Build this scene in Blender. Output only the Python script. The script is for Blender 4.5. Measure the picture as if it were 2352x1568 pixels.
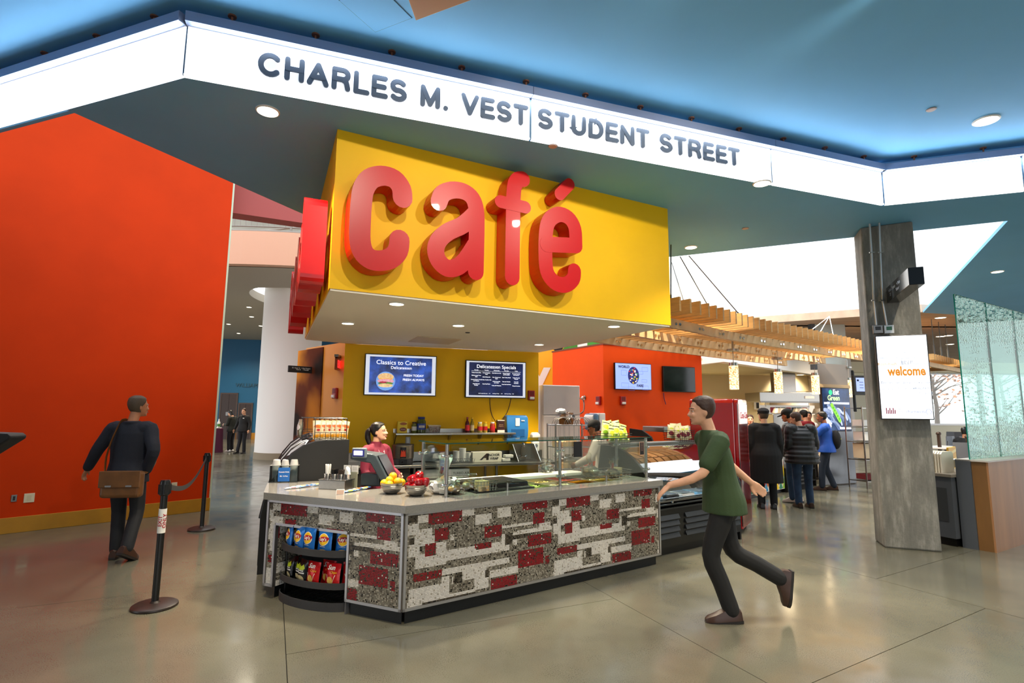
import bpy, bmesh, math, random
import numpy as np
from mathutils import Vector as V, Matrix
for _o in list(bpy.data.objects): bpy.data.objects.remove(_o)
SC = bpy.context.scene; COL = SC.collection
random.seed(7)
# ---------------- camera (photo 2352x1568) ----------------
FP = 1251.0; TH = math.radians(7.33); RO = math.radians(.465); EYE = 1.65
cf_ = V((0, math.cos(TH), math.sin(TH))); cu0 = V((0, -math.sin(TH), math.cos(TH))); cr0 = V((1, 0, 0))
CR = cr0*math.cos(RO) + cu0*math.sin(RO); CU = cu0*math.cos(RO) - cr0*math.sin(RO); CP = V((0, 0, EYE))
cd = bpy.data.cameras.new('camera'); cam = bpy.data.objects.new('camera', cd); COL.objects.link(cam)
cd.sensor_fit = 'HORIZONTAL'; cd.sensor_width = 36; cd.lens = FP/2352*36; cd.clip_end = 300; cd.clip_start = .05
cm = Matrix((CR, CU, -cf_)).transposed().to_4x4(); cm.translation = CP; cam.matrix_world = cm
SC.camera = cam
# ---------------- world: bright overcast daylight ----------------
W = bpy.data.worlds.new('overcast_sky'); SC.world = W; W.use_nodes = True
bg = W.node_tree.nodes['Background']; bg.inputs[0].default_value = (.93, .96, 1, 1); bg.inputs[1].default_value = 1.9
SC.view_settings.view_transform = 'Standard'; SC.view_settings.look = 'None'
SC.view_settings.exposure = 0.4; SC.view_settings.gamma = 1; SC.view_settings.use_curve_mapping = False
SC.cycles.max_bounces = 7; SC.cycles.transparent_max_bounces = 16; SC.cycles.caustics_reflective = False
SC.cycles.caustics_refractive = False; SC.cycles.sample_clamp_indirect = 6; SC.cycles.use_denoising = True
GAIN = 1.7
def area(name, loc, aim, sx, sy, power, col=(1, 1, 1), spread=180):
    l = bpy.data.lights.new(name, 'AREA'); l.shape = 'RECTANGLE'; l.size = sx; l.size_y = sy; l.energy = power*GAIN; l.color = col
    l.spread = math.radians(spread)
    o = bpy.data.objects.new(name, l); COL.objects.link(o); o.location = loc
    o.rotation_euler = (V(aim)-V(loc)).to_track_quat('-Z', 'Y').to_euler(); return o
def spot(name, loc, aim, power, col=(1, .86, .66), ang=110, blend=.7, r=.06):
    l = bpy.data.lights.new(name, 'SPOT'); l.energy = power*GAIN; l.color = col; l.spot_size = math.radians(ang); l.spot_blend = blend
    l.shadow_soft_size = r
    o = bpy.data.objects.new(name, l); COL.objects.link(o); o.location = loc
    o.rotation_euler = (V(aim)-V(loc)).to_track_quat('-Z', 'Y').to_euler(); return o
WARM = (1, .84, .62)
# daylight from the roof lights over the court behind the sign, over the kitchen hall and the entrance hall behind the camera
area('skylight_court', (5.5, 11.5, 9.5), (7, 14, 3), 7, 4, 380, (.95, .98, 1))
area('skylight_hall', (-9, 17, 11), (-9, 19, 0), 6, 6, 170, (1, .95, .9))
# unseen fill spots added at the concourse ceiling to brighten the whole room
for x_, y_ in ((-.2, .6), (2.9, 1.6), (2.2, -2.2), (5.6, 2.2)):
    spot('concourse_fill_spot', (x_, y_, 4.70), (x_, y_, 0), 230, WARM, 125)

for t_ in (.5, 1.9, 3.3):  # unseen spots under the upper ceiling, added to brighten the sign front
    q_ = V((-1.6, 4.66, 0))+V((.882, .471, 0))*t_+V((.471, -.882, 0))*3.1
    spot('sign_fill_spot', (q_.x, q_.y, 4.70), (q_.x-.471*3.1, q_.y+.882*3.1, 3.2), 95, (1, .9, .74), 70, .8)
# ---------------- pixel -> point helpers (a point of the photo at a known plane) ----------------
def ray(x, y): return cf_*FP + CR*(x-1176) + CU*(784-y)
def Z(x, y, z=0.):
    d = ray(x, y); return CP + d*((z-EYE)/d.z)
def Yd(x, y, Y):
    d = ray(x, y); return CP + d*(Y/d.y)
def VP(x, y, a, b):
    n = V((b[1]-a[1], a[0]-b[0], 0)); d = ray(x, y); return CP + d*(n.dot(V((a[0], a[1], 0)))/n.dot(d))
# ---------------- materials ----------------
def hx(s):
    if not isinstance(s, str): return tuple(s)[:3]
    c = [int(s[i:i+2], 16)/255 for i in (0, 2, 4)]
    return tuple(k/12.92 if k <= .04045 else ((k+.055)/1.055)**2.4 for k in c)
MATS = {}
def mat(name, col, r=.5, m=0., e=0., var=0., vs=8., bump=0., bs=60., spec=.5, coat=0., stretch=None, col2=None, detail=4, attr=None, rvar=0):
    if name in MATS: return MATS[name]
    M = bpy.data.materials.new(name); M.use_nodes = True; nt = M.node_tree; N = nt.nodes; L = nt.links
    p = N['Principled BSDF']; c = hx(col)
    p.inputs['Base Color'].default_value = (*c, 1); p.inputs['Roughness'].default_value = r; p.inputs['Metallic'].default_value = m
    p.inputs['Specular IOR Level'].default_value = spec; p.inputs['Coat Weight'].default_value = coat
    if e: p.inputs['Emission Color'].default_value = (*c, 1); p.inputs['Emission Strength'].default_value = e
    if var or bump or col2 or rvar:
        tc = N.new('ShaderNodeTexCoord'); mp = N.new('ShaderNodeMapping'); L.new(tc.outputs['Object'], mp.inputs[0])
        if stretch: mp.inputs['Scale'].default_value = stretch
    if var or col2 or rvar:
        n = N.new('ShaderNodeTexNoise'); n.inputs['Scale'].default_value = vs; n.inputs['Detail'].default_value = detail; L.new(mp.outputs[0], n.inputs[0])
        rp = N.new('ShaderNodeValToRGB'); L.new(n.outputs[0], rp.inputs[0])
        lo = tuple(k*(1-var) for k in c); hi = hx(col2) if col2 else tuple(min(1, k*(1+var)) for k in c)
        rp.color_ramp.elements[0].position = .32; rp.color_ramp.elements[1].position = .68
        rp.color_ramp.elements[0].color = (*lo, 1); rp.color_ramp.elements[1].color = (*hi, 1)
        if var or col2: L.new(rp.outputs[0], p.inputs['Base Color'])
        if e: L.new(rp.outputs[0], p.inputs['Emission Color'])
        if rvar:
            mr = N.new('ShaderNodeMapRange'); L.new(n.outputs[0], mr.inputs[0]); mr.inputs[1].default_value = .3; mr.inputs[2].default_value = .7
            mr.inputs[3].default_value = r*(1-rvar); mr.inputs[4].default_value = r*(1+rvar); L.new(mr.outputs[0], p.inputs['Roughness'])
    if bump:
        n2 = N.new('ShaderNodeTexNoise'); n2.inputs['Scale'].default_value = bs; L.new(mp.outputs[0], n2.inputs[0])
        b = N.new('ShaderNodeBump'); b.inputs['Strength'].default_value = bump; b.inputs['Distance'].default_value = .01
        L.new(n2.outputs[0], b.inputs['Height']); L.new(b.outputs[0], p.inputs['Normal'])
    if attr:
        a = N.new('ShaderNodeVertexColor'); a.layer_name = attr; L.new(a.outputs[0], p.inputs['Base Color'])
    MATS[name] = M; return M
def glass(name, tint='ffffff', refl=1., rough=.01):
    if name in MATS: return MATS[name]
    M = bpy.data.materials.new(name); M.use_nodes = True; nt = M.node_tree; N = nt.nodes; L = nt.links; N.clear()
    out = N.new('ShaderNodeOutputMaterial'); t = N.new('ShaderNodeBsdfTransparent'); g = N.new('ShaderNodeBsdfGlossy'); mx = N.new('ShaderNodeMixShader')
    fr = N.new('ShaderNodeFresnel'); fr.inputs[0].default_value = 1.5; ml = N.new('ShaderNodeMath'); ml.operation = 'MULTIPLY'; ml.inputs[1].default_value = refl
    t.inputs[0].default_value = (*hx(tint), 1); g.inputs['Roughness'].default_value = rough
    L.new(fr.outputs[0], ml.inputs[0]); L.new(ml.outputs[0], mx.inputs[0]); L.new(t.outputs[0], mx.inputs[1]); L.new(g.outputs[0], mx.inputs[2]); L.new(mx.outputs[0], out.inputs[0])
    MATS[name] = M; return M
# ---------------- mesh builder ----------------
class B:
    def __init__(s, M=None): s.v = []; s.f = []; s.M = M
    def add(s, vs, fs):
        k = len(s.v)
        s.v += [tuple(s.M @ V(p)) if s.M else tuple(p) for p in vs]
        s.f += [tuple(i+k for i in f) for f in fs]; return s
    def box(s, x0, x1, y0, y1, z0, z1):
        return s.add([(x, y, z) for z in (z0, z1) for y in (y0, y1) for x in (x0, x1)],
                     [(0, 2, 3, 1), (4, 5, 7, 6), (0, 1, 5, 4), (2, 6, 7, 3), (0, 4, 6, 2), (1, 3, 7, 5)])
    def obox(s, c, a, b, d):
        c, a, b, d = V(c), V(a), V(b), V(d)
        return s.add([c+a*i+b*j+d*k for k in (-1, 1) for j in (-1, 1) for i in (-1, 1)],
                     [(0, 2, 3, 1), (4, 5, 7, 6), (0, 1, 5, 4), (2, 6, 7, 3), (0, 4, 6, 2), (1, 3, 7, 5)])
    def prism(s, poly, ext):
        n = len(poly); e = V(ext); P = [V(p) for p in poly]
        return s.add(P+[p+e for p in P], [tuple(range(n))[::-1], tuple(range(n, 2*n))]+[(i, (i+1) % n, n+(i+1) % n, n+i) for i in range(n)])
    def pxy(s, poly, z0, z1): return s.prism([(p[0], p[1], z0) for p in poly], (0, 0, z1-z0))
    def rings(s, R, cap=True, closed=False):
        n = len(R[0]); vs = [p for r in R for p in r]; m = len(R)
        fs = [(i*n+j, i*n+(j+1) % n, ((i+1) % m)*n+(j+1) % n, ((i+1) % m)*n+j) for i in range(m if closed else m-1) for j in range(n)]
        if cap and not closed: fs += [tuple(range(n))[::-1], tuple(range((m-1)*n, m*n))]
        return s.add(vs, fs)
    def tube(s, pts, r, n=8, cap=True, closed=False, up=None):
        P = [V(p) for p in pts]; m = len(P); rr = r if isinstance(r, (list, tuple)) else [r]*m; R = []
        t0 = (P[1]-P[0]).normalized(); a = V(up) if up else (V((0, 0, 1)) if abs(t0.z) < .9 else V((1, 0, 0)))
        x = (a-t0*a.dot(t0)).normalized()
        for i in range(m):
            t = (P[(i+1) % m]-P[i-1]) if closed else (P[min(i+1, m-1)]-P[max(i-1, 0)])
            t = t.normalized() if t.length > 1e-9 else t0
            x = x-t*x.dot(t); x = x.normalized() if x.length > 1e-6 else V((1, 0, 0)); y = t.cross(x)
            k = rr[i]; kx, ky = k if isinstance(k, tuple) else (k, k)
            R.append([P[i]+x*(kx*math.cos(2*math.pi*j/n))+y*(ky*math.sin(2*math.pi*j/n)) for j in range(n)])
        return s.rings(R, cap, closed)
    def cyl(s, p, q, r, r2=None, n=16): return s.tube([p, q], [r, r if r2 is None else r2], n)
    def lathe(s, prof, c=(0, 0, 0), n=24, a0=0, a1=None):
        c = V(c)
        if a1 is None: return s.rings([[c+V((r*math.cos(2*math.pi*j/n), r*math.sin(2*math.pi*j/n), z)) for j in range(n)] for r, z in prof])
        R = [[c+V((r*math.cos(a0+(a1-a0)*j/n), r*math.sin(a0+(a1-a0)*j/n), z)) for r, z in prof] for j in range(n+1)]
        return s.rings(R)
    def sph(s, c, rx, ry=None, rz=None, n=12, m=8, rot=None):
        ry = ry or rx; rz = rz or rx; c = V(c); R = []
        for i in range(1, m):
            t = math.pi*i/m
            R.append([V((rx*math.sin(t)*math.cos(2*math.pi*j/n), ry*math.sin(t)*math.sin(2*math.pi*j/n), rz*math.cos(t))) for j in range(n)])
        vs = [p for r in R for p in r]+[V((0, 0, rz)), V((0, 0, -rz))]; k = (m-1)*n
        fs = [(i*n+j, (i+1)*n+j, (i+1)*n+(j+1) % n, i*n+(j+1) % n) for i in range(m-2) for j in range(n)]
        fs += [(k, j, (j+1) % n) for j in range(n)]+[(k+1, (m-2)*n+(j+1) % n, (m-2)*n+j) for j in range(n)]
        if rot: vs = [rot @ p for p in vs]
        return s.add([c+p for p in vs], fs)
    def grid(s, fn, nu, nv, wrap=False):
        vs = [fn(i/(nu if wrap else nu-1), j/(nv-1)) for j in range(nv) for i in range(nu)]
        return s.add(vs, [(j*nu+i, j*nu+(i+1) % nu, (j+1)*nu+(i+1) % nu, (j+1)*nu+i) for j in range(nv-1) for i in range(nu if wrap else nu-1)])
    def quad(s, a, b, c, d): return s.add([a, b, c, d], [(0, 1, 2, 3)])
    def disc(s, c, ax, ay, h, n=24):
        c, ax, ay = V(c), V(ax), V(ay)
        return s.prism([c+ax*math.cos(2*math.pi*j/n)+ay*math.sin(2*math.pi*j/n) for j in range(n)], h)
    def ribbon(s, pts, hw, ext, bas, cap=True):
        """a flat stroke of half width hw with round ends, extruded; pts 2-D, bas = matrix of the plane"""
        P = [V(p).to_2d() if len(p) > 2 else V((p[0], p[1])) for p in pts]; m = len(P); Lf = []; Rt = []
        for i in range(m):
            t = (P[min(i+1, m-1)]-P[max(i-1, 0)]).normalized(); nn = V((-t.y, t.x)); k = 1
            if 0 < i < m-1:
                t1 = (P[i]-P[i-1]).normalized(); k = 1/max(.5, t1.dot(t))
            Lf.append(P[i]+nn*hw*k); Rt.append(P[i]-nn*hw*k)
        def capp(c, d):
            a0 = math.atan2(d.y, d.x)-math.pi/2; return [c+V((math.cos(a0+math.pi*j/8), math.sin(a0+math.pi*j/8)))*hw for j in range(1, 8)]
        e = V(ext)
        w = lambda q: bas @ V((q.x, q.y, 0))
        n2 = 2*m
        vs = [w(q) for q in Lf+Rt]; vs += [p+e for p in vs]
        fs = []
        for i in range(m-1):
            fs += [(i, i+1, m+i+1, m+i), (n2+i+1, n2+i, n2+m+i, n2+m+i+1), (i+1, i, n2+i, n2+i+1), (m+i, m+i+1, n2+m+i+1, n2+m+i)]
        s.add(vs, fs)
        for c, d, a, b in ((P[-1], (P[-1]-P[-2]).normalized(), Rt[-1], Lf[-1]), (P[0], (P[0]-P[1]).normalized(), Lf[0], Rt[0])):
            poly = [w(q) for q in [a]+capp(c, d)+[b]]; s.prism(poly[::-1], e)
        return s
def ob(name, b, m, parent=None, smooth=False, bev=0, label=None, cat=None, group=None, kind=None, seg=2, ang=35):
    me = b if isinstance(b, bpy.types.Mesh) else bpy.data.meshes.new(name)
    if not isinstance(b, bpy.types.Mesh):
        me.from_pydata(b.v, [], b.f)
        bm = bmesh.new(); bm.from_mesh(me); bmesh.ops.recalc_face_normals(bm, faces=bm.faces); bm.to_mesh(me); bm.free()
    for k in (m if isinstance(m, (list, tuple)) else [m]):
        if k and k.name not in [x.name for x in me.materials if x]: me.materials.append(k)
    if smooth:
        me.polygons.foreach_set('use_smooth', [True]*len(me.polygons)); me.set_sharp_from_angle(angle=math.radians(ang))
    o = bpy.data.objects.new(name, me); COL.objects.link(o)
    if parent: o.parent = parent
    if bev:
        md = o.modifiers.new('bevel', 'BEVEL'); md.width = bev; md.segments = seg; md.limit_method = 'ANGLE'; md.angle_limit = math.radians(40)
    return tag(o, label, cat, group, kind)
def tag(o, label=None, cat=None, group=None, kind=None):
    for k, v in (('label', label), ('category', cat), ('group', group), ('kind', kind)):
        if v: o[k] = v
    return o
INV = {}
def thing(name, label, cat, loc=(0, 0, 0), rz=0, group=None, kind=None):
    o = bpy.data.objects.new(name, None); COL.objects.link(o); o.location = loc; o.rotation_euler = (0, 0, rz); o.empty_display_size = .1
    return tag(o, label, cat, group, kind)
def inv(o):
    """world -> local matrix of a thing, for parts built at their world place"""
    return (Matrix.Translation(o.location) @ Matrix.Rotation(o.rotation_euler[2], 4, 'Z')).inverted()
def dup(root, loc=None, rot=None, label=None, group=None, scale=None):
    r = root.copy(); COL.objects.link(r)
    if loc is not None: r.location = loc
    if rot is not None: r.rotation_euler = rot
    if scale: r.scale = (scale,)*3
    if label: r['label'] = label
    if group: r['group'] = group
    for ch in list(root.children):
        c = ch.copy(); COL.objects.link(c); c.parent = r
        for g in ch.children:
            d = g.copy(); COL.objects.link(d); d.parent = c
    return r
def bas(o, ex, ez, n=None):
    ex = V(ex).normalized(); ez = V(ez).normalized(); n = V(n) if n else ex.cross(ez)
    M = Matrix((ex, ez, n)).transposed().to_4x4(); M.translation = V(o); return M
def text(name, s, size, m, parent, M, ext=.0008, off=0., align='CENTER', xs=1., sp=1., lsp=1., warp=None, shear=0, **kw):
    cu = bpy.data.curves.new(name, 'FONT'); cu.body = s; cu.size = size; cu.extrude = ext; cu.offset = off; cu.align_x = align; cu.space_character = sp
    cu.space_line = lsp; cu.resolution_u = 3; cu.shear = shear
    t = bpy.data.objects.new(name, cu); COL.objects.link(t); me = bpy.data.meshes.new_from_object(t); bpy.data.objects.remove(t)
    for v in me.vertices:
        p = V((v.co.x*xs, v.co.y, v.co.z))
        if warp: p = warp(p)
        v.co = M @ p
    me.materials.clear(); me.name = name
    return ob(name, me, m, parent, **kw)
ORD = ['first', 'second', 'third', 'fourth', 'fifth', 'sixth', 'seventh', 'eighth', 'ninth', 'tenth', 'eleventh', 'twelfth']
# ---------------- shared materials ----------------
ORANGE = mat('orange_paint', 'c43400', .6, spec=.12, var=.04, vs=2); YEL = mat('yellow_paint', 'fcc414', .5, spec=.2, var=.03, vs=2); OCH = mat('ochre_trim', 'b0790c', .5, var=.05)
BLUEC = mat('blue_ceiling_paint', '74b9ea', .6, spec=.2, var=.03, vs=1); CREAM = mat('cream_ceiling_paint', 'fbf3e2', .7); WHITE = mat('white_paint', 'f2efe9', .6)
STEEL = mat('brushed_steel', 'a3a09a', .28, 1, var=.08, vs=30, stretch=(1, 1, 8)); CHROME = mat('polished_steel', 'd8d8d8', .1, 1); DSTEEL = mat('grey_steel', '7f7d7a', .35, 1)
BLACK = mat('black_plastic', '0d0d0e', .35); MATTE = mat('matte_black', '0b0b0b', .7); DGREY = mat('charcoal_laminate', '3c3f42', .5); RED = mat('sign_red', 'd00208', .34, spec=.4, coat=.15)
GREYM = mat('warm_grey_laminate', '5b5a5c', .5); WHITEP = mat('white_plastic', 'efeeea', .35); SCRW = mat('screen_white', 'f4f7ff', .3, e=.95)
GLASS = glass('clear_glass', 'f6fcfa', .6); GGLASS = glass('green_edge_glass', 'd9f0ea', .7); LAMP = mat('lamp_glow', 'fff0d2', .4, e=9); LAMPC = mat('lamp_glow_cool', 'f4f6ff', .4, e=7)
# =================== SETTING ===================
# floor: polished concrete slabs between saw-cut joints
def clip(poly, p, d, side, gap=.003):
    n = V((-d[1], d[0]))*side; c = n.dot(V(p[:2]))+gap; out = []
    for i in range(len(poly)):
        a, b = V(poly[i]), V(poly[(i+1) % len(poly)]); da, db = n.dot(a)-c, n.dot(b)-c
        if da >= 0: out.append(a)
        if da*db < 0: out.append(a+(b-a)*(da/(da-db)))
    return out
def concrete_mat():
    M = mat('polished_concrete', '77705d', .3, spec=.6); nt = M.node_tree; N = nt.nodes; L = nt.links; p = N['Principled BSDF']
    tc = N.new('ShaderNodeTexCoord')
    def noise(sc, det, lo, hi, c0, c1):
        n = N.new('ShaderNodeTexNoise'); n.inputs['Scale'].default_value = sc; n.inputs['Detail'].default_value = det; L.new(tc.outputs['Object'], n.inputs[0])
        r = N.new('ShaderNodeValToRGB'); r.color_ramp.elements[0].position = lo; r.color_ramp.elements[1].position = hi
        r.color_ramp.elements[0].color = (*c0, 1); r.color_ramp.elements[1].color = (*c1, 1); L.new(n.outputs[0], r.inputs[0]); return n, r
    n1, r1 = noise(.55, 5, .3, .7, hx('55544a'), hx('7a7766'))
    n2, r2 = noise(140, 3, .36, .5, (.35, .34, .3), (1, 1, 1))
    n3, r3 = noise(3.1, 6, .5, .63, (1, 1, 1), (.0, .0, .0))
    mx = N.new('ShaderNodeMix'); mx.data_type = 'RGBA'; mx.blend_type = 'MULTIPLY'; L.new(r1.outputs[0], mx.inputs[6]); L.new(r2.outputs[0], mx.inputs[7])
    mu = N.new('ShaderNodeMath'); mu.operation = 'MULTIPLY_ADD'; L.new(r3.outputs[0], mu.inputs[0]); mu.inputs[1].default_value = -.45; mu.inputs[2].default_value = .7
    L.new(mu.outputs[0], mx.inputs[0]); L.new(mx.outputs[2], p.inputs['Base Color'])
    mr = N.new('ShaderNodeMapRange'); L.new(n3.outputs[0], mr.inputs[0]); mr.inputs[1].default_value = .3; mr.inputs[2].default_value = .7; mr.inputs[3].default_value = .1; mr.inputs[4].default_value = .24
    L.new(mr.outputs[0], p.inputs['Roughness']); return M
CONC = concrete_mat()
fl = ob('floor', B().box(-34, 30, -9, 46, -.25, -.012), mat('joint_grey', '24221d', .9), kind='structure')
ca, cb = (-1.973, 4.988), (.721, 5.61); cc = (2.969, 7.282); dl, dr = (math.cos(math.radians(-66.5)), math.sin(math.radians(-66.5))), (math.cos(math.radians(-64)), math.sin(math.radians(-64)))
rl, rr_ = (math.cos(math.radians(25.6)), math.sin(math.radians(25.6))), (math.cos(math.radians(31)), math.sin(math.radians(31)))
big = [(-34, -9), (30, -9), (30, 46), (-34, 46)]
cols = [(clip(big, ca, dl, -1), (-2.7, 5.44), rl), (clip(clip(big, ca, dl, 1), cb, dl, -1), (-1.524, 3.944), rl),
        (clip(clip(big, cb, dl, 1), cc, dr, -1), (1.873, 3.611), rr_), (clip(big, cc, dr, 1), (3.762, 5.805), rr_)]
for poly, p, d in cols:
    for sd in (1, -1):
        q = clip(poly, p, d, sd)
        if len(q) > 2: ob('floor_slab', B().pxy(q, -.012, 0), CONC, fl)
# soffit over the cafe, z 4.18
P0, P1, P2, P3 = (-4.642, 4.637), (-2.538, 3.871), (4.513, 6.352), (5.794, 5.904)
PL = (P0[0]-2.104*2, P0[1]+.766*2); PR = (P3[0]+1.281*3, P3[1]-.448*3)
SZ = 4.18
sof = [(-3.83, 4.36), (-2.538, 3.90), (4.513, 6.382), (PR[0], PR[1]+.03), (16, 8), (15.6, 14.6), (10.26, 13.39), (6.484, 6.87), (2.583, 8.665), (.0, 9.2), (-3.0, 7.9), (-2.638, 7.049)]
ob('ceiling_soffit', B().pxy(sof, SZ, SZ+.05), BLUEC, kind='structure')
UZ = 4.74
ob('ceiling', B().pxy([(PL[0], PL[1]+.2), (P1[0], P1[1]+.22), (P2[0], P2[1]+.22), (PR[0], PR[1]+.2), (14, -9), (-16, -9), (-16, 6)], UZ, UZ+.2), BLUEC, kind='structure')
clo = B()
for a, b in ((PL, P1), (P1, P2), (P2, PR)):
    d = (V(b)-V(a)).normalized(); n = V((-d.y, d.x)); a, b = V(a)+n*.06, V(b)+n*.06
    clo.pxy([a, b, b+n*.04, a+n*.04], SZ+.01, UZ)
ob('trim_1', clo, BLUEC, kind='structure')
ob('wall_right_added', B().box(10.5, 10.7, -7.2, 7.4, 0, UZ), mat('cream_side_wall', 'e6dcc8', .7), kind='structure')  # unseen side wall, added to shut out sky light and glass reflections
ob('wall_behind_added', B().box(-16, 0.5, -7.2, -7, 0, UZ).box(9, 10.6, -7.2, -7, 0, UZ).box(.5, 9, -7.2, -7, 4.2, UZ), WHITE, kind='structure')  # unseen back wall, added to darken the lower left; its gap admits daylight
# orange wall on the left, with its ochre base
w0, w1 = V((-6.688, 7.408)), V((-4.967, 9.228)); wd = (w1-w0).normalized(); wn = V((-wd.y, wd.x)); wl = w0-wd*9
ob('wall_left', B().pxy([wl, w1, w1+wn*.3, wl+wn*.3], 0, 7.2), ORANGE, kind='structure')
ob('wall_end', B().pxy([w1+wd*.001, w1+wd*.03, w1+wd*.03+wn*.3, w1+wd*.001+wn*.3], 0, 7.2), mat('pale_green_trim', 'b9c4a8', .5), kind='structure')
ob('baseboard_left', B().pxy([wl, w1+wd*.012, w1+wd*.012-wn*.018, wl-wn*.018], 0, .205), OCH, bev=.004, kind='structure')
# court: bulkhead in dark red beyond the soffit edge
ob('wall_bulkhead', B().pxy([(-5.2, 9.5), (-2.9, 10.6), (-2.9, 10.9), (-5.4, 9.8)], 5.2, 8), mat('dark_red_paint', 'a0433c', .6), kind='structure')
# yellow sign box over the counter
FL_, FR_, BR_, YW0, BL_ = V((-1.6, 4.66)), V((1.932, 6.545)), V((.471, 9.582)), V((-2.619, 8.49)), V((-3.09, 8.05))
BZ = 2.7
ob('wall_sign_box', B().pxy([FL_, FR_, BR_+V((0, .05)), YW0+V((0, .05)), BL_], BZ+.006, SZ), YEL, kind='structure')
ib = lambda p, c=V((-.9, 7.2)): p+(c-p)*.006
ob('ceiling_sign_box', B().pxy([ib(FL_), ib(FR_), ib(BR_), ib(YW0), ib(BL_)], BZ-.012, BZ+.006), CREAM, kind='structure')
# yellow back wall, chamfer wall with the lava print
yd = (BR_-YW0).normalized(); yn = V((-yd.y, yd.x))
ob('wall_back', B().pxy([YW0, BR_, BR_+yn*.18, YW0+yn*.18], 0, BZ-.012), YEL, kind='structure')
c0 = YW0+V((.02, .02)); c1 = YW0+V((-.707, .707))*1.38; cn = V((.707, .707))
ob('wall_chamfer', B().pxy([c0, c1, c1+cn*.15, c0+cn*.15], 0, 2.72), mat('apricot_paint', 'f0a23c', .55), kind='structure')
# hall behind: blue wall, ceiling with oval opening, white column, balcony
BLW = mat('deep_blue_paint', '0a5c86', .5, var=.05, vs=.6)
hb0, hb1 = V((-19, 30.3)), V((-8, 32.2)); hd = (hb1-hb0).normalized(); hn = V((-hd.y, hd.x))
ob('wall_hall', B().pxy([hb0, hb1, hb1+hn*.3, hb0+hn*.3], 0, 6), BLW, kind='structure')
ob('baseboard_hall', B().pxy([hb0-hn*.02, hb1-hn*.02, hb1, hb0], 0, .35), OCH, kind='structure')
GREYC = mat('grey_hall_ceiling', 'b3aa9a', .7)
cc_ = V((-7.85, 19.6)); NN = 40
cb_ = B(); el = [(cc_.x+1.45*math.cos(2*math.pi*i/NN), cc_.y+2.2*math.sin(2*math.pi*i/NN)) for i in range(NN)]
def edge_pt(i):
    a = 2*math.pi*i/NN; dx, dy = math.cos(a), math.sin(a); t = min((7 if dx > 0 else 14)/max(abs(dx), 1e-6), (13 if dy > 0 else 4.2)/max(abs(dy), 1e-6)); return (cc_.x+dx*t, cc_.y+dy*t)
for i in range(NN):
    j = (i+1) % NN; cb_.pxy([el[i], edge_pt(i), edge_pt(j), el[j]], 5.62, 5.9)
ob('ceiling_hall', cb_, GREYC, kind='structure')
ob('column_hall', B().lathe([(1., .2), (1., 9)], (-7.85, 19.3, 0), 40), WHITE, smooth=True, kind='structure')
ob('baseboard_column', B().lathe([(1.02, 0), (1.02, .21), (1.005, .22)], (-7.85, 19.3, 0), 40), mat('tan_base', '8d8068', .6), smooth=True, kind='structure')
# curved balcony
bal = [V((-12+9.5*i/16, 15.2-1.05*math.sin(math.pi*(i/16*.9+.1)))) for i in range(17)]
bb = B()
for i in range(16):
    a, b = bal[i], bal[i+1]; bb.pxy([a, b, b+V((0, .3)), a+V((0, .3))], 5.5, 6.42)
ob('wall_balcony', bb, mat('peach_plaster', 'dcae90', .6), kind='structure')
ob('ceiling_balcony', B().pxy([bal[0]+V((0, .25))]+[p+V((0, .25)) for p in bal[1:]]+[V((-2.5, 17)), V((-12, 17))], 5.5, 5.6), GREYC, kind='structure')
rail = thing('balcony_railing', 'grey metal railing with thin balusters along the curved white balcony', 'railing', (bal[8].x, bal[8].y, 6.42)); ri = inv(rail); RM = mat('rail_grey', '8c8880', .5, .3)
ob('top_rail', B(ri).tube([(p.x, p.y+.1, 7.5) for p in bal], .035), RM, rail, smooth=True)
ob('bottom_rail', B(ri).tube([(p.x, p.y+.1, 6.58) for p in bal], .022), RM, rail, smooth=True)
ob('curb', B(ri).tube([(p.x, p.y+.08, 6.44) for p in bal], .05), RM, rail, smooth=True)
ob('inner_handrail', B(ri).tube([(p.x+.4, p.y+1.0, 6.95+.2*math.sin(p.x)) for p in bal[4:]], .03), RM, rail, smooth=True)
for i in range(1, 16, 3): ob('post', B(ri).cyl((bal[i].x, bal[i].y+.1, 6.42), (bal[i].x, bal[i].y+.1, 7.5), .035), RM, rail)
for i in range(64):
    t = i/4; k = min(15, int(t)); p = bal[k].lerp(bal[k+1], t-k); ob('baluster', B(ri).cyl((p.x, p.y+.1, 6.58), (p.x, p.y+.1, 7.5), .011, n=6), RM, rail)
ob('wall_upper_hall', B().box(-14, -7.05, 17.5, 17.7, 5.9, 11), mat('grey_panel_wall', '77766c', .6, var=.1, vs=1.5), kind='structure')
ob('wall_upper_right', B().box(-7, 0, 17.5, 17.7, 5.9, 11), WHITE, kind='structure')
ob('wall_hall_right', B().box(-3.6, -3.4, 12, 31, 0, 5.62), WHITE, kind='structure')
# right side: upper white wall lit by the roof light, header, kitchen recess, tan ceiling
ob('wall_upper', B().box(2.2, 26, 15.6, 15.8, 4.2, 10), WHITE, kind='structure')
ob('wall_court_left', B().box(1.5, 1.7, 12.2, 15.7, 2.9, 10), WHITE, kind='structure')
TAN = mat('tan_fissured_ceiling', 'b59c84', .8, var=.12, vs=2, stretch=(.4, 3, 1), bump=.3, bs=30)
ob('ceiling_cafeteria', B().pxy([(6.8, 15.5), (10.26, 13.42), (26, 16.6), (26, 27.4), (6.8, 27.4)], 4.2, 4.4), TAN, kind='structure')
hA, hB_, hC = V((4.6, 14.9)), V((5.18, 13.25)), V((9.9, 17.6))
ob('wall_header', B().pxy([hA, hB_, hC, hC+V((0, .3)), hB_+V((0, .35)), hA+V((.3, .3))], 2.9, 4.13), WHITE, kind='structure')
BEIGE = mat('beige_wall', 'd6c59a', .6)
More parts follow.
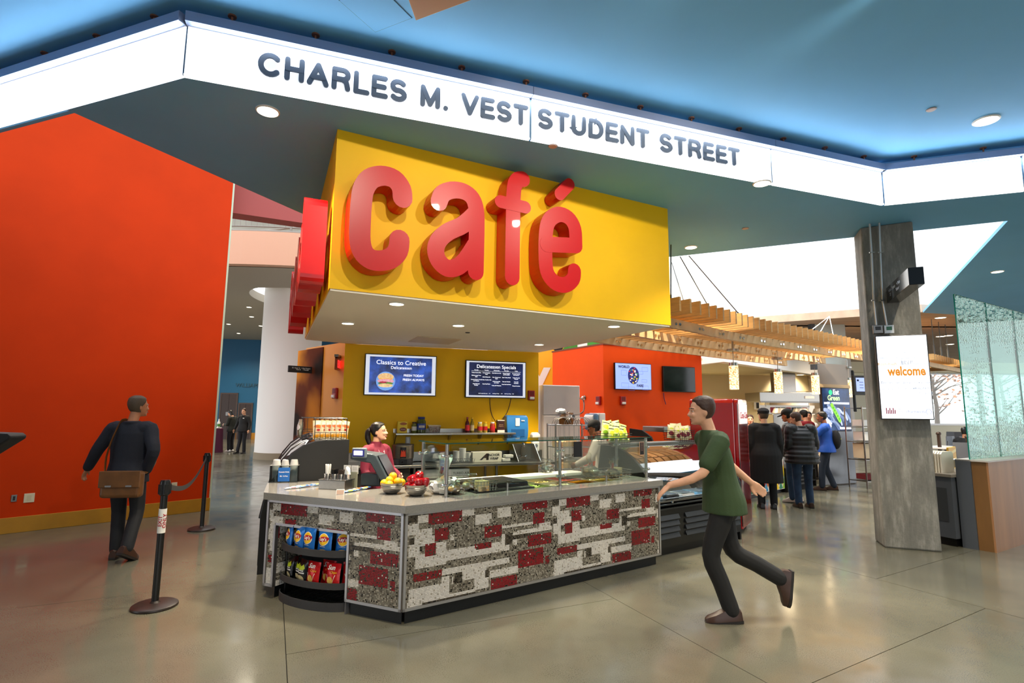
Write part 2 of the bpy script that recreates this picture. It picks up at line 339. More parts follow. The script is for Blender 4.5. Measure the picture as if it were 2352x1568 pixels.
ob('wall_kitchen', B().box(4.2, 8.95, 19.4, 19.6, 0, 3.1).box(8.95, 10.6, 19.4, 19.6, 2.45, 3.1), BEIGE, kind='structure')
ob('wall_kitchen_side', B().box(10.55, 10.75, 18.3, 22.5, 0, 4.2), mat('taupe_wall', '9f948a', .6), kind='structure')
ob('ceiling_kitchen', B().pxy([(4.2, 15.0), (5.2, 13.6), (10.6, 18.6), (10.6, 23), (4.2, 23)], 3.0, 3.06), mat('kitchen_ceiling', 'cfc29f', .7), kind='structure')
ob('wall_kitchen_left', B().box(4.0, 4.2, 14, 23, 0, 3.1), BEIGE, kind='structure')
ob('wall_kitchen_back', B().box(8.5, 14, 22.4, 22.6, 0, 4.2), WHITE, kind='structure')
# orange kiosk block
kb = B().pxy([(.9, 12), (1.768, 10.5), (3.981, 11.4), (3.3, 13.2)], 0, 2.955)
ob('wall_kiosk', kb, mat('orange_paint_kiosk', 'f4510f', .5, spec=.15, var=.03, vs=2), kind='structure')
ob('trim_2', B().pxy([(.88, 12.02), (1.768, 10.48), (4.0, 11.39), (3.31, 13.22)], 2.955, 2.985), mat('brown_cap', '7a3a1a', .5), kind='structure')
ob('wall_mural', B().box(-.6, 2.4, 13.4, 13.55, 0, 4), mat('mural_yellow', 'f5b316', .5), kind='structure')
mu = thing('mural_lettering', 'huge white lower case letters painted on the yellow wall behind the orange block', 'wall lettering', (.8, 13.38, 2))
text('letters', 'oy', 1.05, WHITEP, mu, Matrix.Translation((-.41, 0, .23)) @ bas((0, 0, 0), (1, 0, 0), (0, 0, 1)), off=.03)
lf = thing('green_wall_graphic', 'green leaf shaped panel showing above the orange block', 'wall graphic', (2.2, 12.4, 3.05))
ob('leaf', B().ribbon([(-.95, -.02), (-.5, .1), (0, .17), (.5, .14), (.8, .0)], .1, (0, .02, 0), bas((0, 0, 0), (1, 0, 0), (0, 0, 1))), mat('leaf_green', '3f8f2c', .6), lf)
ob('dot', B().disc((-1.15, -.02, .1), (.13, 0, 0), (0, 0, .13), (0, .02, 0)), MATTE, lf)
# cafeteria windows at the far right
wf = mat('window_aluminium', 'c9c6c4', .4, .4); wy = 27.0
ww = B().box(10, 40, wy, wy+.3, 0, 1.15).box(10, 40, wy, wy+.3, 3.75, 4.2).box(10, 19.4, wy, wy+.3, 1.15, 3.75)
ob('wall_windows', ww, mat('cream_wall', 'e8e2c8', .6), kind='structure')
for k, (xa, xb) in enumerate(((19.4, 20.3), (20.3, 23.2), (23.2, 24.0), (24.0, 26.4), (26.4, 29.5))):
    w = thing('window_%d' % (k+1), None, None, (xa, wy, 1.15), kind='structure'); L_ = xb-xa
    ob('window_frame', B().box(0, .09, -.03, .1, 0, 2.6).box(L_-.09, L_, -.03, .1, 0, 2.6).box(.09, L_-.09, -.03, .1, 0, .09).box(.09, L_-.09, -.03, .1, 2.5, 2.6), wf, w)
    ob('window_pane', B().box(.09, L_-.09, .03, .045, .09, 2.5), GLASS, w)
ob('trim_3', B().box(10, 29, wy-.5, wy, 3.7, 4.2), mat('cream_beam', 'efe3c0', .6), kind='structure')
ob('ground_outside', B().box(8, 60, 27.5, 70, -.3, -.05), mat('pale_paving_outside', 'c8c4b8', .9), kind='structure')
# concrete column, slightly irregular
def col_mat():
    M = mat('board_marked_concrete', '6f6a60', .85, bump=.25, bs=40); nt = M.node_tree; N = nt.nodes; L = nt.links; p = N['Principled BSDF']
    tc = N.new('ShaderNodeTexCoord'); mp = N.new('ShaderNodeMapping'); mp.inputs['Scale'].default_value = (4.5, 4.5, 1.0); L.new(tc.outputs['Object'], mp.inputs[0])
    n = N.new('ShaderNodeTexNoise'); n.inputs['Scale'].default_value = 1.6; n.inputs['Detail'].default_value = 8; n.inputs['Roughness'].default_value = .74; L.new(mp.outputs[0], n.inputs[0])
    r = N.new('ShaderNodeValToRGB'); L.new(n.outputs[0], r.inputs[0]); e = r.color_ramp.elements
    e[0].position = .25; e[0].color = (*hx('5f5f5a'), 1); e[1].position = .78; e[1].color = (*hx('b2b0a8'), 1); k = r.color_ramp.elements.new(.5); k.color = (*hx('7b7a74'), 1)
    L.new(r.outputs[0], p.inputs['Base Color']); return M
cA, cB, cC_ = V((4.834, 7.491)), V((4.688, 7.089)), V((5.243, 6.873))
tA, tB, tC = V((4.90, 7.57)), V((4.75, 7.18)), V((5.26, 6.90))
tD, cD = tC+V((.17, .46)), cC_+V((.17, .46))
colb = B(); R = [[V((*q, z)) for q in ps] for ps, z in (((cA, cB, cC_, cD), 0), ((tA, tB, tC, tD), SZ))]
colb.rings(R); ob('column', colb, col_mat(), bev=.02, kind='structure')
# =================== LIGHT FASCIA WITH LETTERING ===================
PANEL = mat('fascia_acrylic', 'f4f8ff', .35, e=.6)
fa = thing('light_fascia', 'long folded white glowing fascia under the blue ceiling with dark metal street name letters', 'illuminated sign', (P1[0], P1[1], SZ)); fi = inv(fa)
CHAN = mat('fascia_channel', '7f8aa6', .5, .2); POSTM = mat('copper_bracket', '8a5a48', .5, .4); EDGE = mat('fascia_light_edge', 'ffffff', .4, e=1.6)
def fseg(a, b, joints):
    a, b = V(a), V(b); d = (b-a).normalized(); n = V((-d.y, d.x)); L_ = (b-a).length; w = lambda s, off: a+d*s+n*off
    js = [0]+joints+[L_]
    for s0, s1 in zip(js[:-1], js[1:]):
        ob('panel', B(fi).pxy([w(s0+.012, 0), w(s1-.012, 0), w(s1-.012, .02), w(s0+.012, .02)], SZ+.012, SZ+.41), PANEL, fa)
        ob('lower_edge', B(fi).pxy([w(s0+.01, -.006), w(s1-.01, -.006), w(s1-.01, .03), w(s0+.01, .03)], SZ-.002, SZ+.012), EDGE, fa)
        ob('channel', B(fi).pxy([w(s0+.002, -.07), w(s1-.002, -.07), w(s1-.002, .05), w(s0+.002, .05)], SZ+.41, SZ+.49), CHAN, fa)
    ob('joint', B(fi).pxy([w(0, .012), w(L_, .012), w(L_, .026), w(0, .026)], SZ+.005, SZ+.405), mat('joint_blue_grey', '35556e', .6), fa)
    k = max(2, int(L_/.62)); st = L_/k
    for i in range(k):
        p = w(st*(i+.5), -.02); q = B(fi).cyl((p.x, p.y, SZ+.49), (p.x, p.y, UZ), .009, n=8).cyl((p.x, p.y, UZ-.012), (p.x, p.y, UZ), .032, n=12)
        ob('bracket_post', q, POSTM, fa)
    m = w(L_/2, -.045); ang = math.atan2(d.y, d.x)
    for z_, up, pw in ((SZ+.405, 0, 9),):
        l = bpy.data.lights.new('fascia_led_strip', 'AREA'); l.shape = 'RECTANGLE'; l.size = L_-.1; l.size_y = .03; l.energy = pw*L_; l.color = (.86, .93, 1)
        o = bpy.data.objects.new('fascia_led_strip', l); COL.objects.link(o); o.location = (m.x-(n.x*.05 if up else .0), m.y-(n.y*.05 if up else 0), z_)
        o.rotation_euler = Matrix.Rotation(ang, 3, 'Z').to_euler() if not up else (Matrix.Rotation(ang, 3, 'Z') @ Matrix.Rotation(math.pi-math.radians(12), 3, 'X')).to_euler()
    l = bpy.data.lights.new('fascia_glow', 'AREA'); l.shape = 'RECTANGLE'; l.size = L_-.06; l.size_y = .12; l.energy = 2.7*L_; l.color = (.86, .94, 1)
    o = bpy.data.objects.new('fascia_glow', l); COL.objects.link(o); p = w(L_/2, -.004); o.location = (p.x, p.y, SZ+.335); o.rotation_euler = V((-n.x, -n.y, 0)).to_track_quat('-Z', 'Y').to_euler()
    return a, d, n
fseg(PL, P1, [2.104]); fo, fd, fn = fseg(P1, P2, [2.859, 5.748]); fseg(P2, PR, [1.37])
arc = lambda cx, cy, rx, ry, a0, a1, n=12: [(cx+rx*math.cos(math.radians(a0+(a1-a0)*i/n)), cy+ry*math.sin(math.radians(a0+(a1-a0)*i/n))) for i in range(n+1)]
GL = {  # centre lines of the round-ended capitals, cap height 1 (from .1 to .9), width
 'C': (.84, [arc(.44, .5, .35, .4, 45, 315, 18)]), 'H': (.74, [[(.1, .1), (.1, .9)], [(.64, .1), (.64, .9)], [(.1, .5), (.64, .5)]]),
 'A': (.8, [[(.08, .1), (.4, .9), (.72, .1)], [(.2, .36), (.6, .36)]]),
 'R': (.74, [[(.1, .1), (.1, .9), (.42, .9)]+arc(.44, .69, .2, .21, 90, -90, 8)+[(.1, .48)], [(.42, .48), (.56, .4), (.6, .28), (.64, .1)]]),
 'L': (.6, [[(.1, .9), (.1, .1), (.55, .1)]]), 'E': (.64, [[(.56, .9), (.1, .9), (.1, .1), (.58, .1)], [(.1, .5), (.52, .5)]]),
 'S': (.7, [arc(.35, .69, .25, .21, 35, 270, 12)[:-1]+arc(.35, .3, .26, .2, 90, -145, 12)]),
 'M': (.86, [[(.1, .1), (.1, .9), (.43, .15), (.76, .9), (.76, .1)]]), '.': (.26, [[(.13, .1), (.132, .1)]]),
 'V': (.74, [[(.06, .9), (.37, .1), (.68, .9)]]), 'T': (.66, [[(.06, .9), (.6, .9)], [(.33, .9), (.33, .1)]]),
 'U': (.72, [[(.1, .9), (.1, .36)]+arc(.36, .36, .26, .26, 180, 360, 10)+[(.62, .9)]]),
 'D': (.74, [[(.1, .1), (.1, .9), (.34, .9)]+arc(.34, .5, .32, .4, 90, -90, 12)+[(.1, .1)]]), 'N': (.74, [[(.1, .1), (.1, .9), (.64, .1), (.64, .9)]])}
def pieces(st):
    """cut strokes at sharp corners so that every corner is round"""
    out = []
    for s in st:
        cur = [s[0]]
        for k in range(1, len(s)):
            cur.append(s[k])
            if k < len(s)-1:
                a, b = V(s[k])-V(s[k-1]), V(s[k+1])-V(s[k])
                if a.length > 1e-6 and b.length > 1e-6 and a.angle(b) > .6: out.append(cur); cur = [s[k]]
        out.append(cur)
    return out
LETM = mat('letter_metal', '3f4958', .4, .45)
def capline(txt, s0, s1, zb, h):
    adv = sum((GL[c][0] if c != ' ' else .34)+.13 for c in txt)-.13; k = (s1-s0)/adv; x = s0
    for c in txt:
        if c == ' ': x += (.34+.13)*k; continue
        w_, st = GL[c]; q = B(fi)
        M = bas((0, 0, 0), (fd.x, fd.y, 0), (0, 0, 1)); p = fo+fd*x-fn*.022; M.translation = V((p.x, p.y, zb))
        for i, s in enumerate(pieces(st)): M.translation = V((p.x-fn.x*.0006*i, p.y-fn.y*.0006*i, zb)); q.ribbon([(a*k, b*h) for a, b in s], .021, (fn.x*.014, fn.y*.014, 0), M)
        ob('letter', q, LETM, fa); x += (w_+.13)*k
capline('CHARLES M. VEST', .52, 2.82, SZ+.115, .2); capline('STUDENT STREET', 2.925, 5.285, SZ+.123, .2)
# =================== CAFE SIGN ===================
sx = (FR_-FL_).normalized(); sn = V((sx.y, -sx.x)); DP = .21
sa, sb = FL_+sn*DP, FR_+sn*DP
def tr(pts):
    out = []
    for x, y in pts:
        p = VP(680+x/2.6133, 290+y/2.6133, sa, sb); out.append(((p.to_2d()-sa).dot(sx), p.z))
    return out
def smooth(P, n=4):
    out = []
    for i in range(len(P)-1):
        p0, p1, p2, p3 = (V(P[max(i-1, 0)]), V(P[i]), V(P[i+1]), V(P[min(i+2, len(P)-1)]))
        for k in range(n):
            t = k/n; out.append(tuple(.5*((2*p1)+(p2-p0)*t+(2*p0-5*p1+4*p2-p3)*t*t+(3*p1-p0-3*p2+p3)*t**3)))
    return out+[tuple(P[-1])]
CAFE = [('c', .092, [smooth([(640, 430), (632, 370), (590, 316), (520, 296), (450, 314), (408, 370), (393, 450), (386, 560), (384, 680), (404, 755), (450, 797), (510, 806), (570, 790), (612, 745), (622, 680)])]),
        ('a', .083, [smooth([(858, 455), (880, 405), (940, 382), (1010, 392), (1060, 432), (1082, 500), (1085, 600), (1082, 750), (1079, 872)]),
                     smooth([(1076, 525), (1000, 592), (915, 632), (858, 682), (838, 742), (855, 805), (905, 850), (965, 845), (1018, 800), (1070, 720)])]),
        ('f', .082, [smooth([(1298, 905), (1302, 600), (1308, 385), (1328, 325), (1362, 316)]), [(1228, 452), (1376, 486)]]),
        ('e', .083, [smooth([(1672, 868), (1664, 915), (1620, 950), (1560, 940), (1512, 885), (1498, 800), (1500, 640), (1522, 562), (1578, 528), (1638, 550), (1674, 612), (1680, 706)]), [(1680, 716), (1505, 708)], [(1582, 408), (1640, 348)]])]
cs = thing('cafe_sign', 'huge red three dimensional lower case letters on the yellow box, facing the concourse', 'sign', (*(FL_+sx*1.3), 2.87)); ci = inv(cs)
Mf = bas((sa.x, sa.y, 0), (sx.x, sx.y, 0), (0, 0, 1)); LB = []
for nm, hw, st in CAFE:
    q = B(ci); UV_ = [tr(s) for s in st]; LB.append((hw, UV_))
    for i, s in enumerate(UV_):
        Mf.translation = V((sa.x+sn.x*.0025*i, sa.y+sn.y*.0025*i, 0))
        q.ribbon(s, hw*(.8 if (nm, i) in (('f', 1), ('e', 2)) else 1), (-sn.x*(DP-.01), -sn.y*(DP-.01), 0), Mf)
    ob('letter', q, RED, cs)
c2 = thing('cafe_side_sign', 'row of red solid letters on the left side of the yellow box, seen edge on', 'sign', (*(FL_.lerp(BL_, .5)), 2.8)); ci2 = inv(c2)
dx_ = (FL_-BL_).normalized(); dn = V((dx_.y, -dx_.x)); o2 = BL_+dn*.24; M2 = bas((o2.x, o2.y, 0), (dx_.x, dx_.y, 0), (0, 0, 1))
def box_stroke(q, pts, hw):
    for a, b in zip(pts[:-1], pts[1:]):
        q.ribbon([a, b], hw, (-dn.x*.2, -dn.y*.2, 0), M2)
LO = lambda u: [smooth([(u+.1, 2.95), (u+.1, 3.2), (u+.28, 3.36), (u+.46, 3.2), (u+.46, 2.95), (u+.28, 2.82), (u+.1, 2.95)], 3)]
for u, st in ((.05, [[(.25, 2.82), (.25, 3.45), (.4, 3.52)], [(.1, 3.25), (.42, 3.25)]]), (.75, LO(.75)), (1.55, LO(1.55)), (2.35, LO(2.35)), (3.0, [[(3.52, 2.84), (3.52, 3.47)]]+[smooth([(3.42, 2.9), (3.2, 2.84), (3.08, 3.0), (3.08, 3.15), (3.2, 3.3), (3.42, 3.25)], 3)])):
    q = B(ci2)
    for s in st: q.ribbon(s, .085, (-dn.x*.2, -dn.y*.2, 0), M2)
    ob('letter', q, RED, c2)
# =================== CEILING FITTINGS ===================
TRIMW = mat('lamp_trim', 'e8e4dc', .4)
def downlight(p, z, r, label, power, group=None, aim=None, cool=False, ang=105):
    t = thing('downlight', label, 'ceiling light', (p[0], p[1], z), 0, group)
    ob('trim_ring', B().lathe([(r, 0), (r*1.13, 0), (r*1.13, -.008), (r, -.014), (r*.96, -.006), (r*.96, 0)], n=28), TRIMW, t, smooth=True)
    ob('lens', B().lathe([(r*.95, -.001), (r*.95, -.006)], n=28), LAMPC if cool else LAMP, t)
    if power: spot('downlight_beam', (p[0], p[1], z-.03), (p[0], p[1], 0), power, WARM if not cool else (.95, .97, 1), ang, .6, .07)
    return t
for px, lab in (((615, 254), 'round downlight in the blue soffit left of the yellow box'), ((1750, 420), 'round downlight in the blue soffit just under the glowing fascia'),
                ((1587, 567), 'round downlight in the blue soffit right of the yellow box'), ((2291, 623), 'small round downlight in the blue soffit above the glass screen')):
    downlight(Z(*px, SZ), SZ, .085, lab, 150)
p = Z(2265, 276, UZ); downlight(p, UZ, .105, 'large round downlight in the upper blue ceiling right of the fascia', 150)
for px, lab in (((911, 696), 'downlight under the yellow box nearest its front edge'), ((799, 741), 'downlight under the yellow box at its left end'), ((1053, 746), 'downlight in the middle of the underside of the yellow box'),
                ((1238, 790), 'downlight under the yellow box beside the yellow wall'), ((1410, 748), 'downlight under the yellow box at its right end')):
    downlight(Z(*px, BZ-.012), BZ-.012, .07, lab, 130, 'downlights under the yellow box')
for k, px in enumerate(((572, 705), (578, 727), (525, 744), (599, 748), (548, 765))):
    downlight(Z(*px, 5.62), 5.62, .09, ['uppermost', 'second', 'leftmost', 'rightmost', 'lowest'][k]+' small hall downlight left of the round white column', 260, 'hall ceiling downlights', ang=140)
for k, px in enumerate(((2160, 729), (2178, 770), (2182, 790), (2160, 772))):
    downlight(Z(*px, 4.2), 4.2, .12, ['nearest', 'second', 'third', 'fourth'][k]+' downlight in the tan ceiling beside the concrete column', 0, 'cafeteria ceiling downlights')
p = Z(1838, 860, 3.0); downlight(p, 3.0, .12, 'round downlight in the kitchen ceiling behind the pendants', 0)
spot('kitchen_wash', (9.75, 18.75, 2.95), (9.75, 19.5, 2.3), 110, WARM, 100); spot('kitchen_light', (6.2, 17.3, 2.95), (6.2, 17.4, 0), 380, WARM, 150); spot('kitchen_light', (9.4, 19.8, 2.95), (9.4, 19.8, 0), 380, WARM, 150)
spot('serving_hall_light', (7.2, 11.2, 4.1), (6.4, 11.6, 0), 260, WARM, 120); spot('serving_hall_light', (4.6, 12.6, 2.95), (4.6, 12.6, 0), 120, WARM, 140); spot('cafeteria_light', (11, 15.5, 4.15), (11, 15.5, 0), 260, WARM, 150)
for px, z, lab in (((1270, 335), SZ, 'pinkish sprinkler cover in the blue soffit under the fascia'), ((1712, 524), SZ, 'pale sprinkler cover in the blue soffit near the white court'), ((2139, 251), UZ, 'grey sprinkler cover in the upper blue ceiling'), ((1074, 763), BZ-.012, 'tiny dark sensor under the yellow box')):
    p = Z(*px, z); r = .042 if 'tiny' not in lab else .03
    t = thing('ceiling_disc', lab, 'sprinkler cover', (p.x, p.y, z))
    ob('plate', B().lathe([(r, 0), (r, -.006), (r*.9, -.01)], n=20), DGREY if 'tiny' in lab else mat('cover_pink', 'cdb3ac', .5), t); ob('rim', B().lathe([(r*1.1, 0), (r*1.1, -.003)], n=20), DSTEEL, t)
q = [Z(x, y, UZ) for x, y in ((780, 0), (862, 72), (945, 40), (905, -40))]; q[3] = q[0]+q[2]-q[1]
hatch = thing('access_hatch', 'flush square access hatch in the upper blue ceiling', 'hatch', (q[1].x, q[1].y, UZ)); hi_ = inv(hatch)
ob('door', B(hi_).prism(q, (0, 0, -.006)), BLUEC, hatch); m_ = sum(q, V())/4
ob('frame', B(hi_).prism([m_+(k-m_)*1.03 for k in q], (0, 0, -.003)), mat('hatch_line', '1d4a66', .6), hatch)
q = [Z(x, y, UZ-.12) for x, y in ((938, 0), (955, 48), (1085, 0))]; q = [q[1], q[2]+(q[2]-q[1])*.8, q[0]+(q[2]-q[1])*1.8+(q[0]-q[1])*6, q[0]+(q[0]-q[1])*6]
ob('ceiling_beam', B().prism(q, (0, 0, .12)), mat('tan_panel', 'b5885c', .6), kind='structure', bev=.006)
q = [Z(x, y, BZ-.013) for x, y in ((938, 784), (962, 771), (1060, 779), (1030, 790))]
ob('vent_panel', B().prism(q, (0, 0, -.008)), mat('vent_panel_cream', 'd9c6ab', .7), label='flat square panel under the yellow box near the yellow wall', cat='panel')
# =================== COUNTER ===================
CA, CB = V((-.839, 4.455)), V((1.66, 6.25)); EX = (CB-CA).normalized(); EY = V((-EX.y, EX.x)); ANG = math.atan2(EX.y, EX.x); LEN = (CB-CA).length
C2 = V((-2.2, 5.09)); E2 = (CA-C2).normalized(); N2 = V((-E2.y, E2.x)); LEN2 = (CA-C2).length; ANG2 = math.atan2(E2.y, E2.x)
def cf(s, d, z=0): q = CA+EX*s+EY*d; return V((q.x, q.y, z))
def cpx(x, y, z=.9):   # photo pixel on the counter plane -> counter coordinates
    q = Z(x, y, z).to_2d()-CA; return q.dot(EX), q.dot(EY)
random.seed(11); rng = np.random.default_rng(5)
PIT = .0121; NR = 61
WHT = [(218,300,308,355),(130,375,222,455),(190,425,328,545),(328,470,358,530),(485,460,520,510),(590,250,690,300),(890,240,995,310),(700,300,815,365),(800,290,840,330),(130,555,240,600),(130,600,230,640),(365,525,450,640),(190,640,450,715),(450,592,985,588),(925,455,948,550),(920,388,1185,374),(1020,440,1050,545),(1050,430,1410,415),(180,795,990,698),(590,775,790,815),(820,775,1060,785),(130,935,480,960),(415,825,480,920),(690,830,815,900),(125,1035,700,985),(1240,370,1330,420),(505,812,512,878)]
REDS = [(310,275,590,345),(360,410,480,505),(275,545,365,635),(775,400,920,470),(700,548,830,570),(1140,475,1340,530),(1060,605,1270,705),(180,797,415,815),(1100,195,1310,240),(1185,280,1280,360),(830,845,1050,900),(1290,640,1325,700)]
DRK = [(135,305,212,360),(135,495,185,550),(232,560,250,600),(950,455,1010,545),(785,758,815,820),(525,790,585,870),(1000,470,1160,482),(250,1045,700,1035)]
def prect(r):
    a = VP(900+r[0]/3.675, 1100+r[1]/3.675, CA, CB); b = VP(900+r[2]/3.675, 1100+r[3]/3.675, CA, CB)
    s = [(k.to_2d()-CA).dot(EX)-.03 for k in (a, b)]; zz = [(.838-k.z)/PIT for k in (a, b)]
    return s[0]/PIT, s[1]/PIT, min(zz), max(zz)
PW = [prect(r) for r in WHT]; PR_ = [prect(r) for r in REDS]; PD = [prect(r) for r in DRK]; PER = 123
TC = {k: np.array(hx(v)) for k, v in dict(w='e6e2dc', g='8b8679', d='4a4338', r='8e1a24', b='1d1a18', c='b3ac9d', m='6b6459').items()}
def tilecol(i, j):
    u = i % PER; k = 'g'; x = rng.random()
    for r in PW:
        if r[0] <= u < r[1] and r[2] <= j < max(r[3], r[2]+1): k = 'w'
    for r in PD:
        if r[0] <= u < r[1] and r[2] <= j < max(r[3], r[2]+1): k = 'd'
    for r in PR_:
        if r[0] <= u < r[1] and r[2] <= j < max(r[3], r[2]+1): k = 'r'
    if k == 'g': k = 'b' if x < .07 else ('m' if x < .3 else ('c' if x < .5 else 'g'))
    elif k == 'w': k = 'c' if x < .07 else 'w'
    elif k == 'r': k = 'd' if x < .13 else ('b' if x < .16 else ('w' if x < .18 else 'r'))
    elif k == 'd': k = 'm' if x < .25 else ('b' if x < .4 else 'd')
    return TC[k]*(.88+.24*rng.random())
def mosaic(name, parent, o, ex, length, skip=None, off=0, z0=.838, rows=NR):
    """small glass tiles standing proud of the grout, one mesh"""
    n = V((ex.y, -ex.x)); nc = int(length/PIT); vs = []; fs = []; col = []
    for i in range(nc):
        for j in range(rows):
            if skip and skip((i+.5)*PIT, z0-(j+.5)*PIT): continue
            a = o+ex*(i*PIT+.0009); b = o+ex*((i+1)*PIT-.0009); zt = z0-j*PIT-.0009; zb = z0-(j+1)*PIT+.0009; k = len(vs); h = n*(.003+.0012*rng.random()); e = ex*.0012
            vs += [(a.x, a.y, zb), (b.x, b.y, zb), (b.x, b.y, zt), (a.x, a.y, zt), (a.x+h.x+e.x, a.y+h.y+e.y, zb+.0012), (b.x+h.x-e.x, b.y+h.y-e.y, zb+.0012), (b.x+h.x-e.x, b.y+h.y-e.y, zt-.0012), (a.x+h.x+e.x, a.y+h.y+e.y, zt-.0012)]
            fs += [(k+4, k+5, k+6, k+7), (k, k+1, k+5, k+4), (k+1, k+2, k+6, k+5), (k+2, k+3, k+7, k+6), (k+3, k, k+4, k+7)]
            col += [(*tilecol(i+off, j), 1)]*8
    me = bpy.data.meshes.new(name); iv = inv(parent); me.from_pydata([tuple(iv @ V(p)) for p in vs], [], fs)
    at = me.color_attributes.new('tile', 'FLOAT_COLOR', 'POINT'); at.data.foreach_set('color', np.array(col, dtype=np.float32).ravel())
    return ob(name, me, mat('mosaic_tile', 'ffffff', .14, attr='tile', spec=.6), parent, kind='stuff')
GROUT = mat('grey_grout', '6e675c', .9); FRM = mat('aluminium_trim', 'c2c1c4', .35, .9)
cab = thing('counter_cabinet', 'angled service counter front clad in grey, white and red mosaic tiles', 'counter', (CA.x, CA.y, 0)); k_ = inv(cab)
u0, u1, oz0, oz1 = LEN2-1.385, LEN2-.565, .10, .628     # snack opening in the left face
w2 = lambda u, d: C2+E2*u+N2*d
w1_ = lambda s, d: CA+EX*s+EY*d
ob('front_panel', B(k_).pxy([w1_(0, .002), w1_(LEN, .002), w1_(LEN, .05), w1_(.03, .05)], .10, .844), GROUT, cab)
lp = B(k_).pxy([w2(0, .002), w2(u0, .002), w2(u0, .05), w2(0, .05)], .10, .844).pxy([w2(u1, .002), w2(LEN2, .002), w2(LEN2-.02, .05), w2(u1, .05)], .10, .844).pxy([w2(u0, .002), w2(u1, .002), w2(u1, .05), w2(u0, .05)], oz1, .844)
ob('side_panel', lp, GROUT, cab)
mosaic('front_tiles', cab, CA+EX*.03, EX, LEN-.06); mosaic('side_tiles', cab, C2+E2*.03, E2, LEN2-.06, lambda u, z: u0-.05 < u < u1-.01 and z < oz1+.02, 4)
# reveal of the opening, tiled too
nv = B(k_).pxy([w2(u0-.012, 0), w2(u0, 0), w2(u0, .45), w2(u0-.012, .45)], .1, oz1+.01).pxy([w2(u1, 0), w2(u1+.012, 0), w2(u1+.012, .45), w2(u1, .45)], .0, oz1+.01).pxy([w2(u0, 0), w2(u1, 0), w2(u1, .45), w2(u0, .45)], oz1, oz1+.012).pxy([w2(u0, .45), w2(u1, .45), w2(u1, .46), w2(u0, .46)], 0, oz1)
ob('niche', nv, GREYM, cab)
mosaic('reveal_tiles', cab, w2(u0, .03), N2, .30, None, 40, oz1-.01, 43)
def frame(pts, w_, t_, fn_):
    """aluminium edge strips: pts in panel coordinates (s,z)"""
    for (a, b) in zip(pts, pts[1:]+pts[:1]):
        dv = (V(b)-V(a)).normalized(); nn = V((-dv.y, dv.x))*w_
        P = [V(a), V(b), V(b)+nn, V(a)+nn]
        ob('edge_strip', B(k_).prism([(*fn_(q.x, -t_), q.y) for q in P], (*(fn_(0, .004)-fn_(0, -t_)), 0)), FRM, cab)
frame([(.005, .1), (LEN, .1), (LEN, .845), (.005, .845)], .022, .008, w1_)
frame([(0, .1), (u0, .1), (u0, oz1), (u1, oz1), (u1, .1), (LEN2-.005, .1), (LEN2-.005, .845), (0, .845)], .022, .008, w2)
ob('kick', B(k_).pxy([w1_(.04, .03), w1_(LEN-.05, .03), w1_(LEN-.05, .1), w1_(.1, .1)], 0, .1).pxy([w2(u1+.03, .03), w2(LEN2-.02, .03), w2(LEN2-.1, .1), w2(u1+.03, .1)], 0, .1).pxy([w2(.1, .04), w2(u0-.02, .04), w2(u0-.02, .4), w2(.1, .4)], 0, .1), mat('black_kick', '0c1014', .4), cab)
ob('carcass', B(k_).pxy([w1_(.6, .06), w1_(LEN-.01, .06), w1_(LEN-.01, .85), w1_(1.2, .85)], .1, .62).pxy([w1_(LEN-.012, .0), w1_(LEN, .0), w1_(LEN, .85), w1_(LEN-.012, .85)], .1, .844).pxy([w2(u1+.05, .05), w2(LEN2-.05, .05), w2(LEN2+.05, .6), w2(u1+.05, .6)], .1, .84), DGREY, cab)
# worktop with the cold well cut out
TOPM = mat('speckled_quartz', '86847f', .14, var=.25, vs=260, spec=.6, detail=2)
TZ0, TZ1 = .845, .905
tA_ = w1_(0, 0)-EY*.03-EX*.012; pan = V((-2.55, 5.74)); pe = EX
W0_, W1_, WD0, WD1 = .80, 2.72, .215, .80
top = B()
fr_ = lambda s, d: (lambda q: (q.x, q.y))(w1_(s, d))
A0 = fr_(-.01, -.03)
top.pxy([A0, fr_(LEN+.03, -.03), fr_(LEN+.03, WD0), fr_(.155, WD0)], TZ0, TZ1)
top.pxy([fr_(W1_, WD0), fr_(LEN+.03, WD0), fr_(LEN+.03, WD1+.2), fr_(W1_, WD1+.2)], TZ0, TZ1)
top.pxy([fr_(W0_, WD1), fr_(W1_, WD1), fr_(W1_, WD1+.2), fr_(W0_, WD1+.2)], TZ0, TZ1)
top.pxy([fr_(.155, WD0), fr_(W0_, WD0), fr_(W0_, WD1+.2), fr_(.02, WD1+.2)], TZ0, TZ1)
cL0 = w2(-.03, -.03); cL1 = V((-2.50, 5.74)); cL2 = V((-1.80, 6.02))
top.pxy([tuple(cL0), A0, fr_(.155, WD0), fr_(.02, WD1+.2), tuple(cL2), tuple(cL1)], TZ0, TZ1)
tt = ob('worktop', top, TOPM, label='grey speckled stone worktop running over the mosaic counter', cat='worktop')
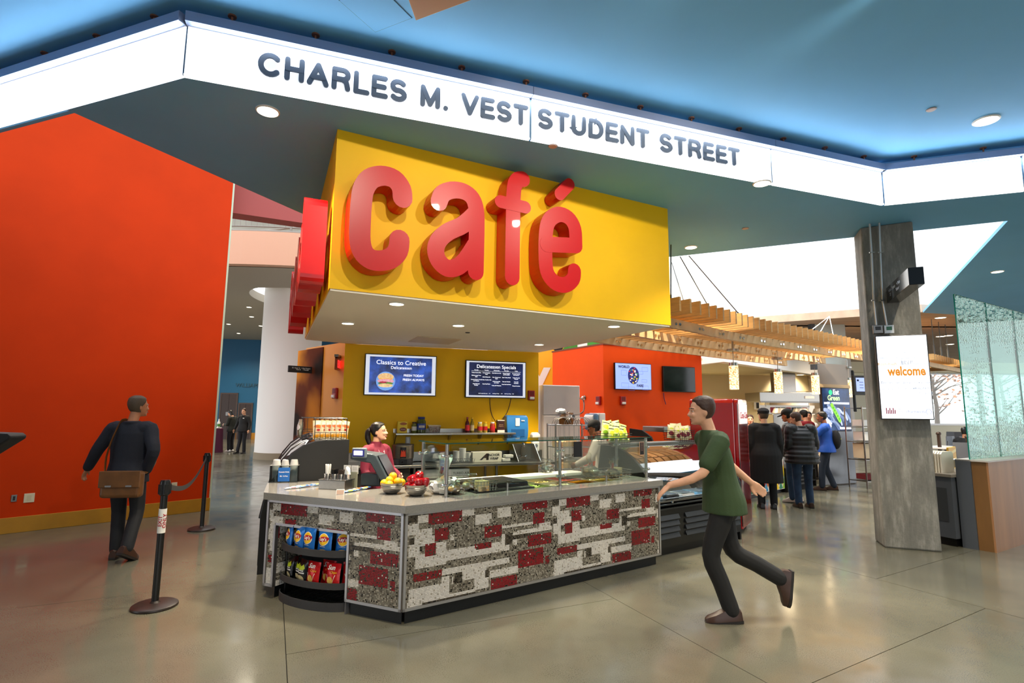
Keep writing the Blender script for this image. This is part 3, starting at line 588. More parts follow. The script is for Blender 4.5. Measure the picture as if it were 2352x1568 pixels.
# cold well with trays
well = thing('cold_well', 'sunken steel cold well with food pans in the worktop', 'food well', tuple(cf(1.76, .5, .7)), ANG)
a, b = W0_-1.76, W1_-1.76; c, d = WD0-.5, WD1-.5
ob('basin', B().box(a, b, c, d, -.06, -.05).box(a, a+.01, c, d, -.05, .207).box(b-.01, b, c, d, -.05, .207).box(a, b, c, c+.01, -.05, .207).box(a, b, d-.01, d, -.05, .207), STEEL, well)
for k in range(1, 6): ob('divider', B().box(a+(b-a)*k/6-.012, a+(b-a)*k/6+.012, c+.01, d-.01, .17, .2), STEEL, well)
ob('divider', B().box(a+.01, b-.01, .03, .05, .17, .199), STEEL, well)
FOOD = []
def heap(name, label, s0, s1, d0, d1, m, n, sz, cat='food', extra=None):
    q = B(); rnd = random.Random(name)
    q.box(s0, s1, d0, d1, .80, .855)
    for i in range(n):
        x = rnd.uniform(s0, s1); y = rnd.uniform(d0, d1); r = sz*rnd.uniform(.6, 1.2); zc = .862+rnd.uniform(0, .03)*(1-abs(2*(y-d0)/(d1-d0)-1)); an = rnd.uniform(0, 3.1); ti = rnd.uniform(-.6, .6)
        u = V((math.cos(an), math.sin(an), ti)).normalized()*r; v_ = u.cross(V((0, 0, 1))).normalized()*r*.6; q.obox((x, y, zc), u, v_, u.cross(v_).normalized()*.003)
    M = Matrix.Translation(cf(0, 0, 0)) @ Matrix.Rotation(ANG, 4, 'Z'); q.v = [tuple(M @ V(p)) for p in q.v]
    o = ob(name, q, m, kind='stuff', label=label, cat=cat); return o
heap('shredded_lettuce', 'heap of shredded green lettuce in the pan right of the black lid', 1.50, 1.78, .25, .76, mat('lettuce', '9cc23a', .5, col2='dfe9a0', vs=25), 260, .016)
heap('sliced_onion', 'heap of pale sliced onion in the pan beside the middle glass post', 1.80, 2.09, .25, .5, mat('onion', 'ece6b4', .4, col2='f7f3df', vs=30), 200, .018)
heap('shredded_cheese', 'heap of pale yellow shredded cheese behind the onion pan', 1.80, 2.09, .53, .77, mat('cheese_shred', 'f0d98a', .5), 160, .013)
heap('diced_tomato', 'small heap of red tomato in a pan right of the middle post', 2.12, 2.38, .53, .77, mat('tomato', 'd8482c', .35), 120, .014)
heap('pale_slaw', 'pale slaw in the last pan by the filled bread bags', 2.42, 2.68, .25, .77, mat('slaw', 'd9d2ae', .5), 160, .014)
for nm, lab, s0, m in (('cheese_slices', 'orange yellow cheese slices fanned in a pan right of the middle post', 2.14, mat('cheese_slice', 'f2b21c', .4)), ('cheese_slices', 'pale yellow cheese slices fanned in the pan before the bread bags', 2.44, mat('cheese_slice_pale', 'f1d873', .4))):
    t = thing(nm, lab, 'food', tuple(cf(s0+.1, .38, .885)), ANG)
    for i in range(7): ob('slice', B(Matrix.Translation((i*.018-.05, -i*.02+.06, .004*i-.004)) @ Matrix.Rotation(.25, 4, 'Y')).box(-.045, .045, -.045, .045, 0, .004), m, t)
# lid on the well
lid = thing('pan_lid', 'square black plastic lid lying over the well left of the lettuce', 'lid', tuple(cf(1.15, .5, .905)), ANG)
ob('lid_top', B().rings([[V((x*k, y*k2, z)) for x, y in ((-.31, -.24), (.31, -.24), (.31, .24), (-.31, .24))] for k, k2, z in ((1, 1, .012), (.96, .95, .02), (.93, .91, .065), (.9, .88, .072))]), mat('lid_black', '17120f', .35, bump=.2, bs=80), lid, bev=.006)
ob('flange', B().box(-.34, .34, -.27, .27, 0, .012), BLACK, lid, bev=.004)
bd = ob('cutting_board', B(Matrix.Translation(cf(1.75, .93, .905)) @ Matrix.Rotation(ANG, 4, 'Z')).box(-1.0, .95, -.11, .11, 0, .035), mat('white_board', 'f3f2ea', .5), bev=.006, label='long white cutting board along the back of the cold well', cat='cutting board')
# sneeze guard
sg = thing('sneeze_guard', 'clear glass sneeze guard on steel posts over the cold well', 'sneeze guard', tuple(cf(1.79, .2, .905)), ANG)
def post(s, d, h, big=True):
    x, y = s-1.79, d-.2
    ob('post', B().cyl((x, y, 0), (x, y, h), .0165, n=16).cyl((x, y, 0), (x, y, .006), .032, n=20), STEEL, sg, smooth=True)
    for z in ((.1, .35) if big else ()): ob('clamp', B().cyl((x-.034, y-.0, z), (x+.04, y-.0, z), .011, n=12).sph((x+.045, y, z), .016).sph((x-.038, y, z), .016).cyl((x, y-.03, z), (x, y+.02, z), .013), CHROME, sg, smooth=True)
for s in (.48, 1.79, 3.10): post(s, .2, .455)
for s in (.48, 3.10): post(s, .66, .452)
for s in (1.15, 2.47): ob('glass_clip', B().cyl((s-1.79, .02, 0), (s-1.79, .02, .085), .012, n=12).cyl((s-1.79, .02, .0), (s-1.79, .02, .006), .026).box(s-1.80, s-1.775, -.03, .025, .075, .095), STEEL, sg, smooth=True)
ob('top_glass', B().box(-1.34, 1.35, -.04, .50, .456, .466), GGLASS, sg)
for k in (0, 1): ob('front_glass', B().box(-1.28+k*1.305, .0-.012+k*1.305, -.034, -.026, .07, .44), GLASS, sg)
ob('end_glass', B().box(-1.325, -1.317, .03, .44, .07, .44), GLASS, sg)
EDG = mat('glass_green_edge', '1d4a40', .2)
ob('glass_edge', B().box(-1.34, 1.35, -.0425, -.04, .456, .466).box(-1.3425, -1.34, -.04, .5, .456, .466), EDG, sg)
def card(name, label, s, d, z, w_, h, m, lines=None):
    t = thing(name, label, 'sign card', tuple(cf(s, d, z)), ANG); ob('card', B().box(-w_/2, w_/2, -.002, .002, 0, h), m, t)
    ob('face', B().box(-w_/2+.006, w_/2-.006, -.0032, -.002, .006, h-.006), mat(name+'_face', '2a2130' if lines else '17161b', .4), t)
    if lines: text('print', lines, .012, mat('card_print', 'c79a8a', .6), t, bas((0, -.0034, h-.02), (1, 0, 0), (0, 0, 1)))
card('menu_card', 'blank black card hung on the glass beside the middle post', 2.0, .16, 1.19, .112, .155, MATTE)
card('menu_card', 'narrow dark framed card on the glass at the right end post', 2.985, .16, 1.17, .075, .15, mat('tan_card_edge', 'b9937b', .6), '\n'.join(['=====']*8))
# =================== SNACKS ===================
def bag_mesh(w, h, t, seed):
    rnd = random.Random(seed); nu, nv = 11, 13; ph = [rnd.uniform(0, 6) for _ in range(4)]
    def sf(u, v, sd):
        e = (math.sin(math.pi*min(1, max(0, (v-.06)/.88)))**.55 if .06 < v < .94 else 0)*(math.sin(math.pi*u)**.7)
        wr = .12*math.sin(9*u+ph[0]+5*v)*math.sin(7*v+ph[1])
        return sd*t*.5*e*(1+wr)
    q = B(); pin = lambda v: 1-.06*math.sin(math.pi*v)
    for sd in (-1, 1): q.grid(lambda u, v: V(((u-.5)*w*pin(v), sf(u, v, sd)+.0006*sd, v*h)), nu, nv)
    return q, sf
def make_bag(name, label, w, h, t, m, seed, deco):
    root = thing(name, label, 'snack bag'); q, sf = bag_mesh(w, h, t, seed); ob('bag', q, m, root, smooth=True, ang=60)
    def warp(p): u = min(.98, max(.02, p.x/w+.5)); v = min(.98, max(.02, p.z/h)); return V((p.x, sf(u, v, -1)-.0018-p.y*.0, p.z))
    def patch(nm, poly, mm, k=0):
        b = bmesh.new(); vs = [b.verts.new((x, 0, z)) for x, z in poly]; c = b.verts.new((sum(x for x, z in poly)/len(poly), 0, sum(z for x, z in poly)/len(poly)))
        for i in range(len(vs)): b.faces.new((c, vs[i], vs[(i+1) % len(vs)]))
        bmesh.ops.subdivide_edges(b, edges=b.edges[:], cuts=2, use_grid_fill=True)
        for v_ in b.verts: p = warp(v_.co.copy()); v_.co = (p.x, p.y-k*.0007, p.z)
        me = bpy.data.meshes.new(nm); b.to_mesh(me); b.free(); ob(nm, me, mm, root)
    def wtext(nm, s, size, mm, x, z, k=2, **kw):
        text(nm, s, size, mm, root, Matrix(), ext=.0002, warp=lambda p: (lambda r: V((r.x, r.y-k*.0007+p.z, r.z)))(warp(V((p.x+x, 0, p.y+z)))), **kw)
    deco(root, patch, wtext); return root
ell = lambda cx, cz, rx, rz, n=20, rot=0: [(cx+rx*math.cos(2*math.pi*i/n)*math.cos(rot)-rz*math.sin(2*math.pi*i/n)*math.sin(rot), cz+rx*math.cos(2*math.pi*i/n)*math.sin(rot)+rz*math.sin(2*math.pi*i/n)*math.cos(rot)) for i in range(n)]
FOILB = mat('blue_foil', '1f6fc4', .25, .2, bump=.3, bs=30); FOILR = mat('red_foil', 'c31218', .25, .2, bump=.3, bs=30); FOILK = mat('black_foil', '14161a', .25, .2, bump=.3, bs=30)
PY = mat('print_yellow', 'f7c21c', .4); PR2 = mat('print_red', 'b3141c', .4); PW2 = mat('print_white', 'f6f3ec', .4); PG = mat('print_gold', 'e7a93a', .4, col2='f2d27c', vs=60); PGR = mat('print_lime', 'c6d81f', .4); PCR = mat('print_popcorn', 'f1e4b8', .5, col2='d9bb6c', vs=80)
def d_lays(root, patch, wt):
    patch('emblem', ell(0, .125, .052, .05), PW2); patch('emblem', ell(0, .125, .047, .046), PY, 1); patch('ribbon', ell(0, .128, .055, .021, rot=.12), PR2, 2)
    wt('lettering', "Lay's", .036, PW2, 0, .117, 4, off=.0008); wt('print', 'POTATO CHIPS', .008, PW2, 0, .066); patch('chips', ell(0, .03, .045, .016), PG)
def d_sun(root, patch, wt):
    wt('lettering', 'Sun', .05, PW2, -.005, .14, 3, off=.0012, shear=.15); wt('lettering', 'Chips', .026, PY, .02, .112, 3, shear=.2); patch('chips', ell(-.01, .055, .03, .03), PG)
    patch('ray', [(-.05, .1), (-.044, .1), (-.02, .03)], PW2); patch('ray', [(.035, .1), (.04, .1), (.015, .03)], PW2)
def d_pop(root, patch, wt):
    patch('burst', [(-.045, .12), (-.02, .15), (0, .135), (.025, .155), (.045, .125), (.03, .11), (-.03, .105)], PGR); wt('lettering', 'Smartfood', .0165, PW2, 0, .098, 3, off=.0005)
    patch('banner', [(-.045, .075), (.045, .08), (.045, .09), (-.045, .086)], PW2); patch('popcorn', ell(0, .038, .046, .026), PCR)
ARC = lambda u: .10-.165*math.sqrt(max(0, 1-((u-.527)/.40)**2))
rk = thing('snack_rack', 'charcoal half round wire snack rack set in the tiled counter opening', 'snack rack', (*w2(.527, .15), 0), ANG2); rk_i = inv(rk)
us = [u0+.02+(u1-u0-.05)*i/24 for i in range(25)]
for k, (za, zb) in enumerate(((0, .07), (.173, .2246), (.429, .485))):
    arcp = [w2(u, ARC(u)) for u in us]; arci = [w2(u, ARC(u)+.008) for u in us]
    lipb = B(rk_i)
    for i in range(24): lipb.pxy([arcp[i], arcp[i+1], arci[i+1], arci[i]], za, zb)
    ob('shelf_lip', lipb, mat('rack_grey', '3b3a3c', .5), rk)
    fz = za+.012 if k else .045
    if k: ob('shelf_plate', B(rk_i).pxy(arci+[w2(us[-1], .43), w2(us[0], .43)], fz-.01, fz), MATTE, rk)
    else:
        for i in range(14): u = us[0]+.03+i*.055; ob('shelf_wire', B(rk_i).cyl((*w2(u, ARC(u)+.02), fz), (*w2(u, .43), fz), .003, n=6), BLACK, rk)
        for i in range(6): d_ = .02+.07*i; ob('shelf_wire', B(rk_i).cyl((*w2(us[3], d_), fz+.004), (*w2(us[-3], d_), fz+.004), .003, n=6), BLACK, rk)
for u in (us[0], us[-1]): ob('side_post', B(rk_i).cyl((*w2(u, .12), 0), (*w2(u, .12), .6), .008, n=8), BLACK, rk)
def uu(px): return (VP(px, 1240, C2, CA).to_2d()-C2).dot(E2)
def setbag(proto, first, u, dd, z, yaw, lean, label, group, sc=1):
    q = w2(u, ARC(u)+dd); kw = dict(loc=(q.x, q.y, z), rot=(-lean, 0, ANG2+yaw))
    if first: proto.location = kw['loc']; proto.rotation_euler = kw['rot']; proto['label'] = label; proto['group'] = group; return
    dup(proto, kw['loc'], kw['rot'], label, group)
lays = make_bag('chip_bag', 'x', .150, .205, .06, FOILB, 1, d_lays); sun = make_bag('chip_bag', 'x', .150, .19, .06, FOILR, 2, d_sun); pop = make_bag('popcorn_bag', 'x', .130, .19, .055, FOILK, 3, d_pop)
for i, (u, dd, yaw) in enumerate(((uu(661), .04, -.55), (uu(677), .075, -.4), (uu(690), .04, -.3), (uu(715), .035, -.1), (uu(748), .035, .05), (uu(781), .04, .3))):
    setbag(lays, i == 0, u, dd, .441, yaw, .08, ORD[i]+' blue potato chip bag from the left on the top rack shelf', 'blue chip bags')
for i, (u, dd, yaw) in enumerate(((uu(666), .05, -.5), (uu(687), .07, -.4), (uu(701), .045, -.25))):
    setbag(pop, i == 0, u, dd, .186, yaw, .12, ORD[i]+' black popcorn bag from the left on the middle rack shelf', 'black popcorn bags')
for i, (u, dd, yaw) in enumerate(((uu(727), .035, -.05), (uu(765), .035, .1), (uu(791), .05, .3), (uu(745), .11, 0))):
    setbag(sun, i == 0, u, dd, .186, yaw, .12, (['leftmost', 'middle', 'rightmost'][i]+' red chip bag in the front row of the middle shelf' if i < 3 else 'red chip bag behind the two front red bags on the middle shelf'), 'red chip bags')
# =================== THINGS ON THE WORKTOP ===================
TOP = .905
def bowl(name, label, px):
    p = Z(*px, TOP); t = thing(name, label, 'bowl', (p.x, p.y, TOP))
    pr_ = [(.045, 0), (.05, .004), (.075, .02), (.093, .05), (.097, .058), (.0945, .062), (.098, .072), (.0955, .077), (.0985, .09), (.102, .098)]
    ob('bowl', B().rings([[V((r*math.cos(2*math.pi*j/36), r*math.sin(2*math.pi*j/36), z)) for j in range(36)] for r, z in pr_+[(.099, .098), (.09, .05), (.05, .012), (.01, .01)]]), STEEL, t, smooth=True); return p
def fruit(name, label, p, r, kind, group, tilt=(0, 0)):
    t = thing(name, label, 'fruit', p, random.uniform(0, 6), group); t.rotation_euler = (tilt[0], tilt[1], random.uniform(0, 6))
    if kind == 'o':
        ob('peel', B().sph((0, 0, 0), r, r, r*.94, 20, 14), mat('citrus_peel', 'f8bd08', .4, bump=.35, bs=160), t, smooth=True); ob('navel', B().sph((0, 0, r*.92), .006, .006, .003), mat('navel_brown', '8a6a1c', .6), t, smooth=True)
    else:
        prof = [(.004, .72), (.22, .84), (.5, .93), (.8, .82), (.98, .45), (1, .1), (.93, -.35), (.78, -.72), (.55, -.95), (.3, -.98), (.06, -.86)]
        ob('skin', B().rings([[V((a*r*(1+.05*math.cos(5*2*math.pi*j/20)*(b < -.5))*math.cos(2*math.pi*j/20), a*r*math.sin(2*math.pi*j/20), b*r*.98)) for j in range(20)] for a, b in prof]), mat('apple_red', '9c0613', .18, coat=.5, var=.3, vs=14, stretch=(1, 1, .3)), t, smooth=True)
        ob('stem', B().tube([(0, 0, r*.7), (.002, .001, r*.95), (.006, .002, r*1.12)], [.0022, .0018, .0022], 6), mat('stem_brown', '4a3016', .8), t)
pb = bowl('steel_bowl', 'ribbed steel bowl heaped with yellow oranges beside the cash register', (899, 1133)); pa = bowl('steel_bowl', 'ribbed steel bowl heaped with red apples beside the glass guard', (955, 1138))
RT = V((EX.x, EX.y, 0)); FT = V((EY.x, EY.y, 0))
for i, (x, y, z, lab) in enumerate(((-.062, -.02, .092, 'leftmost orange in the bowl'), (-.005, -.055, .085, 'low front orange in the bowl'), (.058, -.01, .108, 'right front orange in the bowl'), (-.02, .0, .118, 'middle orange of the heap in the bowl'), (.0, .03, .15, 'topmost orange of the heap'), (.075, .045, .095, 'rightmost orange, low beside the apples'), (-.045, .055, .1, 'orange at the back left of the bowl'), (0, .0, .045, 'buried orange at the bottom of the bowl'))):
    fruit('orange', lab, pb+V((1, -.1, 0))*x+V((.1, 1, 0))*y+V((0, 0, z)), .0375, 'o', 'oranges in the steel bowl')
for i, (x, y, z, lab) in enumerate(((-.06, -.03, .09, 'small apple low at the left edge of its bowl'), (-.035, .0, .135, 'large dark red apple at the left of the heap'), (.018, .03, .165, 'topmost apple of the heap'), (.03, -.035, .115, 'front apple of the heap facing the viewer'), (.078, .0, .12, 'rightmost apple of the heap'), (0, -.055, .08, 'low apple at the front rim of its bowl'), (.02, .03, .05, 'buried apple at the bottom of its bowl'))):
    fruit('apple', lab, pa+V((1, -.1, 0))*x+V((.1, 1, 0))*y+V((0, 0, z)), [.034, .047, .042, .043, .042, .036, .045][i], 'a', 'apples in the steel bowl', (random.uniform(-.4, .4), random.uniform(-.4, .4)))
# snack bars in two fans
BARM = [mat('bar_wrapper_blue', '3f79c6', .3, .2), mat('bar_wrapper_pale', 'd5dcea', .3, .2), mat('bar_wrapper_sky', '7fb3e6', .3, .2)]
def bar(label, p, rz, ln, w_, m, acc, group, tilt=0):
    t = thing('snack_bar', label, 'snack bar', p, rz, group); t.rotation_euler = (0, tilt, rz)
    q = B(); q.rings([[V((x, s*math.cos(a_)*w_/2, .009+math.sin(a_)*h)) for a_ in [2*math.pi*j/10 for j in range(10)]] for x, s, h in ((-ln/2, 1, .001), (-ln/2+.012, 1.02, .0015), (-ln/2+.02, .9, .008), (ln/2-.02, .9, .008), (ln/2-.012, 1.02, .0015), (ln/2, 1, .001))])
    ob('wrapper', q, m, t, smooth=True); ob('print_band', B().rings([[V((x, math.cos(a_)*w_*.46, .0094+math.sin(a_)*.0084)) for a_ in [math.pi*j/6 for j in range(7)]] for x in (-.02, .03)], cap=False), acc, t, smooth=True)
    ob('print_band', B().rings([[V((x, math.cos(a_)*w_*.46, .0094+math.sin(a_)*.0084)) for a_ in [math.pi*j/6 for j in range(7)]] for x in (-.052, -.03)], cap=False), PW2, t, smooth=True)
for i in range(6):
    p = Z(672+i*11, 1122-i*1.2, TOP); bar(ORD[i]+' granola bar from the left in the fan before the napkin holder', (p.x, p.y, TOP+.004*(i % 3)), .75+.03*i, .15, .034, BARM[(i+1) % 3], [PR2, BARM[0], PG][i % 3], 'bars before the napkin holder', .03*(i % 2))
for i in range(5):
    p = Z(802+i*9, 1130-i*1.8, TOP); bar(ORD[i]+' blue snack bar from the left in the fan near the oranges', (p.x, p.y, TOP+.004*(i % 3)), .95+.03*i, .14, .034, BARM[(i % 2)*2], [PGR, PG, mat('print_orange', 'd96a1c', .4)][i % 3], 'bars near the oranges', .03*(i % 2))
p = Z(781, 1136, TOP); t = thing('price_tag', 'small brown price tag leaning against the blue snack bars', 'price tag', (p.x, p.y, TOP), .15)
ob('tag', B().prism([(-.035, 0, 0), (.035, 0, 0), (.035, .02, .045), (-.035, .02, .045)], (0, .003, 0)), PW2, t); ob('face', B().prism([(-.031, -.0012, .004), (.031, -.0012, .004), (.031, .0155, .041), (-.031, .0155, .041)], (0, .001, 0)), mat('tag_brown', 'a58a7c', .6), t)
# drawer box with straws, cutlery cups and lids
p = Z(768, 1124, TOP); cd_ = thing('condiment_station', 'brushed steel condiment box with four perforated cups beside the register', 'condiment holder', (p.x, p.y+.06, TOP), ANG2+.18)
ob('box', B().box(-.15, .13, -.07, .11, 0, .085), STEEL, cd_, bev=.004); ob('tray_rim', B().box(-.155, .135, -.075, .115, .085, .09), DSTEEL, cd_)
cups = (-.115, -.04, .03, .1)
for i, x in enumerate(cups):
    ob('cup', B().lathe([(.029, .09), (.034, .135), (.035, .137), (.033, .137), (.028, .095)], (x, .02, 0), 20), CHROME, cd_, smooth=True)
ob('back_panel', B().box(-.0, .155, .10, .112, 0, .15), mat('grey_green_panel', '9a9c86', .5), cd_)
for (nm, lab, x, cat) in (('straw_bundle', 'bundle of white wrapped straws standing in the left cup', cups[0], 'straws'), ('lid_stack', 'stack of white plastic lids in the right cup', cups[3], 'lids'), ('cutlery_bundle', 'bundle of black plastic cutlery in a middle cup', cups[1], 'cutlery'), ('stirrer_bundle', 'bundle of brown stirrers in the third cup', cups[2], 'stirrers')):
    M = Matrix.Translation(cd_.location) @ Matrix.Rotation(cd_.rotation_euler[2], 4, 'Z'); q = B(M); rnd = random.Random(nm)
    for i in range(26 if cat != 'lids' else 9):
        if cat == 'lids': q.cyl((x, .02, .132+i*.006), (x+.001*i, .02, .136+i*.006), .03, n=16); continue
        a_ = rnd.uniform(0, 6.28); r = rnd.uniform(0, .022); ln = {'straws': .19, 'cutlery': .15, 'stirrers': .145}[cat]*rnd.uniform(.97, 1.03)
        q.cyl((x+r*math.cos(a_), .02+r*math.sin(a_), .10), (x+1.5*r*math.cos(a_), .02+1.5*r*math.sin(a_), .0+ln+.03), .0042 if cat != 'stirrers' else .003, n=6)
    ob(nm, q, {'straws': WHITEP, 'lids': WHITEP, 'cutlery': BLACK, 'stirrers': mat('stirrer_brown', '3a2a20', .6)}[cat], kind='stuff', label=lab, cat=cat)
for i, x in enumerate((.03, .115)):
    M = Matrix.Translation(cd_.location) @ Matrix.Rotation(cd_.rotation_euler[2], 4, 'Z')
    t = thing('notice_card', ['left', 'right'][i]+' white notice card propped above the condiment cups', 'notice', tuple(M @ V((x, .125, .15))), cd_.rotation_euler[2]); ob('card', B().box(-.038, .038, 0, .002, -.02, .06), PW2, t)
    text('print', '\n'.join(['~~~~~~~~']*4), .011, mat('grey_print', '8c8580', .6), t, bas((0, -.001, .045), (1, 0, 0), (0, 0, 1)), lsp=.9)
# acrylic cup holder with stacks and blue card
p0, p1 = Z(618, 1108, TOP), Z(683, 1107, TOP); hv = (p1-p0); ha = math.atan2(hv.y, hv.x); hl = hv.length
ch = thing('cup_holder', 'clear acrylic cup holder with a blue drink card by the black cooler panel', 'cup holder', tuple((p0+p1)/2), ha)
for (x0, x1, y0, y1) in ((-hl/2, hl/2, 0, .004), (-hl/2, hl/2, .126, .13), (-hl/2, -hl/2+.004, 0, .13), (hl/2-.004, hl/2, 0, .13)): ob('acrylic_wall', B().box(x0, x1, y0, y1, 0, .17), glass('acrylic', 'dfe6e6', 1.6), ch)
ob('base_plate', B().box(-hl/2, hl/2, 0, .13, 0, .004), glass('acrylic', 'dfe6e6'), ch)
ob('rim', B().tube([(-hl/2, 0, .172), (hl/2, 0, .172), (hl/2, .13, .172), (-hl/2, .13, .172)], .003, 6, closed=True), mat('rim_grey', 'a9a9a4', .3), ch)
ob('drink_card', B().box(-.055, .06, -.004, -.001, .01, .15), mat('card_blue', '1f63b0', .5), ch)
text('lettering', 'Fountain Drink', .0165, PW2, ch, bas((.002, -.0046, .1), (1, 0, 0), (0, 0, 1)), off=.0003); text('lettering', 'Btl. 16.9oz', .018, PW2, ch, bas((.002, -.0046, .058), (1, 0, 0), (0, 0, 1)), off=.0003)
CUPM = mat('translucent_cup', 'c9c8c4', .3)
for i, x in enumerate((-.09, 0, .085)):
    M = Matrix.Translation(ch.location) @ Matrix.Rotation(ha, 4, 'Z'); t = thing('cup_stack', ['left', 'middle', 'right'][i]+' stack of clear plastic cups upside down in the acrylic holder', 'cup stack', tuple(M @ V((x, .065, .004))), ha)
    for k in range(14): ob('cup', B().lathe([(.042, .013*k), (.041, .013*k+.006), (.034, .013*k+.05), (.028, .013*k+.055 if k == 13 else .013*k+.05)], n=18), CUPM, t, smooth=True)
# cash register, pin pad
p = Z(848, 1118, TOP); rg = thing('cash_register', 'dark grey cash register with tilted screen and small blue customer display', 'cash register', (p.x-.02, p.y+.12, TOP), ANG2+.25)
RGM = mat('register_grey', '3f4a50', .4)
ob('stand', B().box(-.08, .12, -.06, .1, 0, .12), RGM, rg, bev=.01)
hd2 = [(-.19, .31), (-.165, .335), (.05, .315), (.09, .30), (.235, .06), (.215, .02), (.16, .03), (.03, .225), (-.185, .255)]
ob('housing', B().prism([(x, -.09, z) for x, z in hd2], (0, .24, 0)), RGM, rg, bev=.012)
ob('touch_screen', B().prism([(.098, -.07, .298), (.238, -.07, .072), (.243, -.07, .076), (.103, -.07, .302)], (0, .2, 0)), mat('screen_dark', '10141a', .15), rg)
ob('display_head', B().box(-.155, .0, -.125, -.09, .275, .375), mat('register_light', '6d7a80', .4), rg, bev=.012)
ob('display_screen', B().box(-.142, -.02, -.128, -.124, .292, .358), mat('display_frame_blue', '2b2f8c', .3), rg)
ob('display_readout', B().box(-.13, -.036, -.1295, -.127, .304, .348), mat('readout_white', 'dfe6ff', .3, e=.9), rg)
p = Z(873, 1112, TOP); kp = thing('card_reader', 'dark card reader between the register and the bowl of oranges', 'card reader', (p.x, p.y+.03, TOP), -.3)
ob('foot', B().box(-.05, .05, -.05, .05, 0, .035), RGM, kp, bev=.006); ob('neck', B().box(-.02, .035, -.02, .04, .03, .15), RGM, kp, bev=.008); ob('head', B().box(-.035, .1, -.05, .06, .14, .175), RGM, kp, bev=.012); ob('keypad', B().box(-.02, .085, -.035, .045, .175, .178), mat('keypad_dark', '16191c', .4), kp)
# bread bags and wire baskets in the well
CLEAR = glass('clear_film', 'f0efe8', 4, .2)
def crumple(q, c, rx, ry, rz, seed, n=14, m=10, amp=.22):
    rnd = random.Random(seed); ph = [rnd.uniform(0, 6) for _ in range(6)]
    def f(u, v):
        a_ = 2*math.pi*u; b_ = math.pi*(.04+.92*v); k = 1+amp*(math.sin(3*a_+ph[0]+4*b_)*math.sin(5*b_+ph[1])+.5*math.sin(7*a_+ph[2])*math.sin(2*b_+ph[3]))
        return V(c)+V((rx*k*math.sin(b_)*math.cos(a_), ry*k*math.sin(b_)*math.sin(a_), rz*k*math.cos(b_)))
    return q.grid(f, n, m, wrap=True)
def bread_bag(label, s, d, sz, seed, filled='bun', hgt=.2, film=CLEAR, z=TOP, group='bags of bread in the well', red=False):
    t = thing('bread_bag', label, 'bread bag', tuple(cf(s, d, z)), ANG, group); bm_ = mat('bun_crust', 'c58a4a', .6, col2='e5c48c', vs=18)
    if filled == 'bun':
        rnd = random.Random(seed)
        for i in range(4): ob('bun', B().sph((rnd.uniform(-.6, .6)*sz, rnd.uniform(-.4, .4)*sz, sz*.45+.02*(i % 2)), sz*.5, sz*.45, sz*.36, 12, 8), bm_, t, smooth=True)
    elif filled == 'slices':
        for i in range(6): ob('slice', B().box(-.055, .055, (i-3)*.016, (i-3)*.016+.013, .01, .105), mat('bread_slice', 'e6cfa0', .8, col2='c99a5c', vs=12), t, bev=.012)
    ob('film', crumple(B(), (0, 0, sz*.62), sz*1.15, sz*.9, sz*.66, seed), film, t, smooth=True)
    k = sz*.3; hh = hgt
    q = B().grid(lambda u, v: V(((u-.5)*(k+.5*v*sz)*1.6+.04*v*math.sin(seed), .02*math.sin(9*u+seed)+.012*math.sin(14*v), sz*1.1+v*(hh-sz*1.1))), 9, 7)
    ob('bag_neck', q, film, t, smooth=True)
    if red: ob('closure_print', B().obox((-.02, -.02, hh*.62), (.008, 0, .03), (0, .003, 0), (.012, 0, -.006)), PR2, t)
    return t
WFILM = mat('white_film', 'eceae6', .35)
bread_bag('tall white plastic bread bag left of the front left glass post', .55, .40, .105, 1, None, .34, WFILM, red=True)
bread_bag('clear bag of brown rolls behind the front left glass post', .62, .30, .075, 2, 'bun', .15); bread_bag('clear bag of rolls between the left post and the black lid', .86, .40, .08, 3, 'bun', .16)
bread_bag('clear bag of sliced bread beside the black lid', .90, .28, .06, 4, 'slices', .13); bread_bag('large clear bag of flat bread right of the food pans', 2.62, .62, .1, 5, 'bun', .28); bread_bag('clear bag of white rolls in the right wire basket', 2.78, .42, .08, 6, 'bun', .22, red=True)
bread_bag('clear bag with torn bread at the far right basket end', 2.92, .5, .07, 7, 'slices', .23); bread_bag('grey crumpled film bag on the white cutting board', 2.25, .98, .085, 8, None, .16, z=.94)
def basket(name, label, s, d, L_, W_, H_, z=TOP, nw=7, nl=4, m=CHROME, r=.0028, rz=ANG, loc=None):
    t = thing(name, label, 'wire basket', tuple(loc) if loc else tuple(cf(s, d, z)), rz)
    rect = lambda k, zz: [(-L_/2*k, -W_/2*k, zz), (L_/2*k, -W_/2*k, zz), (L_/2*k, W_/2*k, zz), (-L_/2*k, W_/2*k, zz)]
    for i in range(nl): zz = .006+(H_-.006)*i/(nl-1); ob('wire_ring', B().tube(rect(.92+.08*i/(nl-1), zz), r, 6, closed=True), m, t)
    for i in range(nw):
        x = -L_/2+L_*(i+.5)/nw
        ob('wire_rib', B().tube([(x, -W_/2, H_), (x*.93, -W_/2*.92, .006), (x*.93, W_/2*.92, .006), (x, W_/2, H_)], r, 6), m, t)
    return t
basket('wire_basket', 'low chrome wire basket holding bread bags before the black lid', .93, .30, .24, .14, .1); basket('wire_basket', 'long chrome wire basket of bread bags at the right end of the well', 2.78, .46, .42, .3, .09)
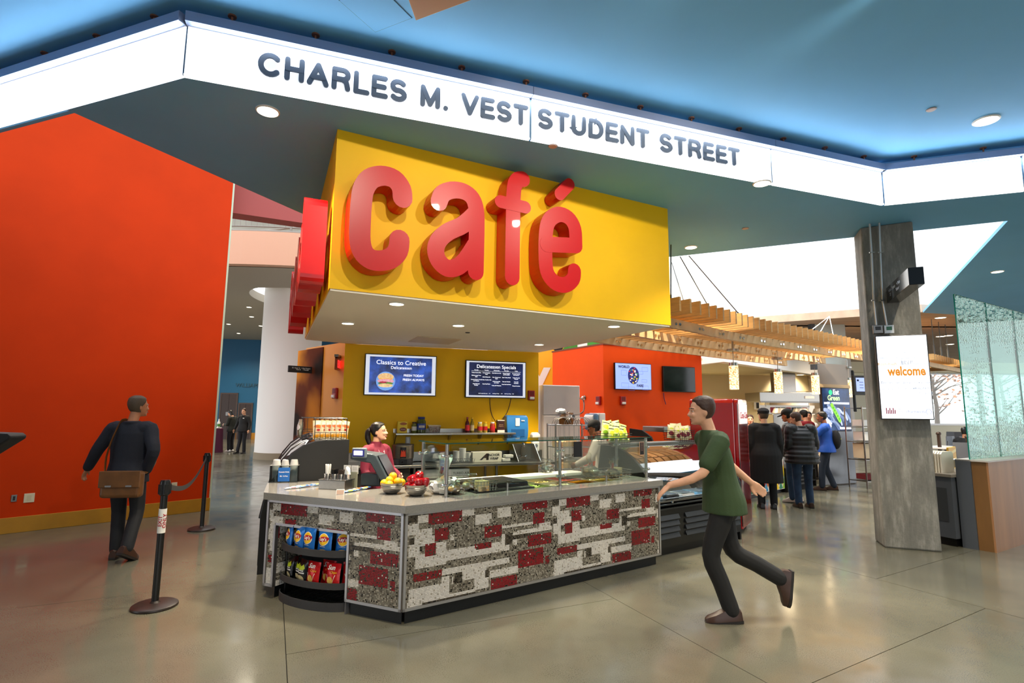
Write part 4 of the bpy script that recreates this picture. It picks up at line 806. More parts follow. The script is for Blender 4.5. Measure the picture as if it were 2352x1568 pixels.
# =================== OPEN COOLER at the left end of the counter ===================
CLA = math.radians(22)
cl = thing('open_cooler', 'black open front cooler with a curved glass front at the left end of the counter', 'display cooler', (-2.55, 5.74, 0), CLA)
CPF = [(0, 0), (0, .36), (.0, .55), (.03, .72), (.09, .90), (.17, 1.06), (.27, 1.19), (.38, 1.27), (.50, 1.31), (.62, 1.325), (.84, 1.33), (.84, 0)]
ob('end_panel', B().prism([(x, 0, z) for x, z in CPF], (0, .03, 0)), mat('cooler_black', '0e0e0d', .6), cl)
ob('end_panel', B().prism([(x, 2.2, z) for x, z in CPF], (0, .03, 0)), mat('cooler_black', '0e0e0d', .6), cl)
cv = CPF[2:10]
ob('curved_glass', B().rings([[V((x-.01, 0.03, z)), V((x-.01, .75, z)), V((x-.002, .75, z-.004)), V((x-.002, .03, z-.004))] for x, z in cv], cap=False).rings([[V((x-.01, 0.77, z)), V((x-.01, 2.2, z)), V((x-.002, 2.2, z-.004)), V((x-.002, .77, z-.004))] for x, z in cv], cap=False), glass('tinted_glass', '5c4c3a', 1.5), cl, smooth=True)
for y in (.0, .75, 1.49, 2.18): ob('glass_rib', B().tube([(x-.008, y+.012, z) for x, z in cv], .012, 6), BLACK, cl, smooth=True)
ob('lower_front', B().box(-.005, .05, .03, 2.2, .08, .55), MATTE, cl, bev=.004); ob('top_panel', B().box(.5, .84, .03, 2.2, 1.30, 1.328), DSTEEL, cl)
ob('rear_wall', B().box(.80, .84, .03, 2.2, .08, 1.3), DSTEEL, cl); ob('kick', B().box(.03, .8, .03, 2.2, 0, .08), BLACK, cl)
for z, x0 in ((.5, .08), (.78, .16), (1.02, .28)): ob('shelf', B().box(x0, .8, .03, 2.2, z, z+.02), DSTEEL, cl)
rnd = random.Random(3)
for r_, (z, x0) in enumerate(((.52, .14), (.80, .22), (1.04, .34))):
    for i in range(9):
        p = cf(0, 0) ; M = Matrix.Translation(cl.location) @ Matrix.Rotation(CLA, 4, 'Z'); w_ = M @ V((x0+.08, .12+i*.155, z)); mm = [mat('pack_cream', 'd9c7a4', .5), mat('pack_brown', '8c5a34', .5), mat('pack_pink', 'cf9a8c', .5)][(i+r_) % 3]
        t = thing('sandwich_pack', ['bottom', 'middle', 'top'][r_]+' shelf of the curved cooler, '+ORD[i]+' wrapped sandwich pack from the near end', 'sandwich', tuple(w_), CLA+math.pi, 'packs in the curved cooler')
        ob('pack', B().prism([(-.06, -.06, 0), (.06, -.06, 0), (-.06, -.06, .12)], (0, .09, 0)), mm, t, bev=.006); ob('label', B().box(-.03, .03, -.0615, -.06, .01, .05), PW2, t)
area('cooler_shelf_lamp', tuple(Matrix.Translation(cl.location) @ Matrix.Rotation(CLA, 4, 'Z') @ V((.45, .75, 1.29))), tuple(Matrix.Translation(cl.location) @ Matrix.Rotation(CLA, 4, 'Z') @ V((.2, .75, .5))), .1, 1.3, 8, (1, .9, .7))
# wire racks of bagged crisps on the cooler
CRW = mat('kettle_foil', 'e3c48a', .3, .1, col2='f6e9cc', vs=14)
def d_kettle(root, patch, wt):
    patch('print', ell(0, .135, .045, .018), mat('print_orange', 'd96a1c', .4)); patch('print', [(-.05, .01), (.05, .01), (.05, .05), (-.05, .045)], mat('print_amber', 'f0a21c', .4)); patch('print', ell(0, .095, .02, .012), PR2)
ket = make_bag('crisp_bag', 'x', .105, .2, .05, CRW, 5, d_kettle)
Mc = Matrix.Translation(cl.location) @ Matrix.Rotation(CLA, 4, 'Z')
ra = lambda x, y, z: Mc @ V((x, y, z))
def rack(label, y0, y1, x0, x1, z0, h):
    t = thing('wire_rack', label, 'wire rack', tuple(ra((x0+x1)/2, (y0+y1)/2, z0)), CLA); a, b, c, d = x0-(x0+x1)/2, x1-(x0+x1)/2, y0-(y0+y1)/2, y1-(y0+y1)/2
    for zz in (.004, h*.35, h): ob('wire_frame', B().tube([(a, c, zz), (b, c, zz), (b, d, zz), (a, d, zz)], .0035, 6, closed=True), BLACK, t)
    for i in range(7): x = a+(b-a)*i/6; ob('wire', B().tube([(x, c, h if i in (0, 6) else h*.35), (x, c, .004), (x, d, .004), (x, d, h)], .003 if i % 6 else .0045, 6), BLACK, t)
    return t
rack('black wire rack of crisp bags on the cooler, nearest the counter', .04, .36, .48, .81, 1.33, .23); rack('black wire rack of dark crisp bags at the back of the cooler top', .42, 1.1, .36, .80, 1.33, .23)
first = True
for i in range(6):
    p = ra(.51+i*.054, .10, 1.338); lab = ORD[i]+' cream crisp bag from the left in the near wire rack'
    if i == 0: ket.location = p; ket.rotation_euler = (-.1, 0, CLA+.5); ket['label'] = lab; ket['group'] = 'cream crisp bags'
    else: dup(ket, p, (-.1, .16+.05*(i % 2), CLA+.45), lab, 'cream crisp bags')
dk = make_bag('crisp_bag', 'x', .105, .2, .05, mat('dark_green_foil', '39442a', .3, .2, col2='d9d3b8', vs=16), 6, lambda r, pa_, w_: pa_('print', ell(0, .11, .035, .03), PW2))
for i in range(6):
    p = ra(.33, .50+i*.09, 1.338); lab = ORD[i]+' dark green crisp bag from the near end of the back wire rack'
    if i == 0: dk.location = p; dk.rotation_euler = (-.1, 0, CLA-1.2); dk['label'] = lab; dk['group'] = 'dark crisp bags'
    else: dup(dk, p, (-.1, 0, CLA-1.2), lab, 'dark crisp bags')
# =================== DELI CASE right of the counter ===================
dc = thing('deli_case', 'long black deli case with a big curved glass front right of the mosaic counter', 'display case', tuple(cf(3.13, .18, 0)), ANG)
DL = 1.8; DPF = [(0, 0), (0, .5), (-.02, .56), (-.03, .64), (-.02, .74), (.03, .88), (.12, 1.0), (.24, 1.1), (.38, 1.18), (.54, 1.235), (.62, 1.24), (.78, 1.24), (.84, .9), (.84, 0)]
for x in (0, DL-.03): ob('end_panel', B().prism([(x, y, z) for y, z in DPF], (.03, 0, 0)), mat('deli_black', '0c0d0f', .3), dc)
dcv = DPF[4:10]
ob('curved_glass', B().rings([[V((.04, y, z)), V((DL-.04, y, z)), V((DL-.04, y+.006, z-.004)), V((.04, y+.006, z-.004))] for y, z in smooth(dcv, 3)], cap=False), glass('deli_glass', 'c9d6d2', 7), dc, smooth=True, ang=60)
ob('top_rail', B().cyl((-.02, .56, 1.25), (DL+.02, .56, 1.25), .028, n=16), STEEL, dc, smooth=True); ob('top_shelf', B().box(.03, DL-.03, .56, .8, 1.20, 1.225), DSTEEL, dc)
ob('front_body', B().box(.03, DL-.03, 0, .06, .1, .52), mat('deli_black', '0c0d0f', .3), dc); ob('kick', B().box(.03, DL-.03, .06, .8, 0, .1), BLACK, dc); ob('back_wall', B().box(.03, DL-.03, .78, .82, .1, 1.2), mat('deli_inner', '20272c', .3), dc)
for z in (.53, .575, .64): ob('bumper_rail', B().box(.0, DL, -.035, -.01, z, z+.014), mat('rail_dark_steel', '4b4f50', .3, .8), dc)
for x in (.35, 1.2): ob('rail_bolt', B().cyl((x, -.045, .61), (x, -.03, .61), .014, n=12), CHROME, dc, smooth=True)
for x0, x1 in ((.05, .5), (.62, 1.1), (1.22, 1.75)):
    for k in range(4): ob('vent_louvre', B().prism([(x0, -.004, .2+k*.07), (x0, -.03, .2+k*.07), (x0, -.004, .25+k*.07)], (x1-x0, 0, 0)), mat('vent_grey', '25282b', .4), dc)
ob('glass_shelf', B().box(.04, DL-.04, .14, .7, .80, .808), GLASS, dc); ob('well_floor', B().box(.04, DL-.04, .02, .78, .60, .62), STEEL, dc)
ob('case_lamp', B().box(.1, DL-.1, .4, .44, 1.16, 1.175), LAMPC, dc); area('deli_case_lamp', tuple(Matrix.Translation(dc.location) @ Matrix.Rotation(ANG, 4, 'Z') @ V((.95, .4, 1.15))), tuple(Matrix.Translation(dc.location) @ Matrix.Rotation(ANG, 4, 'Z') @ V((.95, .3, .6))), 1.6, .06, 14, (.85, .93, 1))
Md = Matrix.Translation(dc.location) @ Matrix.Rotation(ANG, 4, 'Z')
for i in range(6):
    for j in range(2):
        p = Md @ V((.14+i*.3, .14+j*.3, .62)); t = thing('food_tray', ['front', 'back'][j]+' row of the deli case, '+ORD[i]+' clear lidded food tray from the left', 'food tray', tuple(p), ANG, 'trays in the deli case')
        ob('tray', B().box(-.12, .12, -.12, .12, 0, .05), [mat('tray_blue', '7fb2d4', .2), mat('tray_black', '141618', .3), WHITEP][(i+j) % 3], t, bev=.01); ob('tray_lid', B().box(-.115, .115, -.115, .115, .05, .062), CLEAR, t)
# bagged snacks in baskets on the deli case
def d_green(root, patch, wt):
    patch('print', ell(0, .12, .04, .03), PGR); patch('print', ell(0, .05, .035, .028), mat('print_leaf', '6f9a1c', .4)); patch('print', [(-.05, .165), (.05, .165), (.05, .178), (-.05, .178)], MATTE)
grn = make_bag('crisp_bag', 'x', .11, .2, .05, mat('pale_green_foil', 'dfe3b0', .35, .1, col2='8fae3a', vs=12), 8, d_green)
cr = make_bag('crisp_bag', 'x', .11, .19, .05, mat('cream_red_foil', 'e8dfb4', .35, .1), 9, lambda r, pa_, w_: (pa_('print', ell(0, .07, .04, .03), mat('print_maroon', '7c1830', .4)), pa_('print', ell(0, .14, .03, .012), PGR)))
g1 = Md @ V((.12, .66, 1.245)); basket('wire_basket', 'wire basket of pale green crisp bags on the deli case beside the sneeze guard', 0, 0, .36, .28, .14, m=MATTE, loc=g1, nl=6)
for i in range(10):
    p = g1+RT*(-.13+.065*(i % 5))+FT*(-.08+.12*(i//5))+V((0, 0, .03+.045*(i//5)+.03*(i % 2))); lab = ORD[i % 5]+' pale green crisp bag from the left in the '+['front', 'back'][i//5]+' row of its basket'
    if i == 0: grn.location = p; grn.rotation_euler = (-.1, .1, ANG); grn['label'] = lab; grn['group'] = 'pale green crisp bags'
    else: dup(grn, p, (-.15, random.uniform(-.25, .25), ANG-.3+random.uniform(-.3, .3)), lab, 'pale green crisp bags')
g2 = Md @ V((1.42, .66, 1.245)); basket('wire_basket', 'wire basket of maroon crisp bags on the deli case before the red fridge', 0, 0, .36, .28, .16, m=MATTE, loc=g2, nl=7)
for i in range(8):
    p = g2+RT*(-.12+.08*(i % 4))+FT*(-.07+.12*(i//4))+V((0, 0, .02+.03*(i//4)+.02*(i % 2))); lab = ORD[i % 4]+' cream crisp bag from the left in the '+['front', 'back'][i//4]+' row before the red fridge'
    if i == 0: cr.location = p; cr.rotation_euler = (-.1, .1, ANG); cr['label'] = lab; cr['group'] = 'cream and maroon crisp bags'
    else: dup(cr, p, (-.15, random.uniform(-.25, .25), ANG-.3+random.uniform(-.3, .3)), lab, 'cream and maroon crisp bags')
# =================== YELLOW WALL: screens, shelf, counter ===================
YA = math.atan2(yd.y, yd.x)
def wv(x, y, off=0.): a = YW0-yn*off; return VP(x, y, a, a+yd)
def hexring(*a): pass
def screen(name, label, wallA, wallB, tl, br, th=.05, fm=BLACK, cat='screen', off=.02):
    """flat wall screen; returns thing, half sizes, plane matrix just in front of the glass"""
    wa, wb = V(wallA), V(wallB); d = (wb-wa).normalized(); n = V((-d.y, d.x)); a = wa-n*(off+th)
    p, q = VP(*tl, a, a+d), VP(*br, a, a+d); c = (p+q)/2; w_ = (q-p).to_2d().dot(d); h = abs(p.z-q.z)
    t = thing(name, label, cat, (c.x, c.y, c.z), math.atan2(d.y, d.x))
    ob('casing', B().box(-w_/2, w_/2, 0, th, -h/2, h/2), fm, t, bev=.006); ob('mount', B().box(-w_*.2, w_*.2, th, th+off, -h*.2, h*.2), DSTEEL, t)
    return t, w_/2, h/2
FR = lambda y=-.002: bas((0, y, 0), (1, 0, 0), (0, 0, 1))
def rect(x0, x1, z0, z1, y): return B().box(x0, x1, y, y+.001, z0, z1)
EMW = mat('lit_white', 'dfe6f6', .3, e=.5); EMT = mat('lit_text', 'f4f6ff', .3, e=.95)
t, w_, h_ = screen('menu_screen', 'left menu screen on the yellow wall showing a sandwich on blue', YW0, BR_, (839, 811), (1001, 910))
ob('display', rect(-w_+.014, w_-.014, -h_+.014, h_-.014, -.002), EMW, t)
ob('picture', rect(-w_+.075, w_-.075, -h_+.045, h_-.045, -.0035), mat('lit_blue_chalk', '070d24', .3, e=.6, vs=5, col2='2a58c0', detail=8), t)
text('lettering', 'Classics to Creative', .098, EMT, t, bas((0, -.005, .165), (1, 0, 0), (0, 0, 1))); text('lettering', 'Delicatessen', .066, EMT, t, bas((0, -.005, .095), (1, 0, 0), (0, 0, 1)))
text('lettering', 'FRESH TODAY\nFRESH ALWAYS', .05, EMT, t, bas((.2, -.005, -.02), (1, 0, 0), (0, 0, 1)), off=.0006, lsp=1.35)
bx, bz_ = -.24, -.09
sand = [('bun', ell(bx, bz_+.055, .125, .062), 'd8b07a'), ('cheese', [(bx-.12, bz_+.03), (bx+.12, bz_+.03), (bx+.06, bz_-.0), (bx+.03, bz_+.02), (bx-.05, bz_-.005)], 'f0a52c'), ('meat', ell(bx, bz_-.01, .13, .034), 'd99aa6'), ('lettuce', ell(bx, bz_-.045, .12, .022), '4f7a2c'), ('tomato', ell(bx-.04, bz_-.03, .06, .014), 'a3243c'), ('bun', ell(bx, bz_-.08, .115, .03), 'd9b98a')]
ob('halo', B().prism([(x, -.0045, z) for x, z in ell(bx, bz_-.01, .15, .15)], (0, .0005, 0)), mat('lit_halo', '6fa2ea', .3, e=.6), t)
for i, (nm, po, c) in enumerate(sand): ob(nm, B().prism([(x, -.0055-.0006*i, z) for x, z in po], (0, .0004, 0)), mat('lit_'+nm+c, c, .4, e=.75, var=.25, vs=40), t)
t, w_, h_ = screen('menu_screen', 'right menu screen on the yellow wall listing weekday specials in columns', YW0, BR_, (1070, 826), (1208, 915))
ob('display', rect(-w_+.014, w_-.014, -h_+.014, h_-.014, -.002), EMW, t); ob('picture', rect(-w_+.06, w_-.06, -h_+.04, h_-.035, -.0035), mat('lit_navy_chalk', '070c22', .3, e=.55, vs=4, col2='1c2a60', detail=8), t)
text('lettering', 'Delicatessen Specials', .083, EMT, t, bas((0, -.005, .185), (1, 0, 0), (0, 0, 1)))
for k, dn_ in enumerate(('Monday', 'Tuesday', 'Wednesday', 'Thursday', 'Friday')):
    x = -.355+.178*k; text('lettering', dn_, .022, EMT, t, bas((x, -.005, .145), (1, 0, 0), (0, 0, 1)))
    ob('heading_line', rect(x-.085, x+.085, .133, .136, -.0045), EMT, t)
    text('lettering', ['Turkey Cordon Bleu\n\nMediterranean Tuna\nSalad\n\nCurried Chicken Wrap\nand Walnuts\n\nRoast Beef and\nCheddar', 'Roasted Eggplant\nStack\n\nItalian Mozzarella\n\nTurkey Cheddar Club\n\n\nRoast Beef Panini', 'Roast Beef on a Roll\n\n\nHam, Gruyere and\nApple\n\nGrilled Vegetable\nand Onion\n\nTurkey BLT Baguette', 'Roasted Eggplant\nand Portobello\n\nSpicy Turkey Panini\n\n\nHam and Cheddar\n\nRoast Beef and Swiss', 'Roasted Vegetable\nand Hummus\n\nTurkey Avocado\nFocaccia\n\nTuna with\nCucumber\n\nTurkey Provolone'][k], .0195, EMT, t, bas((x, -.005, .1), (1, 0, 0), (0, 0, 1)), lsp=1.2, off=.0004, kind='stuff')
text('lettering', 'Add Fountain Beverage    1.45        Add Bag of Chips      1.25        Add Cup of Soup    2.95', .017, EMT, t, bas((0, -.005, -.245), (1, 0, 0), (0, 0, 1)))
cab1 = [wv(1125, 914, .02), wv(1126, 935, .015), wv(1131, 955, .015), wv(1141, 972, .1)]; tag(ob('screen_cable', B().tube(smooth([tuple(p) for p in cab1], 5), .006, 6), mat('cable_dark', '3a1c14', .5)), 'thin dark cable hanging left below the specials screen', 'cable')
cab1 = [wv(1174, 914, .02), wv(1170, 932, .015), wv(1163, 950, .015), wv(1153, 962, .08)]; tag(ob('screen_cable', B().tube(smooth([tuple(p) for p in cab1], 5), .006, 6), mat('cable_dark', '3a1c14', .5)), 'thin dark cable hanging right below the specials screen', 'cable')
def alarm(label, p, rz, strobe=True, m='alarm_red'):
    t = thing('fire_alarm', label, 'fire alarm', tuple(p), rz); ob('box', B().box(-.06, .06, -.05, 0, -.085, .085), mat('alarm_red', 'a3121c', .35), t, bev=.01)
    ob('strobe', B().box(-.042, .042, -.075, -.05, -.07, -.025), WHITEP, t, bev=.008); ob('grille', B().box(-.04, .04, -.053, -.05, .0, .07), mat('alarm_dark', '7a0c14', .5), t)
alarm('red fire alarm on the yellow wall right of the specials screen', wv(1219, 908), YA)
p = wv(937, 1012); t = thing('wall_socket', 'grey wall socket under the steel shelf on the yellow wall', 'socket', tuple(p), YA); ob('plate', B().box(-.04, .04, -.008, 0, -.065, .065), mat('socket_grey', '8f8a80', .4, .4), t, bev=.003); ob('outlet', B().box(-.018, .018, -.011, -.008, -.045, .045), DSTEEL, t)
# steel wall shelf with jars
sl, sr = wv(903, 992, .02), wv(1171, 997, .02); sz = wv(1040, 994, .31).z; sm = (sl+sr)/2; sw = (sr-sl).to_2d().dot(yd)/2
ws = thing('wall_shelf', 'long stainless wall shelf carrying jars and bottles on the yellow wall', 'shelf', (sm.x, sm.y, sz), YA)
ob('shelf_board', B().box(-sw, sw, -.31, 0, -.03, 0), STEEL, ws, bev=.006); ob('upstand', B().box(-sw, sw, -.012, 0, 0, .06), STEEL, ws)
for x in (-sw+.01, -sw*.1, sw*.42, sw-.06): ob('bracket', B().prism([(x, 0, -.03), (x, -.24, -.03), (x, -.03, -.2), (x, 0, -.2)], (.012, 0, 0)), STEEL, ws)
def onshelf(px, off=.17): q = wv(px, 993, off); q.z = sz; return q
def jar(name, label, px, r, h, body, lidm, lab, cat='jar', fill=None, off=.17):
    t = thing(name, label, cat, tuple(onshelf(px, off)), YA)
    ob('glass_body', B().lathe([(r*.9, 0), (r, .008), (r, h*.72), (r*.72, h*.84), (r*.7, h*.88)], n=20), body, t, smooth=True); ob('lid', B().lathe([(r*.76, h*.86), (r*.78, h*.87), (r*.78, h*.99), (r*.7, h)], n=20), lidm, t, smooth=True)
    if lab: ob('label', B().lathe([(r*1.012, h*.2), (r*1.012, h*.58)], n=20), lab, t, smooth=True)
    return t
t = thing('yellow_carton', 'yellow food carton with a brown picture at the left end of the steel shelf', 'carton', tuple(onshelf(923)), YA); ob('carton', B().box(-.075, .075, -.05, .05, 0, .178), mat('carton_yellow', 'f7d21e', .45), t, bev=.003)
ob('banner', B().prism([(x, -.0515, z) for x, z in ell(.012, .142, .055, .02)], (0, .001, 0)), mat('carton_red', 'a33c1c', .5), t); text('lettering', 'Premium', .024, PY, t, bas((.012, -.053, .134), (1, 0, 0), (0, 0, 1))); ob('picture', B().prism([(x, -.0515, z) for x, z in ell(.01, .055, .055, .03)], (0, .001, 0)), mat('carton_brown', '8a3a22', .5, var=.5, vs=60), t); text('lettering', 'Chocolate', .018, PW2, t, bas((.01, -.053, .05), (1, 0, 0), (0, 0, 1)))
LBB = mat('label_blue', '1f3f9c', .4); LBW = mat('label_white', 'e9e4d8', .5); LBR = mat('label_red', 'c8202a', .4); OLIVE = mat('olive_fill', '3f4a1a', .25, col2='8a8a3a', vs=50)
jar('olive_jar', 'small dark jar of olives with a white label on the steel shelf', 951, .043, .17, OLIVE, mat('lid_dark', '3a1c1c', .4), LBW)
pj = jar('pickle_jar', 'large jar of pickles with a blue lid and blue label on the steel shelf', 967, .072, .25, mat('pickle_fill', '2d3a14', .25, col2='5d6a22', vs=30), mat('lid_blue', '23307a', .4), LBB)
ob('label_oval', B().grid(lambda u, v: V((.0735*math.sin((u-.5)*1.3), -.0735*math.cos((u-.5)*1.3), .08+.035*v)), 9, 3), LBW, pj); text('lettering', 'Vlasic', .026, LBB, pj, Matrix(), warp=lambda p: V((.0745*math.sin(p.x/.0745), -.0745*math.cos(p.x/.0745), p.y+.088)))
t = thing('plastic_tub', 'clear plastic tub of red and white sweets on the steel shelf', 'tub', tuple(onshelf(996)), YA); ob('sweets', B().box(-.08, .08, -.055, .055, .004, .1), mat('sweets', 'a33c3a', .5, col2='e3d3c0', vs=60), t, bev=.01); ob('tub', B().rings([[V((x*k, y*k, z)) for x, y in ((-.095, -.07), (.095, -.07), (.095, .07), (-.095, .07))] for k, z in ((.9, .001), (1.05, .12))], cap=False), CLEAR, t)
def bottle(label, px, r, h, m, lm, capm):
    t = thing('bottle', label, 'bottle', tuple(onshelf(px)), YA)
    ob('body', B().lathe([(r*.9, 0), (r, .01), (r, h*.55), (r*.85, h*.66), (r*.42, h*.78), (r*.4, h*.9)], n=18), m, t, smooth=True); ob('cap', B().lathe([(r*.44, h*.89), (r*.46, h*.9), (r*.44, h)], n=14), capm, t, smooth=True); ob('label', B().lathe([(r*1.02, h*.13), (r*1.02, h*.48)], n=18), lm, t, smooth=True)
bottle('dark red syrup bottle with a red label on the steel shelf', 1073, .038, .25, mat('syrup_red', '4a0a10', .15), LBR, mat('cap_red', 'a3302a', .4)); bottle('golden oil bottle with a yellow cap on the steel shelf', 1084, .035, .245, mat('oil_gold', '7c6a1c', .15), mat('label_tan', 'cbb98a', .5), PY)
jar('pepper_jar', 'jar of mixed peppers with a red label, left of a pair on the steel shelf', 1102, .043, .17, mat('pepper_mix', 'a58a3a', .3, col2='c8b45a', vs=40), PW2, LBR); jar('pepper_jar', 'jar of yellow peppers with a red label, right of a pair on the steel shelf', 1114, .04, .17, mat('pepper_yellow', 'b5a032', .3, col2='d9c64a', vs=40), PY, LBR, off=.14)
jar('pepper_jar', 'single jar of red peppers beside the dark brown carton', 1131, .044, .17, mat('pepper_red', '8c2418', .3, col2='c24a2a', vs=40), PW2, LBR)
t = thing('brown_carton', 'dark brown cocoa carton with pale lettering by the blue towel dispenser', 'carton', tuple(onshelf(1149)), YA); ob('carton', B().box(-.062, .062, -.04, .04, 0, .205), mat('carton_dark', '33120f', .45), t, bev=.003); ob('cream_foot', B().box(-.0625, .0625, -.0412, -.04, 0, .04), LBW, t); ob('cream_top', B().box(-.0625, .0625, -.0412, -.04, .19, .205), LBW, t); text('lettering', 'Xpress\nNapkins', .026, mat('gold_print', 'c9a877', .5), t, bas((0, -.0415, .12), (1, 0, 0), (0, 0, 1)))
p, q = wv(1165, 953, .2), wv(1214, 1008, .2); c_ = (p+q)/2
t = thing('towel_dispenser', 'big translucent blue paper towel dispenser on the yellow wall right of the shelf', 'towel dispenser', (c_.x, c_.y, c_.z), YA); dw, dh = (q-p).to_2d().dot(yd)/2, abs(p.z-q.z)/2; DB = mat('dispenser_blue', '2f78b8', .2, coat=.5)
ob('cover', B().rings([[V((x*k, y0 if y > 0 else y1, z)) for x, y in ((-dw, -1), (dw, -1), (dw, 1), (-dw, 1))] for z, k, y1, y0 in ((-dh, .88, -.0, .2), (-dh*.75, .96, -.01, .2), (-.02, 1, .0, .2), (dh*.75, 1, .02, .2), (dh*.94, .95, .05, .2), (dh, .85, .09, .2))]), DB, t, smooth=True, bev=.012)
ob('lower_door', B().box(-dw*.62, dw*.62, -.014, .01, -dh*.8, -.03), mat('dispenser_deep_blue', '1c5a98', .25), t, bev=.006); ob('notice', B().box(-.045, .03, -.006, .0, .02, .15), PW2, t); ob('lever', B().box(-.03, .03, -.025, -.01, -dh*.9, -dh*.75), DB, t); ob('print', B().box(.06, .12, -.004, .004, .1, .115), PW2, t)
p = wv(1231, 1020, .1); t = thing('soap_dispenser', 'cream soap dispenser mounted at the right end of the yellow wall', 'soap dispenser', tuple(p), YA)
ob('back', B().box(-.05, .05, .03, .1, -.13, .19), WHITEP, t, bev=.02); ob('hood', B().rings([[V((x, y, z)) for x, y in ((-.075, -.02), (.075, -.02), (.075, .1), (-.075, .1))] for z in (.1, .16)]+[[V((x*.7, y*.6+.04, .2)) for x, y in ((-.075, -.02), (.075, -.02), (.075, .1), (-.075, .1))]]), WHITEP, t, bev=.015); ob('tank', B().box(-.065, .065, -.01, .09, -.12, .05), WHITEP, t, bev=.02); ob('window', B().cyl((0, -.02, -.02), (0, .0, -.02), .028, n=16), mat('soap_window', '6d7480', .2), t)
# steel back counter
ba = wv(800, 1000); t0 = (ba.to_2d()-YW0).dot(yd); bcx = 1.75
bc = thing('back_counter', 'stainless steel back counter along the yellow wall with a splash back', 'worktop', (*(YW0+yd*bcx), 0), YA); bl, br_ = -1.72, 1.62
ob('top', B().box(bl, br_, -.74, -.005, .82, .86), STEEL, bc, bev=.006); ob('splash_back', B().box(bl, br_, -.02, -.003, .86, 1.0), STEEL, bc)
for x in (bl+.05, -.72, .55, br_-.05):
    for y in (-.68, -.08): ob('leg', B().cyl((x, y, 0), (x, y, .82), .02, n=12), STEEL, bc, smooth=True)
ob('undershelf', B().box(bl+.02, -.75, -.68, -.06, .25, .27), DSTEEL, bc); ob('cupboard', B().box(bl+.06, -.78, -.66, -.06, .27, .80), mat('dark_cupboard', '1c1a17', .5), bc)
Mb = Matrix.Translation(bc.location) @ Matrix.Rotation(YA, 4, 'Z')
def bpt(px, py, off=.35):
    q = wv(px, py, off); l = Mb.inverted() @ q; return Mb @ V((l.x, -off, .86))
uc = thing('undercounter_fridge', 'low stainless fridge with a name strip under the steel back counter', 'fridge', tuple(Mb @ V((-.28, -.36, 0))), YA)
ob('body', B().box(-.4, .4, -.32, .3, .1, .79), STEEL, uc, bev=.006); ob('door', B().box(-.39, .39, -.345, -.32, .12, .68), STEEL, uc, bev=.006); ob('name_strip', B().box(-.39, .39, -.35, -.32, .69, .78), mat('strip_pale', 'c9ccce', .3, .6), uc); text('lettering', 'TURBO AIR', .05, BLACK, uc, bas((.26, -.352, .71), (1, 0, 0), (0, 0, 1))); ob('handle', B().box(-.2, .25, -.36, -.345, .62, .65), BLACK, uc)
for x in (-.36, .36): ob('castor', B().cyl((x-.02, 0, .05), (x+.02, 0, .05), .05, n=12), BLACK, uc)
p = bpt(924, 1068, .45); t = thing('soup_kettle', 'round stainless soup kettle with a red flame badge on the back counter', 'soup kettle', tuple(p), YA-.1)
ob('base', B().lathe([(.15, 0), (.155, .01), (.155, .075), (.15, .085)], n=36), DGREY, t, smooth=True); ob('body', B().lathe([(.162, .085), (.165, .1), (.165, .27), (.168, .275)], n=36), STEEL, t, smooth=True); ob('lid', B().lathe([(.168, .272), (.165, .285), (.09, .298), (.01, .3)], n=36), DSTEEL, t, smooth=True)
cw = lambda x, z, r=.1665: V((r*math.sin(x/r), -r*math.cos(x/r), z))
ob('badge', B().grid(lambda u, v: cw(-.045+.09*u, .09+.16*v), 7, 3), BLACK, t); ob('flame', B().grid(lambda u, v: cw((-.04+.08*u)*(1-.25*v), .115+.085*v*(1+.2*math.sin(14*u)), .1675), 9, 4), mat('flame_orange', 'e8441c', .5), t)
ob('control_box', B().box(-.06, .06, -.172, -.12, .01, .075), BLACK, t); ob('dial', B().cyl((-.01, -.172, .042), (-.01, -.186, .042), .013, n=14), CHROME, t)
p = bpt(985, 1062, .3); tag(ob('power_cord', B().tube(smooth([tuple(p+V((x, y, .006))) for x, y in ((-.28, -.05), (-.15, .06), (0, .0), (.12, -.03), (.2, .03), (.32, .02))], 5), .006, 6), BLACK), 'black power cord of the soup kettle lying on the back counter', 'cord')
cbk = bpt(1062, 1058, .4); t = thing('cup_basket', 'wire basket of white paper cups on the back counter', 'cup basket', tuple(cbk), YA)
for z in (.01, .06): ob('wire_ring', B().tube([(-.15, -.09, z), (.15, -.09, z), (.15, .09, z), (-.15, .09, z)], .003, 6, closed=True), CHROME, t)
for i in range(10): x = -.15+.033*i; ob('wire_rib', B().tube([(x, -.09, .06), (x+.016, -.09, .01)], .0022, 5).tube([(x+.033, -.09, .06), (x+.016, -.09, .01)], .0022, 5), CHROME, t)
for i, (x, h, r) in enumerate(((-.1, .16, .052), (.0, .2, .055), (.09, .13, .05))):
    q = thing('paper_cups', ['left', 'tall middle', 'short right'][i]+' stack of white paper cups in the wire basket', 'cups', tuple(Mb @ (Mb.inverted() @ cbk+V((x, 0, .012)))), YA)
    for k in range(6): ob('cup', B().lathe([(r*(1-.1), h*k/6), (r, h*k/6+h/6-.003), (r*1.02, h*k/6+h/6)], n=18), WHITEP, q, smooth=True)
p, q = wv(1083, 1058, .45), wv(1150, 1036, .45); t = thing('wrap_box', 'long white film wrap carton with black lettering on the back counter', 'carton', tuple(bpt(1117, 1057, .42)), YA); wl_ = (q-p).to_2d().dot(yd)/2
